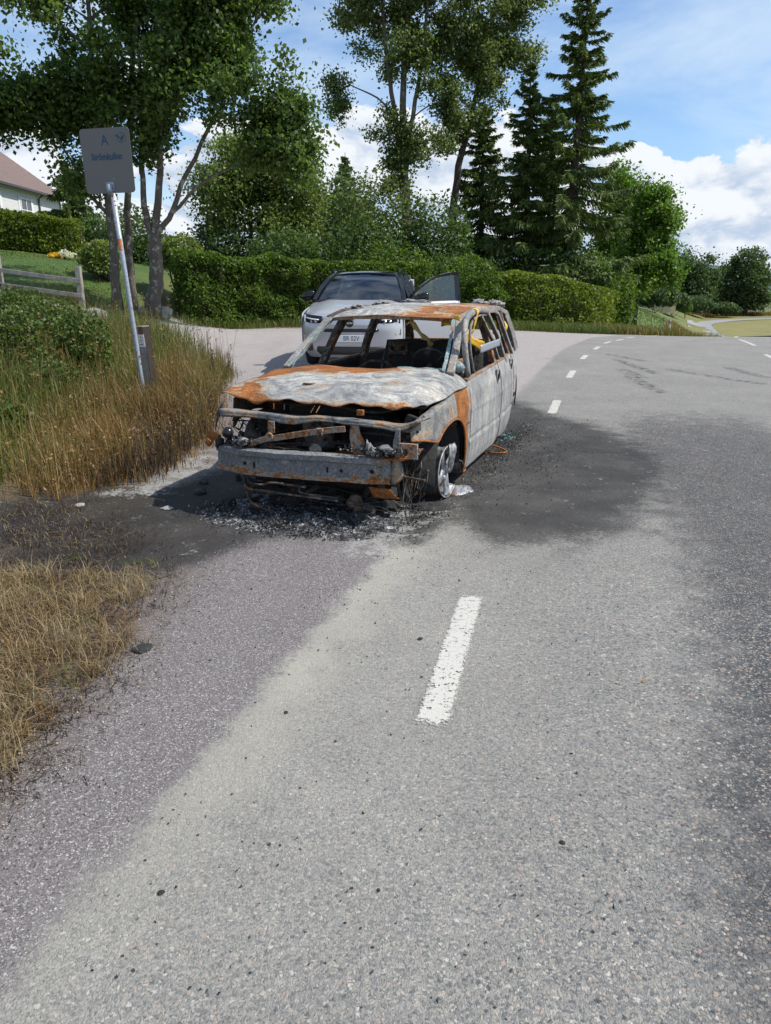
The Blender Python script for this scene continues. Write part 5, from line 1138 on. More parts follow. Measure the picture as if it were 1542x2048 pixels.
hdr = catmull(np.array([(-.64, 2.05, 1.305), (-.35, 2.02, 1.328), (0, 2.02, 1.333), (.35, 2.03, 1.326), (.605, 2.07, 1.305)]), 16); g = Geo(); rtube(g, hdr.tolist(), .028, .032); cobj(g, 'windscreen_header', B_TAN, roof, bevel=.005)
def blob(name, c, r, seed, m, parent, k=.45, sub=2):
    bm = bmesh.new(); bmesh.ops.create_icosphere(bm, subdivisions=sub, radius=1)
    for v in bm.verts:
        s = 1 + k * mnoise.noise(v.co * 2.1 + Vector((seed * 3.7, 0, seed))) + k * .5 * mnoise.noise(v.co * 5 + Vector((seed, 0, 0)))
        v.co = Vector((v.co.x * r[0], v.co.y * r[1], v.co.z * r[2])) * s + Vector(c)
    me = bpy.data.meshes.new(name); bm.to_mesh(me); bm.free(); return link_mesh(name, me, m, parent, True)
for i, (c, r) in enumerate((((-.60, 2.75, 1.41), (.035, .16, .022)), ((-.52, 3.25, 1.435), (.05, .20, .026)), ((-.25, 3.55, 1.44), (.16, .07, .028)), ((.42, 3.75, 1.43), (.07, .06, .035)), ((.52, 3.9, 1.425), (.045, .07, .030)), ((.56, 4.1, 1.40), (.05, .09, .045)))):
    blob('melted_roof_bar', tuple(np.array(c) - [0, 0, .006]), r, i + 1, M_SLAG, roof, 1.0, 3)
g = Geo(); 
for xx_ in (-.36, .0, .34): rtube(g, [(xx_ * 1.7, 3.0 + xx_, 1.385), (0, 3.0 + xx_, 1.40), (-xx_ * 1.7, 3.0 + xx_, 1.385)], .05, .015)
cobj(Geo().box((0, 2.75, 1.37), (1.22, .06, .02)), 'roof_bow', B_BROWN, roof); cobj(Geo().box((0, 3.7, 1.375), (1.2, .06, .02)), 'roof_bow', B_BROWN, roof)
# -- tail end
tgp = crumple(patch([[(x, y, z) for x in (-.66, -.4, 0, .4, .66)] for y, z in ((4.70, .34), (4.72, .60), (4.68, .80), (4.60, .955))], 12, 24), .01, 3, 6)
tail = cobj(Geo().grid(tgp), 'tailgate', B_SUP, smooth=True, solid=.02)
g = Geo(); rtube(g, [(-.62, 4.58, .95), (-.60, 4.48, 1.1), (-.54, 4.33, 1.305), (0, 4.36, 1.345), (.54, 4.33, 1.305), (.60, 4.48, 1.1), (.62, 4.58, .95)], .06, .05); cobj(g, 'tailgate_frame', B_BROWN, tail, bevel=.008)
g = Geo(); rtube(g, [(-.63, 4.57, .965), (0, 4.60, .975), (.63, 4.57, .965)], .06, .04); cobj(g, 'tailgate_ledge', B_TAN, tail, bevel=.006)
cobj(Geo().box((0, 4.78, .42), (1.15, .08, .14)), 'rear_bumper_beam', B_BEAM, bevel=.01)
# -- inside
cobj(Geo().grid(crumple(patch([[(-.72, 1.3, .20), (0, 1.3, .24), (.72, 1.3, .20)], [(-.74, 2.5, .16), (0, 2.5, .27), (.74, 2.5, .16)], [(-.70, 3.6, .18), (0, 3.6, .26), (.70, 3.6, .18)], [(-.70, 4.7, .34), (0, 4.7, .36), (.70, 4.7, .34)]], 20, 14), .02, 3, 4)), 'floor_pan', M_CHAR, smooth=True, solid=.01)
cobj(Geo().grid(crumple(patch([[(-.74, 1.34, .16), (0, 1.30, .16), (.74, 1.34, .16)], [(-.76, 1.36, .55), (0, 1.30, .55), (.76, 1.36, .55)], [(-.74, 1.42, .90), (0, 1.42, .915), (.74, 1.42, .90)]], 12, 16), .015, 4, 4)), 'firewall', M_CHAR, smooth=True, solid=.01)
dash = cobj(Geo().grid(crumple(patch([[(-.72, 1.42, .905), (0, 1.46, .90), (.72, 1.46, .905)], [(-.72, 1.62, .90), (0, 1.66, .88), (.72, 1.66, .895)], [(-.70, 1.80, .80), (0, 1.82, .76), (.70, 1.82, .80)]], 14, 30), .035, 7, 8)), 'dashboard_remains', M_CHAR, smooth=True, solid=.01)
melt = np.array([[tuple(cpx(a, b_, y=1.47 + k * .03) + np.array([0, 0, .010 * k])) for k in (0, 1, 2)] for a, b_ in ((795, 738), (830, 741), (860, 740), (890, 742), (912, 741), (922, 735))]); cobj(Geo().grid(crumple(catmull(melt, 24), .012, 10, 3)), 'melted_windscreen', M_MELT, dash, solid=.008)
blob('melted_glass_lump', cpx(915, 735, y=1.52), (.05, .04, .05), 4, M_MELT, dash, .6)
cobj(Geo().tube([(.36, 1.72, .80), (.36, 2.0, .90), (.36, 2.08, .93)], .022, 8).lathe([(.17, 0), (.18, .012), (.17, .024), (.16, .012), (.17, 0)], 24, Matrix.Translation((.36, 2.08, .92)) @ Matrix.Rotation(-1.0, 4, 'X')), 'steering_column', M_CHAR, smooth=True)
for i, (x0, x1) in enumerate(((-.56, -.06), (-.02, .56))):
    g = Geo(); P = crumple(patch([[(x0, 3.28, .42), ((x0 + x1) / 2, 3.25, .42), (x1, 3.28, .42)], [(x0, 3.36, .75), ((x0 + x1) / 2, 3.33, .75), (x1, 3.36, .75)], [(x0 + .02, 3.46, 1.03), ((x0 + x1) / 2, 3.44, 1.05), (x1 - .02, 3.46, 1.03)]], 12, 10), .012, 6, i); g.grid(P)
    sb = cobj(g, 'rear_seat_back', M_CHAR, smooth=True, solid=.03)
    for k in range(4): 
        xx_ = x0 + (x1 - x0) * (k + .7) / 4.4; g = Geo(); rtube(g, [(xx_, 3.235, .45), (xx_, 3.315, .75), (xx_, 3.415, 1.0)], .035, .02); cobj(g, 'rib', M_CHAR, sb, bevel=.004)
def plate_holes(name, c, w, h, parent, m):
    o = cobj(Geo().box(c, (w, .02, h), Matrix.Rotation(-.25, 3, 'X')), name, m, parent, bevel=.004)
    for sx_ in (-1, 1): cobj(Geo().lathe([(.024, 0), (.024, .004), (.0, .0041)], 16, Matrix.Translation((c[0] + sx_ * w * .28, c[1] - .012, c[2])) @ Matrix.Rotation(math.pi / 2 - .25, 4, 'X')), 'bolt_hole', M_BLACKHOLE, o)
    cobj(Geo().tube([(c[0] + .018 * math.sin(t * 2), c[1] - .0155, c[2] + .026 - .052 * t / 3.14) for t in np.linspace(0, 3.14, 10)], .004, 5), 'pressed_rib', B_TAN, o)
    return o
plate_holes('seat_bracket', tuple(cpx(796, 696, y=3.25)), .22, .14, car, B_BROWN)
for sx_ in (-1, 1):       # burnt front seat frames
    g = Geo(); xc = sx_ * .36
    g.tube([(xc - .22, 2.30, .36), (xc - .22, 2.52, .62), (xc - .20, 2.60, .80), (xc - .08, 2.63, .88), (xc + .08, 2.63, .88), (xc + .20, 2.60, .80), (xc + .22, 2.52, .62), (xc + .22, 2.30, .36)], .016, 6)
    g.tube([(xc - .22, 1.95, .34), (xc - .22, 2.32, .34), (xc + .22, 2.32, .34), (xc + .22, 1.95, .34)], .016, 6)
    for k in range(5): g.tube([(xc - .21, 2.44 + .03 * k, .46 + .07 * k), (xc, 2.46 + .03 * k, .45 + .07 * k), (xc + .21, 2.44 + .03 * k, .46 + .07 * k)], .005, 4)
    cobj(g, 'seat_frame', B_BROWN, smooth=True)
# -- front end
prof = [(.075, .497), (.002, .488), (.0, .452), (.020, .444), (.020, .352), (.0, .343), (-.006, .316), (.065, .304)]
BP = np.array([[(x, y + .12 * (abs(x) / .70) ** 2.4 + .006 * math.sin(x * 7), z + .006 * math.sin(x * 4 + 1)) for y, z in prof] for x in np.linspace(-.705, .665, 40)])
beam = cobj(Geo().grid(crumple(BP, .004, 6, 2)), 'bumper_beam', B_BEAM, smooth=False, solid=.005)
for sx_, w_, h_, z_ in ((-.60, .030, .030, .405), (-.42, .026, .026, .392), (-.335, .014, .05, .388), (.235, .013, .048, .392), (.335, .024, .024, .392), (.545, .032, .030, .398)):
    yb = .020 + .12 * (abs(sx_) / .70) ** 2.4 + .006 * math.sin(sx_ * 7)
    Mx = Matrix.Translation((sx_, yb - .0075, z_ + .006 * math.sin(sx_ * 4 + 1))) @ Matrix.Rotation(math.pi / 2, 4, 'X') @ Matrix.Diagonal((w_ / 2, h_ / 2, 1, 1))
    hl = cobj(Geo().lathe([(1, 0), (1, .002), (0, .0021)], 16 if w_ > .02 else 10, Mx), 'beam_hole', M_BLACKHOLE, beam)
for sx_ in (-.56, .56):
    g = Geo(); g.box((sx_, .26, .40), (.10, .34, .13)); cobj(g, 'crash_box', B_SUP, bevel=.008)
    g = Geo(); g.box((sx_ * .95, .85, .38), (.09, .9, .12)); cobj(g, 'frame_rail', M_CHAR, bevel=.008)
cobj(Geo().grid(crumple(patch([[(.665, .12, .48), (.70, .10, .50), (.72, .16, .49)], [(.66, .12, .40), (.71, .12, .40), (.74, .20, .40)], [(.65, .13, .31), (.69, .15, .30), (.70, .24, .31)]], 10, 8), .012, 9, 2)), 'torn_bracket_plate', B_SUP, smooth=True, solid=.004)
ub = [(-.66, .69), (-.42, .695), (-.1, .675), (.13, .700), (.36, .682), (.5, .69), (.72, .672), (.85, .735)]; ut = [(-.68, .748), (-.42, .738), (-.1, .728), (.13, .735), (.36, .728), (.5, .724), (.72, .712), (.88, .765)]
SP = np.array([[(bx_, .16 + .02 * math.sin(k * 2.1), bz_), (bx_, .145, bz_ + .012), (bx_ * .5 + tx_ * .5, .15, (bz_ + tz_) / 2), (tx_, .16, tz_), (tx_, .24, tz_ - .004), (tx_, .34, tz_ - .02)] for k, ((bx_, bz_), (tx_, tz_)) in enumerate(zip(ub, ut))])
sup = cobj(Geo().grid(crumple(patch(SP, 50, 14), .008, 7, 5)), 'radiator_support', B_SUP, smooth=True, solid=.005)
g = Geo(); rtube(g, catmull(np.array([(-.40, .10, .520), (-.27, .10, .565), (-.20, .10, .575), (-.02, .11, .612), (.20, .12, .652), (.33, .13, .668)]), 16).tolist(), .012, .042); cb = cobj(g, 'cross_strut', B_TAN, bevel=.003)
cobj(Geo().lathe([(.030, 0), (.030, .012), (.012, .013), (.012, .004), (0, .004)], 16, Matrix.Translation((-.235, .095, .585)) @ Matrix.Rotation(math.pi / 2, 4, 'X')), 'strut_boss', B_TAN, cb, smooth=True)
cobj(Geo().box((-.238, .13, .648), (.052, .012, .085)), 'latch_bracket', B_TAN, sup, bevel=.003)
cobj(Geo().box((.15, .11, .655), (.05, .03, .022)).box((.135, .11, .630), (.008, .02, .035)).box((.165, .11, .630), (.008, .02, .035)), 'hook_bracket', B_TAN, sup, bevel=.003)
cobj(Geo().grid(crumple(patch([[(.36, .17, .70), (.42, .16, .70)], [(.355, .15, .64), (.425, .16, .64)], [(.375, .12, .57), (.455, .17, .58)], [(.40, .10, .49), (.47, .15, .49)]], 14, 5), .008, 10, 6)), 'twisted_bracket', B_TAN, smooth=True, solid=.005)
cobj(Geo().box((.415, .20, .775), (.05, .03, .04)), 'rust_block', B_RUST, sup, bevel=.006)
g = Geo(); 
for x_ in (.02, .06): g.tube([(x_ + .02, .20, .755), (x_ + .035, .24, .80)], .003, 5)
cobj(g, 'prop_wires', B_TAN)
shelf = cobj(Geo().grid(crumple(patch([[(.18, .08, .470), (.5, .07, .478), (.70, .07, .492), (.84, .09, .515)], [(.18, .34, .475), (.5, .36, .485), (.70, .36, .50), (.82, .36, .52)]], 8, 24), .008, 6, 7)), 'lower_shelf', B_RUST, smooth=True, solid=.006)
cobj(Geo().box((.27, .06, .482), (.17, .03, .014), Matrix.Rotation(-.03, 3, 'Y')), 'rusty_strip', B_RUST, shelf, bevel=.003)
mb_ = cobj(Geo().grid(crumple(patch([[(.70, .13, .70), (.73, .13, .70)], [(.68, .12, .60), (.735, .12, .60)], [(.70, .11, .50), (.76, .12, .50)]], 12, 5), .008, 9, 3)), 'lamp_post_plate', B_SUP, smooth=True, solid=.004)
cobj(Geo().box((.795, .10, .588), (.13, .03, .035)).box((.83, .09, .54), (.07, .012, .075)), 'fender_mount', B_TAN, bevel=.004)
cobj(Geo().box((.70, .46, .63), (.13, .03, .20), Matrix.Rotation(.3, 3, 'Y')), 'lamp_bucket', M_CHAR, bevel=.01); g = Geo(); rtube(g, [(.68, .34, .56), (.76, .36, .66), (.80, .40, .72)], .05, .02); cobj(g, 'lamp_strut', B_SUP)
horn = cobj(Geo().lathe([(.0, .0), (.043, .0), (.045, .012), (.041, .016), (.036, .010), (.010, .010), (.009, .016), (0, .017)], 28, Matrix.Translation((.115, .11, .512)) @ Matrix.Rotation(math.pi / 2, 4, 'X')), 'horn_disc', B_SUP, smooth=False)
cobj(Geo().lathe([(.009, 0), (.007, .004), (0, .005)], 10, Matrix.Translation((.115, .092, .512)) @ Matrix.Rotation(math.pi / 2, 4, 'X')), 'horn_bolt', B_TAN, horn)
eng = cobj(Geo().box((.05, .78, .50), (.74, .42, .40)).box((-.05, .70, .72), (.55, .28, .10)).box((.42, .62, .52), (.20, .30, .30)), 'engine_block', M_CHAR, bevel=.03)
cobj(Geo().box((-.02, .45, .555), (.24, .05, .20), Matrix.Rotation(-.08, 3, 'X')), 'radiator_core', burnt('dull_core', .2, .55, .1), bevel=.006)
for i, x_ in enumerate((-.12, .0, .12, .24)): cobj(Geo().tube([(x_, .70, .70), (x_, .60, .64), (x_ + .02, .55, .50)], .028, 8), 'manifold_pipe', M_CHAR, eng, smooth=True)
for sx_ in (-.60, .60): cobj(Geo().lathe([(.10, 0), (.09, .05), (.05, .08), (.05, .10), (0, .10)], 16, Matrix.Translation((sx_, 1.02, .70))), 'strut_tower', M_CHAR, smooth=True)
sph = cobj(Geo().lathe([(.0, -.043), (.022, -.037), (.037, -.022), (.043, 0), (.037, .022), (.022, .037), (0, .043)], 20, Matrix.Translation((-.59, .12, .585))), 'lamp_globe', mat('sooty_bulb', None, (.012, .012, .014), .25), smooth=True)
for i in range(14):
    r_ = np.random.default_rng(900 + i); c = (-.68 + .40 * r_.random(), .14 + .14 * r_.random(), .475 + .03 * r_.random()); blob('charred_lump', c, tuple(.025 + .03 * r_.random(3)), i, M_CHAR, car, .6)
for i in range(10):
    r_ = np.random.default_rng(930 + i); c = (.46 + .28 * r_.random(), .12 + .14 * r_.random(), .515 + .02 * r_.random()); blob('charred_lump', c, tuple(.025 + .035 * r_.random(3)), i + 20, M_CHAR, car, .6)
def flakes(name, C, size, seed, parent, m=M_ASH, kind='stuff'):
    V, Fq = leaf_quads(C, size, np.random.default_rng(seed), .4, .8, .25); o = link_mesh(name, np_mesh(name, V, Fq), m, parent); o['kind'] = kind; return o
r_ = np.random.default_rng(77)
flakes('ash_heap', np.c_[.58 + .11 * r_.normal(size=500), .13 + .05 * r_.normal(size=500), .525 + .035 * r_.random(500)], .022, 1, car)
flakes('ash_heap', np.c_[-.45 + .06 * r_.normal(size=260), .11 + .04 * r_.normal(size=260), .515 + .04 * r_.random(260)], .02, 2, car)
for i, (c, r) in enumerate((((.63, .11, .555), (.05, .04, .026)), ((.515, .09, .55), (.022, .02, .045)), ((.545, .085, .54), (.02, .018, .035)), ((-.45, .09, .535), (.045, .03, .03)))): blob('white_ash_lump', c, r, 50 + i, M_SLAG, car, .9)
wire = Geo()
rw = np.random.default_rng(31)
def wires(n, p0, p1, spread, m, name, r=.0025):
    g = Geo()
    for k in range(n):
        a = np.array(p0) + rw.normal(size=3) * spread; b_ = np.array(p1) + rw.normal(size=3) * spread * 1.5; md = (a + b_) / 2 + rw.normal(size=3) * spread * 1.6
        g.tube(catmull(np.array([a, md, b_]), 8).tolist(), r, 4)
    o = cobj(g, name, m); o['kind'] = 'stuff'; return o
wires(12, (.73, .24, .42), (.76, .22, .05), .022, B_DARK, 'burnt_wiring', .002); wires(14, (.70, .75, .42), (.66, .60, .10), .03, B_BROWN, 'hanging_strands', .004)
wires(14, (-.35, .16, .50), (.02, .14, .485), .02, B_BROWN, 'burnt_wiring'); wires(6, (-.60, .2, .70), (-.55, .18, .52), .05, M_CHAR, 'burnt_wiring'); wires(8, (-.3, .25, .15), (.55, .22, .08), .04, B_DARK, 'burnt_wiring', .003)
rip = crumple(patch([[(-.66, .20, .76), (-.74, .32, .80)], [(-.70, .18, .66), (-.78, .30, .70)], [(-.735, .18, .585), (-.80, .28, .60)]], 10, 8), .02, 8, 4); cobj(Geo().grid(rip), 'torn_fender_sheet', M_CHAR, smooth=True, solid=.004)
cobj(Geo().box((-.73, .15, .545), (.10, .04, .05), Matrix.Rotation(.3, 3, 'Y')).box((-.755, .12, .505), (.045, .03, .05), Matrix.Rotation(.6, 3, 'Y')), 'rusty_corner_bracket', B_RUST, bevel=.006)
for i, path in enumerate(([(-.46, .10, .31), (-.45, .08, .225), (-.40, .06, .195), (-.20, .05, .19), (.30, .05, .175)], [(-.43, .10, .31), (-.42, .08, .25), (-.36, .07, .232), (-.28, .07, .235), (-.22, .07, .255), (.05, .06, .25)], [(-.44, .07, .19), (-.38, .03, .11), (-.25, .0, .075), (-.17, -.02, .07)], [(.0, .07, .25), (.02, .06, .205), (.30, .05, .195)])):
    cobj(Geo().tube(catmull(np.array(path), 18).tolist(), .0085, 8), 'coolant_pipe', B_BROWN, smooth=True)
cobj(Geo().box((.0, .5, .20), (1.15, .14, .09)), 'subframe', M_CHAR, bevel=.02); cobj(Geo().grid(crumple(patch([[(.50, .12, .28), (.66, .14, .27)], [(.52, .16, .20), (.70, .20, .19)]], 8, 8), .012, 8, 2)), 'rusty_deflector', B_RUST, smooth=True, solid=.005)
# -- tangle of burnt parts in the engine bay
rj = np.random.default_rng(55)
gj, gk = Geo(), Geo()
for k in range(90):
    c = np.array([-.62 + 1.22 * rj.random(), .20 + .35 * rj.random(), .36 + .32 * rj.random() ** 1.3]); R = Matrix.Rotation(rj.random() * 6.28, 3, 'X') @ Matrix.Rotation(rj.random() * 6.28, 3, 'Z')
    s_ = tuple(np.array([.015 + .07 * rj.random(), .01 + .03 * rj.random(), .01 + .05 * rj.random()]))
    (gj if k % 6 else gk).box(c.tolist(), s_, R, .8)
for k in range(26):
    a = np.array([-.6 + 1.2 * rj.random(), .18 + .25 * rj.random(), .40 + .28 * rj.random()]); b_ = a + rj.normal(size=3) * np.array([.2, .08, .09]); b_[2] = min(max(.2, b_[2]), .66); a[2] = min(a[2], .66)
    b_[1] = min(max(b_[1], .14), .6); (gj if k % 3 else gk).tube(catmull(np.array([a, (a + b_) / 2 + rj.normal(size=3) * .02, b_]), 7).tolist(), .004 + .008 * rj.random(), 6)
cobj(gj, 'engine_bay_remains', M_CHAR)['kind'] = 'stuff'; cobj(gk, 'engine_bay_scrap', B_BROWN)['kind'] = 'stuff'
gj = Geo()
for k in range(46):
    x_ = -.68 + 1.30 * rj.random(); y_ = .08 + .5 * rj.random(); z_ = .05 + .2 * rj.random() ** 1.5
    gj.box((x_, y_, z_), tuple(np.array([.02 + .12 * rj.random(), .02 + .06 * rj.random(), .015 + .05 * rj.random()])), Matrix.Rotation(rj.normal() * .6, 3, 'X') @ Matrix.Rotation(rj.random() * 6, 3, 'Z'), .7)
cobj(gj, 'collapsed_undertray', M_CHAR)['kind'] = 'stuff'
# -- wheels
def wheel(c, sgn, parent, seed, melted):
    Mw = Matrix.Translation(c) @ Matrix.Rotation(sgn * math.pi / 2, 4, 'Y')
    w = empty('wheel', c); w.parent = parent; Mw = Matrix.Rotation(-.22 if melted and sgn > 0 else 0, 4, 'Z') @ Matrix.Rotation(sgn * math.pi / 2, 4, 'Y') @ Matrix.Rotation(sgn * -.10, 4, 'X')
    g = Geo(); n = 44; rows = []
    lim = 34 if melted else 44
    for k in range(lim + 1):
        t = 2 * math.pi * k / 44 + 2.2
        rag = 1 - (.35 * abs(mnoise.noise(Vector((k * .7, seed, 0))))) if melted else 1
        rows.append([tuple(Mw @ Vector((r * math.cos(t), r * math.sin(t), z))) for r, z in ((.205, -.15 * rag), (.188, -.12 * rag), (.182, -.03), (.195, .02), (.206, .03), (.213, .042), (.206, .046), (.196, .036))])
    g.grid(np.array(rows)); rim = g.obj('rim', M_ALU, w, True, solid=.007)
    for k in range(5):
        if melted and k in (0,): continue
        t = 2 * math.pi * k / 5 + 1.2; u = Vector((math.cos(t), math.sin(t), 0)); v = Vector((-math.sin(t), math.cos(t), 0)); q = []
        for s, wd, zz in ((.03, .045, .015), (.10, .036, .028), (.15, .034, .034), (.198, .05, .034)):
            q.append([tuple(Mw @ (u * s - v * wd + Vector((0, 0, zz - .012)))), tuple(Mw @ (u * s - v * wd * .6 + Vector((0, 0, zz)))), tuple(Mw @ (u * s + v * wd * .6 + Vector((0, 0, zz)))), tuple(Mw @ (u * s + v * wd + Vector((0, 0, zz - .012))))])
        Geo().grid(crumple(catmull(np.array(q), 8), .008 if melted else .002, 8, k + seed)).obj('spoke', M_ALU, w, True, solid=.014)
    Geo().lathe([(.0, -.02), (.055, -.02), (.06, .01), (.035, .026), (.0, .028)], 20, Mw).obj('hub', M_ALU, w, True)
    Geo().lathe([(.0, -.06), (.14, -.06), (.14, -.035), (.06, -.03), (0, -.03)], 28, Mw).obj('brake_disc', B_RUST, w, True)
wheel((.79, 1.02, .208), 1, car, 3, True); wheel((-.79, 1.02, .208), -1, car, 4, True); wheel((.60, 3.93, .212), 1, car, 5, False); wheel((-.60, 3.93, .212), -1, car, 6, False)
cobj(Geo().tube([(.64, 1.02, .22), (.62, 1.03, .5), (.60, 1.02, .74)], [.035, .03, .028], 10), 'strut', B_BROWN, smooth=True); cobj(Geo().box((.60, 1.0, .17), (.30, .07, .05)), 'control_arm', B_BROWN, bevel=.01)
cobj(Geo().grid(crumple(patch([[(.84, .99, .43), (.86, 1.06, .43)], [(.85, .96, .36), (.885, 1.05, .37)], [(.835, .98, .27), (.87, 1.03, .28)], [(.83, 1.0, .19), (.85, 1.03, .20)]], 12, 6), .012, 9, 7)), 'melted_spoke_sheet', M_ALU, smooth=True, solid=.006)

# ------------------------------------------------------------------ things tied to the wreck
def tape_build(nt, b):
    p = objco(nt); n = noi(nt, p, 22., 4, .6); v = noi(nt, vmath(nt, 'MULTIPLY', p, (1, 1, 1)), 55., 2, .5)
    c = mix(nt, n, (.50, .27, .012, 1), (.78, .48, .03, 1)); c = mix(nt, mth(nt, 'MULTIPLY', step(nt, v, .60, .66), .75), c, (.20, .07, .02, 1)); setc(nt, b, c, .4, n, .5, .01)
M_TAPE = mat('yellow_tape', tape_build); M_DUCT = mat('silver_tape', None, (.27, .30, .34), .42, .2)
def ribbon(name, pts, w, wd, m, lab, cat, group, seed, amp=.006):
    C = catmull(np.array(pts, float), 26 if len(pts) > 2 else 8); wdv = np.array(wd, float); wdv /= np.linalg.norm(wdv)
    P = np.array([[c + wdv * w * (k - .5) * (1 + (.25 if len(pts) > 2 else 0) * math.sin(i * .8 + seed)) for k in np.linspace(0, 1, 5)] for i, c in enumerate(C)]); P = crumple(P, amp, 12, seed)
    Rz = np.array([_O3 + _lx3 * q[0] + _ly3 * q[1] + np.array([0, 0, q[2]]) for q in P.reshape(-1, 3)]).reshape(P.shape)
    o = Geo().grid(Rz).obj(name, m, None, True, solid=.002); return tag(o, lab, cat, group)
GT = 'yellow barrier tape on the wreck'
ribbon('barrier_tape', [cpx(884, 641, y=2.12), cpx(897, 644, y=2.08), cpx(914, 643, y=2.03), cpx(921, 652, y=2.0), cpx(926, 668, y=2.15), cpx(945, 682, x=.70), cpx(967, 694, x=.69)], .085, (.2, .15, 1), M_TAPE, 'wide crumpled yellow tape wound round the left windscreen pillar', 'tape', GT, 1, .014)
ribbon('barrier_tape', [cpx(947, 617, x=.735), cpx(955, 621, x=.76), cpx(954, 634, x=.765), cpx(948, 655, x=.75), cpx(944, 667, x=.73)], .05, (.1, 1, .1), M_TAPE, 'pale yellow tape hanging over the front door frame', 'tape', GT, 2)
ribbon('barrier_tape', [cpx(811, 651, y=4.1), cpx(820, 643, y=4.0), cpx(826, 647, y=3.95), cpx(842, 668, y=3.7), cpx(864, 690, y=3.4)], .05, (.5, .2, .8), M_TAPE, 'yellow tape slung from the roof down to the rear seat', 'tape', GT, 3)
ribbon('barrier_tape', [cpx(1004, 637, x=.66), cpx(1011, 645, x=.70), cpx(1013, 655, x=.72), cpx(1008, 662, x=.70)], .07, (.2, 1, -.3), M_TAPE, 'orange yellow tape wrapped at the rear corner of the roof', 'tape', GT, 4)
ribbon('barrier_tape', [cpx(986, 668, x=.62), cpx(990, 652, x=.64), cpx(994, 640, x=.66)], .06, (.2, 1, .2), M_TAPE, 'short yellow tape hanging inside the rear door window', 'tape', GT, 5)
ribbon('duct_tape', [cpx(961, 699, x=.765), cpx(1000, 684, x=.785)], .075, (.0, .1, 1), M_DUCT, 'silver tape stretched across the front door window', 'tape', None, 6, .0015)
# seat debris seen through the side window
o = Geo().box((.50, 2.62, .72), (.10, .16, .42), Matrix.Rotation(.12, 3, 'X')).obj('side_panel_remains', B_TAN, car, bevel=.01)

# ------------------------------------------------------------------ grey SUV with its door open
SA = math.radians(6.6); SO = np.array([-.63, 13.35]); SZ = .175
suv = empty('grey_suv', (SO[0], SO[1], SZ), -SA); tag(suv, 'silver grey SUV with black roof and open driver door behind the wreck', 'car')
def paint_metal(nt, b):
    n = noi(nt, objco(nt), 900., 1, .5); setc(nt, b, mix(nt, n, (.40, .41, .43, 1), (.50, .51, .53, 1)), .34); b.inputs['Metallic'].default_value = .35; b.inputs['Coat Weight'].default_value = .8; b.inputs['Coat Roughness'].default_value = .04
M_SILVER = mat('silver_paint', paint_metal); M_GLOSSB = mat('gloss_black', None, (.010, .010, .011), .08); M_PLASTIC = mat('grey_plastic', None, (.035, .036, .038), .55)
M_TYRE2 = mat('tyre_rubber', None, (.02, .02, .021), .8); M_CHROME = mat('bright_metal', None, (.6, .6, .62), .2, 1.0); M_LED = mat('lamp_white', None, (.85, .87, .9), .2); M_SEAT = mat('seat_cloth', None, (.03, .03, .033), .9); M_PLATE = mat('plate_white', None, (.78, .78, .77), .4)
def glass_mat(name, tint, refl_r=.02):
    m = bpy.data.materials.new(name); m.use_nodes = True; nt = m.node_tree; out = nt.nodes['Material Output']; nt.nodes.remove(nt.nodes['Principled BSDF'])
    tr = nd(nt, 'BsdfTransparent', {0: (*tint, 1)}); gl = nd(nt, 'BsdfGlossy', {'Color': (1, 1, 1, 1), 'Roughness': refl_r}); fr_ = nd(nt, 'Fresnel', {'IOR': 2.1})
    nt.links.new(nd(nt, 'MixShader', {0: fr_.outputs[0], 1: tr.outputs[0], 2: gl.outputs[0]}).outputs[0], out.inputs[0]); return m
M_SCREEN = glass_mat('windscreen_glass', (.38, .42, .42)); M_DOORGLASS = glass_mat('door_glass', (.62, .70, .66))
def sgrid(P, name, m, parent=suv, **k): return Geo().grid(np.array(P)).obj(name, m, parent, True, **k)
def bow(x): return float(np.interp(abs(x), [0, .3, .6, .78, .88, .92, .935], [0, .012, .06, .14, .26, .40, .62]))
XS = [-.935, -.92, -.88, -.78, -.6, -.3, 0, .3, .6, .78, .88, .92, .935]
fas = [[(x * s, y + bow(x) * (1 + t), z) for x in XS] for z, y, s, t in ((.20, .16, .93, .1), (.30, .07, .97, 0), (.42, .02, 1, 0), (.56, .0, 1, 0), (.70, -.01, 1, 0), (.82, .01, .995, 0), (.92, .05, .985, 0), (.955, .10, .975, 0))]
front = sgrid(patch(fas, 24, 48), 'front_bumper', M_SILVER)
hoodp = [[(x * s, y + bow(x) * k, z - .055 * (abs(x) / .93) ** 3 + (.012 if .35 < abs(x) < .7 else 0)) for x in XS] for y, z, k, s in ((.10, .958, 1, .972), (.24, 1.025, .9, .972), (.55, 1.095, .55, .972), (.90, 1.155, .25, .96), (1.18, 1.195, .10, .95))]
sgrid(patch(hoodp, 24, 40), 'hood', M_SILVER, solid=.01)
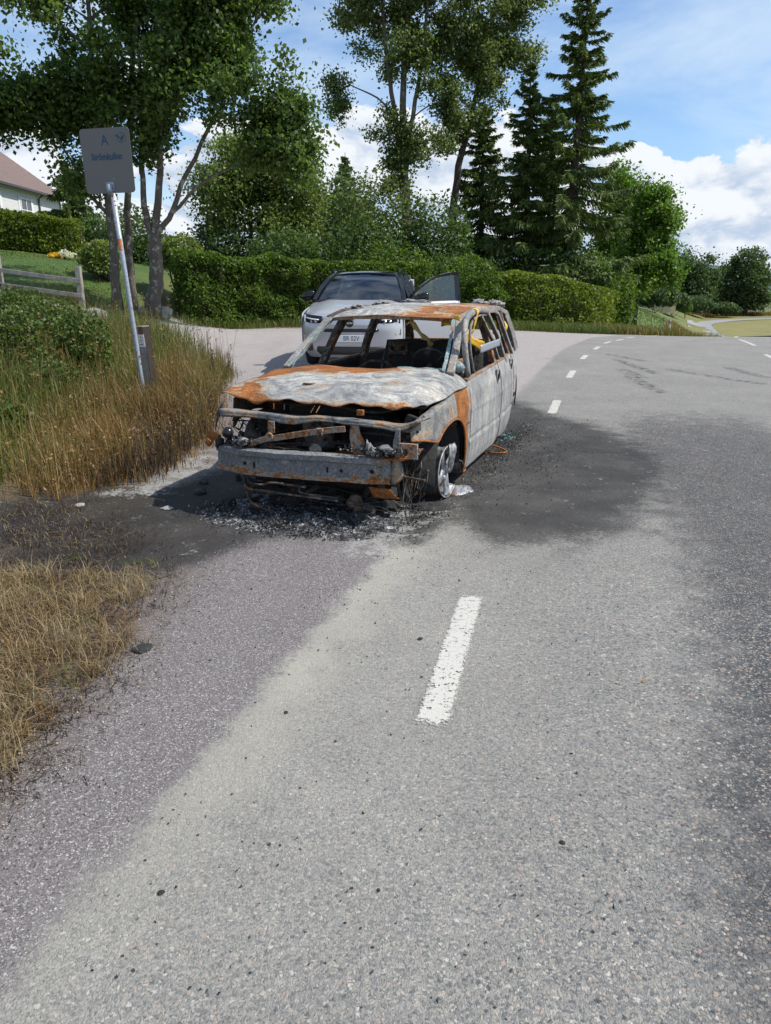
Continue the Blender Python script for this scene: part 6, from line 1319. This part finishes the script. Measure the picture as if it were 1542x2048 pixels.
for sgn in (-1, 1):
    cols = [(.36, .40, .94), (.44, .50, .98), (.52, .64, 1.0), (.66, .735, 1.03), (.85, .76, 1.06), (1.04, .735, 1.08), (1.18, .64, 1.10), (1.26, .48, 1.11), (1.30, .30, 1.12), (1.6, .28, 1.13), (2.4, .28, 1.14), (3.05, .28, 1.15), (3.12, .45, 1.15), (3.22, .62, 1.15), (3.38, .74, 1.15), (3.55, .76, 1.15), (3.72, .74, 1.15), (3.88, .62, 1.15), (3.98, .45, 1.15), (4.2, .40, 1.14), (4.38, .45, 1.12)]
    C = catmull(np.array(cols), 60)
    P = [[(sgn * (np.interp(y, [.3, .6, 1, 3.4, 4.0, 4.4], [.93, .935, .925, .925, .90, .82]) - .05 * max(0, (z - .85) / .3) ** 1.5 - .03 * max(0, (.5 - z) / .3)), y, z) for z in np.linspace(zb, zt, 10)] for y, zb, zt in C]
    sp_ = sgrid(P, 'side_body', M_SILVER, solid=.01, offset=-sgn)
    sgrid([[(sgn * x, yc + .40 * math.cos(t), .36 + .40 * math.sin(t)) for x in (.60, .90, .94)] for yc in (.87,) for t in np.linspace(0, math.pi, 14)], 'arch_trim', M_PLASTIC, solid=.012)
    sgrid([[(sgn * x, yc + .40 * math.cos(t), .36 + .40 * math.sin(t)) for x in (.60, .90, .94)] for yc in (3.57,) for t in np.linspace(0, math.pi, 14)], 'arch_trim', M_PLASTIC, solid=.012)
    Geo().box((sgn * .86, 2.2, .26), (.10, 1.9, .12)).obj('sill', M_PLASTIC, suv, bevel=.02)
    for yc in (.87, 3.57):
        w = empty('wheel', (sgn * .82, yc, .36)); w.parent = suv; Mw = Matrix.Rotation(sgn * math.pi / 2, 4, 'Y')
        Geo().lathe([(.25, -.11), (.34, -.11), (.36, -.07), (.36, .07), (.34, .11), (.25, .10)], 36, Mw).obj('tyre', M_TYRE2, w, True)
        Geo().lathe([(.0, .02), (.06, .05), (.20, .06), (.25, .09), (.25, -.10)], 36, Mw).obj('rim', M_GLOSSB, w, True)
    # headlamp
    hp = [[(sgn * x, bow(x) * 1.0 - .012 + (.035 if z > .93 else .012), z) for x in (.50, .62, .74, .83, .872)] for z in (.80, .86, .93, .975)]
    hp = [[(p[0], p[1], p[2] - .05 * (1 - abs(i - 0) / 4)) for i, p in enumerate(r)] for r in hp]; hp[0] = [(p[0], p[1], p[2] + (.055 - .014 * i)) for i, p in enumerate(hp[0])]
    hl = sgrid(patch(hp, 8, 14), 'headlamp', M_GLOSSB, solid=.012)
    yl = bow(.83) - .030
    Geo().box((sgn * .835, yl, .885), (.028, .012, .125)).obj('running_light', M_LED, hl, bevel=.004)
    g = Geo(); g.tube([(sgn * .82, bow(.82) - .022, .895), (sgn * .70, bow(.70) - .014, .875), (sgn * .56, bow(.56) - .002, .862)], .010, 6); g.obj('running_light_bar', M_LED, hl, True)
    for xx_ in (.62, .70): Geo().lathe([(0, -.008), (.024, -.006), (.03, .0)], 14, Matrix.Translation((sgn * xx_, bow(xx_) - .010, .832)) @ Matrix.Rotation(math.pi / 2, 4, 'X')).obj('lamp_lens', M_CHROME, hl, True)
    # lower corner intake and fold
    Geo().grid(np.array([[(sgn * x, bow(x) + dy - .014, z) for x in (.70, .78, .86)] for z, dy in ((.32, .03), (.40, .012), (.46, .0))])).obj('corner_intake', M_GLOSSB, front, solid=.01)
    Geo().grid(np.array([[(sgn * x, bow(x) - .016, z) for x in (.80, .85, .88)] for z in (.60, .70)])).obj('side_vent', M_GLOSSB, front, solid=.01)
    # pillars, roof rail, mirror on the closed side
    g = Geo(); rtube(g, [(sgn * .86, 1.13, 1.17), (sgn * .80, 1.42, 1.36), (sgn * .70, 1.80, 1.57), (sgn * .63, 2.08, 1.66)], .075, .05); g.obj('windscreen_pillar', M_GLOSSB, suv, bevel=.012)
    g = Geo(); rtube(g, [(sgn * .68, 1.98, 1.62), (sgn * .68, 2.6, 1.70), (sgn * .66, 3.5, 1.68), (sgn * .60, 4.1, 1.58)], .05, .05); g.obj('cant_rail', M_GLOSSB, suv, bevel=.01)
    g = Geo(); g.tube([(sgn * .655, 2.15, 1.69), (sgn * .66, 2.3, 1.745), (sgn * .66, 3.6, 1.74), (sgn * .65, 3.75, 1.69)], .018, 8); g.obj('roof_rack', M_GLOSSB, suv, True)
    for ya, yb in ((2.25, 2.30), (3.25, 3.30), (4.05, 4.2)):
        g = Geo(); rtube(g, [(sgn * .88, ya - .1, 1.14), (sgn * .67, yb, 1.66)], .08, .04); g.obj('side_pillar', M_GLOSSB, suv)
    Geo().grid(np.array([[(sgn * .885, y, 1.145), (sgn * .68, y + .1 * (1 if y > 2 else 0), 1.65)] for y in (2.25, 3.2, 4.05)])).obj('side_glass', M_SCREEN, suv)
    if sgn < 0: Geo().grid(np.array([[(sgn * .885, 1.25, 1.15), (sgn * .80, 1.55, 1.40)], [(sgn * .885, 2.2, 1.145), (sgn * .68, 2.2, 1.65)]])).obj('side_glass', M_SCREEN, suv)
def mirror(M4, parent):
    P = []
    for z, s in ((-.075, .6), (-.05, .95), (0, 1), (.05, .95), (.075, .6)):
        P.append([tuple(M4 @ Vector((.135 * s * math.cos(t), .07 * s * math.sin(t), 1.15 * z + .02 * math.cos(t)))) for t in np.linspace(0, 2 * math.pi, 17)])
    g = Geo().grid(np.array(P)); g.f.append(tuple(range(16))); g.f.append(tuple(4 * 17 + k for k in range(16)))
    return g.obj('door_mirror', M_GLOSSB, parent, True)
mirror(Matrix.Translation((-1.03, 1.42, 1.25)), suv)
Geo().tube([(-.88, 1.44, 1.17), (-.98, 1.42, 1.19)], .025, 8).obj('mirror_arm', M_GLOSSB, suv, True)
roofp = [[(x * w, y, z - .05 * (abs(x) / .66) ** 2.5) for x in (-.66, -.4, 0, .4, .66)] for y, z, w in ((2.02, 1.685, .97), (2.5, 1.735, 1.03), (3.2, 1.735, 1.02), (3.8, 1.69, .98), (4.15, 1.60, .92))]
sgrid(patch(roofp, 20, 20), 'roof', M_GLOSSB, solid=.02)
wsp = [[(x * w, y + .10 * (abs(x) / .85) ** 2, z) for x in (-.85, -.45, 0, .45, .85)] for y, z, w in ((1.10, 1.185, 1.0), (1.40, 1.375, .93), (1.75, 1.565, .83), (2.03, 1.665, .75))]
ws = sgrid(patch(wsp, 14, 20), 'windscreen', M_SCREEN)
Geo().add([(-.10, 1.985, 1.652), (.10, 1.985, 1.652), (.055, 1.88, 1.60), (-.055, 1.88, 1.60)], [(0, 1, 2, 3)]).obj('sensor_cover', M_GLOSSB, ws, solid=.01)
Geo().box((0, 1.12, 1.165), (1.62, .10, .02)).obj('cowl', M_PLASTIC, suv, bevel=.006)
for xa, xb in ((-.05, -.62), (.62, .10)): Geo().tube([(xa, 1.16, 1.20), ((xa + xb) / 2, 1.20, 1.218), (xb, 1.20, 1.222)], .008, 6).obj('wiper', M_PLASTIC, suv, True)
Geo().grid(np.array([[(x, y, z) for x in (-.80, 0, .80)] for y, z in ((1.16, 1.13), (1.5, 1.15), (1.62, 1.05), (1.62, .7))])).obj('dashboard', M_PLASTIC, suv, True)
Geo().lathe([(.175, -.012), (.187, 0), (.175, .012), (.163, 0), (.175, -.012)], 28, Matrix.Translation((.38, 1.68, 1.17)) @ Matrix.Rotation(-1.15, 4, 'X')).obj('steering_wheel', M_PLASTIC, suv, True)
for sx_ in (-.38, .38):
    st = Geo().box((sx_, 2.35, .85), (.50, .14, .75), Matrix.Rotation(.2, 3, 'X')).box((sx_, 2.1, .52), (.50, .52, .16)).obj('seat', M_SEAT, suv, bevel=.05); Geo().box((sx_, 2.44, 1.33), (.26, .10, .18)).obj('head_restraint', M_SEAT, st, bevel=.04)
Geo().box((0, 2.3, .30), (1.7, 3.6, .10)).obj('floor', M_PLASTIC, suv); Geo().box((0, 3.3, .85), (1.5, .14, .8)).obj('rear_seat', M_SEAT, suv, bevel=.05)
sgrid([[(x, y, z) for x in (-.80, -.4, 0, .4, .80)] for y, z in ((4.40, .35), (4.44, .7), (4.40, 1.1), (4.15, 1.58))], 'tailgate', M_SILVER, solid=.02)
# grille shield, badge, slit, plate
def fy(x, z): return float(np.interp(z, [.2, .3, .42, .56, .70, .82, .92], [.16, .07, .02, 0, -.01, .01, .05])) + bow(x)
def fpatch(pts, name, m, proud, parent=front, n=10, th=.01):
    return Geo().grid(np.array([[(x, fy(x, z) - proud, z) for x in np.linspace(xa, xb, n)] for xa, xb, z in pts])).obj(name, m, parent, True, solid=th)
fpatch([(-.46, .46, .905), (-.50, .50, .86), (-.50, .50, .79), (-.44, .44, .725)], 'grille_panel', M_SILVER, .012, n=14)
fpatch([(-.50, .50, .715), (-.52, .52, .68), (-.46, .46, .655)], 'grille_slit', M_GLOSSB, .010, n=14)
fpatch([(-.60, .60, .40), (-.62, .62, .33), (-.56, .56, .26)], 'lower_grille', M_PLASTIC, .012, n=14)
Mbg = Matrix.Translation((0, fy(0, .81) - .018, .81)) @ Matrix.Rotation(math.pi / 2, 4, 'X')
bd = Geo().lathe([(.070, 0), (.072, .010), (.056, .010), (.055, .004), (.0, .004)], 32, Mbg).obj('badge', M_GLOSSB, front, True)
g = Geo(); g.tube([tuple(Mbg @ Vector((.052, .052, .004))), tuple(Mbg @ Vector((.082, .082, .004)))], .010, 6); g.obj('badge_arrow', M_GLOSSB, bd)
Geo().box((0, fy(0, .81) - .026, .81), (.115, .004, .030)).obj('badge_bar', M_CHROME, bd)
g = Geo(); g.tube([(-.16, fy(.1, .73) - .02, .728), (.16, fy(.1, .89) - .018, .89)], .006, 6); 
pl = Geo().box((0, fy(0, .55) - .02, .545), (.52, .010, .115)).obj('number_plate', M_PLATE, front, bevel=.004)
Mt = Matrix.Translation((0.028, fy(0, .55) - .0262, .545)) @ Matrix.Rotation(math.pi / 2, 4, 'X'); text_obj('BR 02V', .118, Mt, M_BLACK, pl, 'plate_lettering', .0005, .80)
# open driver door
hg = Vector((.905, 1.17, 0)); OA = math.radians(64)
dr = empty('driver_door', hg); dr.parent = suv; dr.rotation_euler = (0, 0, -OA)      # closed: +y along the body
sgrid(patch([[(.015, .0, .36), (.02, .55, .34), (.0, 1.08, .36)], [(.02, .0, .70), (.03, .55, .70), (.02, 1.10, .72)], [(.0, .0, 1.06), (.01, .55, 1.08), (.0, 1.10, 1.10)], [(-.03, .02, 1.14), (-.03, .55, 1.16), (-.03, 1.08, 1.17)]], 14, 14), 'door_skin', M_SILVER, dr, solid=.05)
fr_ = [(-.03, .0, 1.16), (-.06, .22, 1.36), (-.10, .52, 1.555), (-.125, .75, 1.632), (-.14, 1.08, 1.665), (-.12, 1.10, 1.45), (-.04, 1.10, 1.17)]
g = Geo(); rtube(g, catmull(np.array(fr_), 26).tolist(), .055, .04); g.obj('window_frame', M_GLOSSB, dr)
Geo().box((-.09, 1.065, 1.41), (.03, .09, .50), Matrix.Rotation(-.20, 3, 'Y')).obj('rear_frame_panel', M_GLOSSB, dr)
gp_ = [(-.035, .05, 1.165), (-.06, .24, 1.355), (-.098, .53, 1.535), (-.122, .76, 1.61), (-.132, 1.05, 1.64), (-.035, 1.07, 1.17)]; Geo().add(gp_, [tuple(range(6))]).obj('door_window', M_DOORGLASS, dr)
mirror(Matrix.Translation((.16, .24, 1.225)) @ Matrix.Rotation(math.radians(58), 4, 'Z'), dr)
Geo().box((-.075, .55, .80), (.05, .95, .55)).obj('door_card', M_PLASTIC, dr, bevel=.02); Geo().tube([(.035, .86, .98), (.05, .92, .985), (.05, 1.0, .985), (.035, 1.05, .98)], .012, 6).obj('door_handle', M_SILVER, dr, True)

# ------------------------------------------------------------------ debris round the wreck
def cw(x, y, z=0.0): q = car2(x, y); return np.array([q[0], q[1], gz1(*q) + z])
rd = np.random.default_rng(404)
def scatter(n, x0, x1, y0, y1, sx=.0, zmax=.03):
    X = (x0 + x1) / 2 + (x1 - x0) * .27 * rd.normal(size=n); Y = (y0 + y1) / 2 + (y1 - y0) * .27 * rd.normal(size=n); q = np.array([car2(a, b) for a, b in zip(X, Y)]); return np.c_[q, gz(q[:, 0], q[:, 1]) + .004 + zmax * rd.random(n) ** 2]
def tstuff(C, size, name, lab, cat, seed, m=M_ASH, fold=.25, asp=.8):
    V, Fq = leaf_quads(C, size, np.random.default_rng(seed), .8, asp, fold); V += np.random.default_rng(seed + 9).normal(size=V.shape) * size * .22; return tag(link_mesh(name, np_mesh(name, V, Fq), m), lab, cat, kind='stuff')
C1 = np.concatenate([scatter(7000, -.62, .55, -.16, .22, zmax=.07), scatter(1800, -.4, .4, -.30, -.05, zmax=.015), scatter(900, -.85, -.55, -.05, .4, zmax=.02), scatter(1200, .6, .95, .1, .9, zmax=.02)])
C1 = C1[np.array([mnoise.noise(Vector(c * 9)) for c in C1]) > -.12]
mnd = []
for yv in np.linspace(-.50, .80, 56):
    row = []
    for xv in np.linspace(-1.0, .95, 96):
        e = math.exp(-((xv + .05) / .62) ** 4 - ((yv - .10) / (.24 if yv < .1 else .5)) ** 2); nn_ = .5 + .5 * mnoise.noise(Vector((xv * 7, yv * 7, 3))) + .45 * mnoise.noise(Vector((xv * 19, yv * 19, 1))) + .3 * mnoise.noise(Vector((xv * 45, yv * 45, 1)))
        q = cw(xv, yv); row.append((q[0], q[1], q[2] - .006 + .085 * e * max(0, nn_)))
    mnd.append(row)
def mound_build(nt, b):
    p = geopos(nt); n = noi(nt, p, 16., 6, .75); n2 = noi(nt, p, 5., 3, .6); v = nd(nt, 'TexVoronoi', {'Vector': p, 'Scale': 95.}); r = nd(nt, 'SeparateColor', {0: v.outputs['Color']}).outputs[0]
    f_ = add(nt, n, amt(nt, mth(nt, 'SUBTRACT', r, .5), .20), amt(nt, mth(nt, 'SUBTRACT', n2, .5), .35)); setc(nt, b, ramp(nt, f_, [(.36, (.010, .010, .010)), (.48, (.04, .04, .041)), (.56, (.14, .14, .145)), (.66, (.40, .40, .40)), (.8, (.62, .61, .60))]), .92, n, 1.0, .02)
tag(Geo().grid(np.array(mnd)).obj('ash_mound', mat('ash_mound', mound_build), None, True), 'low bed of black and white ash under the bumper', 'ash', kind='stuff')
tstuff(C1, .013, 'ash_debris', 'grey and black ash flakes heaped under the front bumper', 'ash', 1)
C2 = np.concatenate([scatter(3000, .76, 1.08, 1.2, 4.6, zmax=.03), scatter(900, .9, 1.7, 1.0, 4.6, zmax=.006)])
def soot_build(nt, b):
    r = nd(nt, 'NewGeometry').outputs['Random Per Island']; setc(nt, b, ramp(nt, r, [(0, (.012, .012, .012)), (.7, (.04, .038, .037)), (.93, (.10, .095, .09)), (1, (.35, .34, .32))]), .9)
M_SOOTF = mat('soot_flakes', soot_build)
tstuff(C2, .011, 'soot_debris', 'black charred crumbs along the left side of the wreck', 'debris', 2, M_SOOTF)
M_SHARD = mat('teal_glass', None, (.10, .20, .20), .15)
q_ = np.array([gpx(1012, 875), gpx(1000, 872)]); C3 = np.c_[q_[rd.integers(0, 2, 150)] + rd.normal(size=(150, 2)) * np.array([.07, .12]), .01 + .02 * rd.random(150)]
tstuff(C3, .022, 'glass_shards', 'small teal glass shards beside the rear door', 'glass', 3, M_SHARD)
q_ = gpx(1290, 690)
def lump(px, py, r, seed, lab, m, group, name, flat=.55, cat='debris'):
    c = gpx(px, py); return stone(name, (c[0], c[1], gz1(*c) + r * flat * .5), (r, r * .8, r * flat), seed, lab, group, m, cat)
for i, (px, py, r) in enumerate(((468, 1080, .022), (840, 1278, .030), (572, 1425, .022), (1125, 1685, .020), (322, 1785, .022), (757, 1780, .014), (720, 1178, .014), (750, 1205, .012), (668, 1178, .010), (960, 1228, .010), (1010, 1250, .010), (420, 1320, .014), (398, 1222, .012), (510, 1405, .010), (1040, 1350, .010), (635, 1210, .010), (290, 1720, .010), (500, 1945, .008), (560, 1690, .010), (690, 1845, .009), (600, 1575, .010), (735, 1545, .008), (1205, 1222, .010), (545, 1115, .010), (615, 1140, .009), (880, 1130, .010), (985, 1140, .010), (345, 1420, .010), (455, 1340, .008), (700, 1130, .009))):
    lump(px, py, r * .5, i + 3, {0: 'charred crumb near the dark front corner of the wreck', 1: 'flat charred chip just left of the near road dash', 2: 'charred crumb on the pale dust near the shoulder line', 3: 'charred chip on the plain chip seal right of the dash line', 4: 'charred chip near the shoulder line low on the road'}.get(i, 'tiny black cinder lying on the asphalt'), M_CHAR, 'cinders on the road', 'cinder', .4)
lump(400, 985, .06, 61, 'sooty stone at the edge of the blackened verge', B_DARK, None, 'sooty_stone'); lump(408, 965, .05, 62, 'grey ash clod beside the bumper end', B_DARK, None, 'ash_clod')
for i, (px, py, r, lab) in enumerate(((285, 1298, .05, 'blackened flat clod on the grass edge of the shoulder'), (160, 1012, .05, 'grey flat scrap lying on the sooty verge'), (335, 1016, .05, 'pale grey scrap on the soot before the wreck'), (1287, 1362, .012, 'small brown leaf on the dark wheel track'))):
    lump(px, py, r, 70 + i, lab, (M_CHAR, M_STONE, M_STONE, M_GRASS_B)[i], None, 'scrap', .25)
# loose parts lying in front of the bumper
c = gpx(710, 1022); fl_ = empty('fog_lamp', (c[0], c[1] - .05, .018), .5); fl_.scale = (1.3, 1.3, 1.3); tag(fl_, 'brass coloured burnt lamp lying in front of the bumper', 'lamp')
Ml = Matrix.Translation((0, 0, .047)) @ Matrix.Rotation(math.radians(75), 4, 'X') @ Matrix.Rotation(.3, 4, 'Y')
M_BRASS = burnt('burnt_brass', .5, .25, .6, sc=6.)
Geo().lathe([(.0, -.05), (.022, -.05), (.030, -.03), (.044, -.005), (.046, .02), (.040, .026), (.036, .014), (.02, .006), (0, .004)], 22, Ml).obj('lamp_body', M_BRASS, fl_, True)
Geo().lathe([(.043, .0), (.050, .004), (.050, .014), (.043, .016)], 22, Ml).obj('lamp_ring', B_TAN, fl_, True); Geo().box((.03, .03, .012), (.05, .012, .02)).obj('lamp_bracket', B_SUP, fl_)
for i, (px, py, s, lab, m) in enumerate(((752, 1028, (.11, .06, .03), 'black charred block beside the brass lamp', M_CHAR), (748, 1030, (.06, .03, .035), 'small grey box on the charred block', B_SUP), (790, 1005, (.14, .02, .02), 'thin grey strip of burnt trim before the bumper', B_SUP), (770, 1018, (.08, .05, .03), 'blackened bent scrap right of the brass lamp', M_CHAR), (505, 1000, (.09, .05, .03), 'dark clinker lump in the ash left of the lamp', M_CHAR))):
    c = gpx(px, py); g = Geo(); P = np.array([[(sx_ * s[0] / 2 * k, sy_ * s[1] / 2 * k, z) for sx_, sy_ in ((-1, -1), (0, -1.1), (1, -1), (1.05, 0), (1, 1), (0, 1.05), (-1, 1), (-1.1, 0))] for z, k in ((0, 1), (s[2] * .6, .95), (s[2], .7))]); g.grid(crumple(P, .012, 20, i), close_u=True); n_ = len(g.v); g.f.append(tuple(range(n_ - 8, n_)))
    o = g.obj('burnt_scrap', m, None, False, bevel=.003); o.location = (c[0], c[1], gz1(*c)); o.rotation_euler = (0, 0, i * .9); tag(o, lab, 'scrap')
c = gpx(862, 1012); P = np.array([[(r * (1 + .18 * mnoise.noise(Vector((math.cos(t) * 2, math.sin(t) * 2, 1)))) * math.cos(t), .75 * r * math.sin(t), h + .008 * mnoise.noise(Vector((r * 30, t * 3, 0)))) for t in np.linspace(0, 2 * math.pi, 24, endpoint=False)] for r, h in ((.15, .002), (.13, .018), (.08, .024), (.01, .022))])
o = Geo().grid(P, close_u=True).obj('melted_rubber', M_CHAR, None, True); o.location = (c[0], c[1], gz1(*c)); tag(o, 'flat round patch of melted black rubber before the front wheel', 'debris')
c = gpx(905, 978); P = np.array([[(r * (1 + .45 * mnoise.noise(Vector((math.cos(t) * 2.4, math.sin(t) * 2.4, 5)))) * math.cos(t), .9 * r * (1 + .3 * math.sin(3 * t)) * math.sin(t), h + .006 * mnoise.noise(Vector((r * 40, t * 4, 0)))) for t in np.linspace(0, 2 * math.pi, 36, endpoint=False)] for r, h in ((.155, .001), (.145, .012), (.10, .016), (.06, .024), (.005, .03))])
o = Geo().grid(P, close_u=True).obj('aluminium_puddle', M_ALU, None, True); o.location = (c[0] + .02, c[1] + .02, gz1(*c)); tag(o, 'solidified silver puddle of melted wheel metal', 'debris')
c = gpx(975, 905); g = Geo(); g.tube(catmull(np.array([(-.12, .02, .02), (-.05, .06, .05), (.06, .10, .06), (.16, .06, .03), (.19, -.02, .02), (.12, -.08, .02), (.0, -.05, .02)]), 24).tolist(), .010, 6); g.tube(catmull(np.array([(-.12, -.02, .01), (-.06, .0, .06), (-.03, -.05, .01)]), 10).tolist(), .012, 6)
o = g.obj('rusty_rod', B_RUST, None, True); o.location = (c[0], c[1], gz1(*c)); tag(o, 'bent rusty seat rod lying beside the left front door', 'scrap'); 
c = gpx(860, 990); o = Geo().tube(catmull(np.array([(-.16, -.02, .015), (-.05, .01, .02), (.08, .02, .012), (.20, .0, .015)]), 14).tolist(), .010, 5, flat=.6).obj('rusty_strip', B_RUST, None, True); o.location = (c[0], c[1], gz1(*c)); tag(o, 'thin rusty strip lying before the melted wheel', 'scrap')
cq = np.concatenate([sample_poly(pxpoly((300, 1060), (1250, 1060), (1300, 1500), (1200, 2040), (100, 2040)), 420, rg, 1.6), np.array([car2(a, b) for a, b in zip(rg.normal(size=500) * .8 + .2, rg.normal(size=500) * .7 - .3)])])
tstuff(np.c_[cq, gz(cq[:, 0], cq[:, 1]) + .003], .0085, 'cinder_specks', 'fine black cinder specks sprinkled over the road', 'cinders', 6, M_SOOTF)
# gravel crumbs on the shoulder and verge edge
gq = sample_poly(pxpoly((-160, 1560), (0, 1480), (150, 1380), (280, 1240), (380, 1130), (440, 1130), (330, 1290), (200, 1450), (60, 1640), (-160, 1860)), 2600, rg, .8)
def grav_build(nt, b):
    r = nd(nt, 'NewGeometry').outputs['Random Per Island']; setc(nt, b, ramp(nt, r, [(0, (.06, .055, .05)), (.5, (.17, .145, .125)), (.8, (.28, .225, .19)), (1, (.48, .44, .40))]), .9)
M_GRAV = mat('loose_gravel', grav_build)
V, Fq = leaf_quads(np.c_[gq + rg.normal(size=gq.shape) * .12, gz(gq[:, 0], gq[:, 1]) + .003], .008, rg, 1.6, .85, .3); tag(link_mesh('loose_gravel', np_mesh('loose_gravel', V, Fq), M_GRAV), 'loose gravel crumbs along the grass edge', 'gravel', kind='stuff')
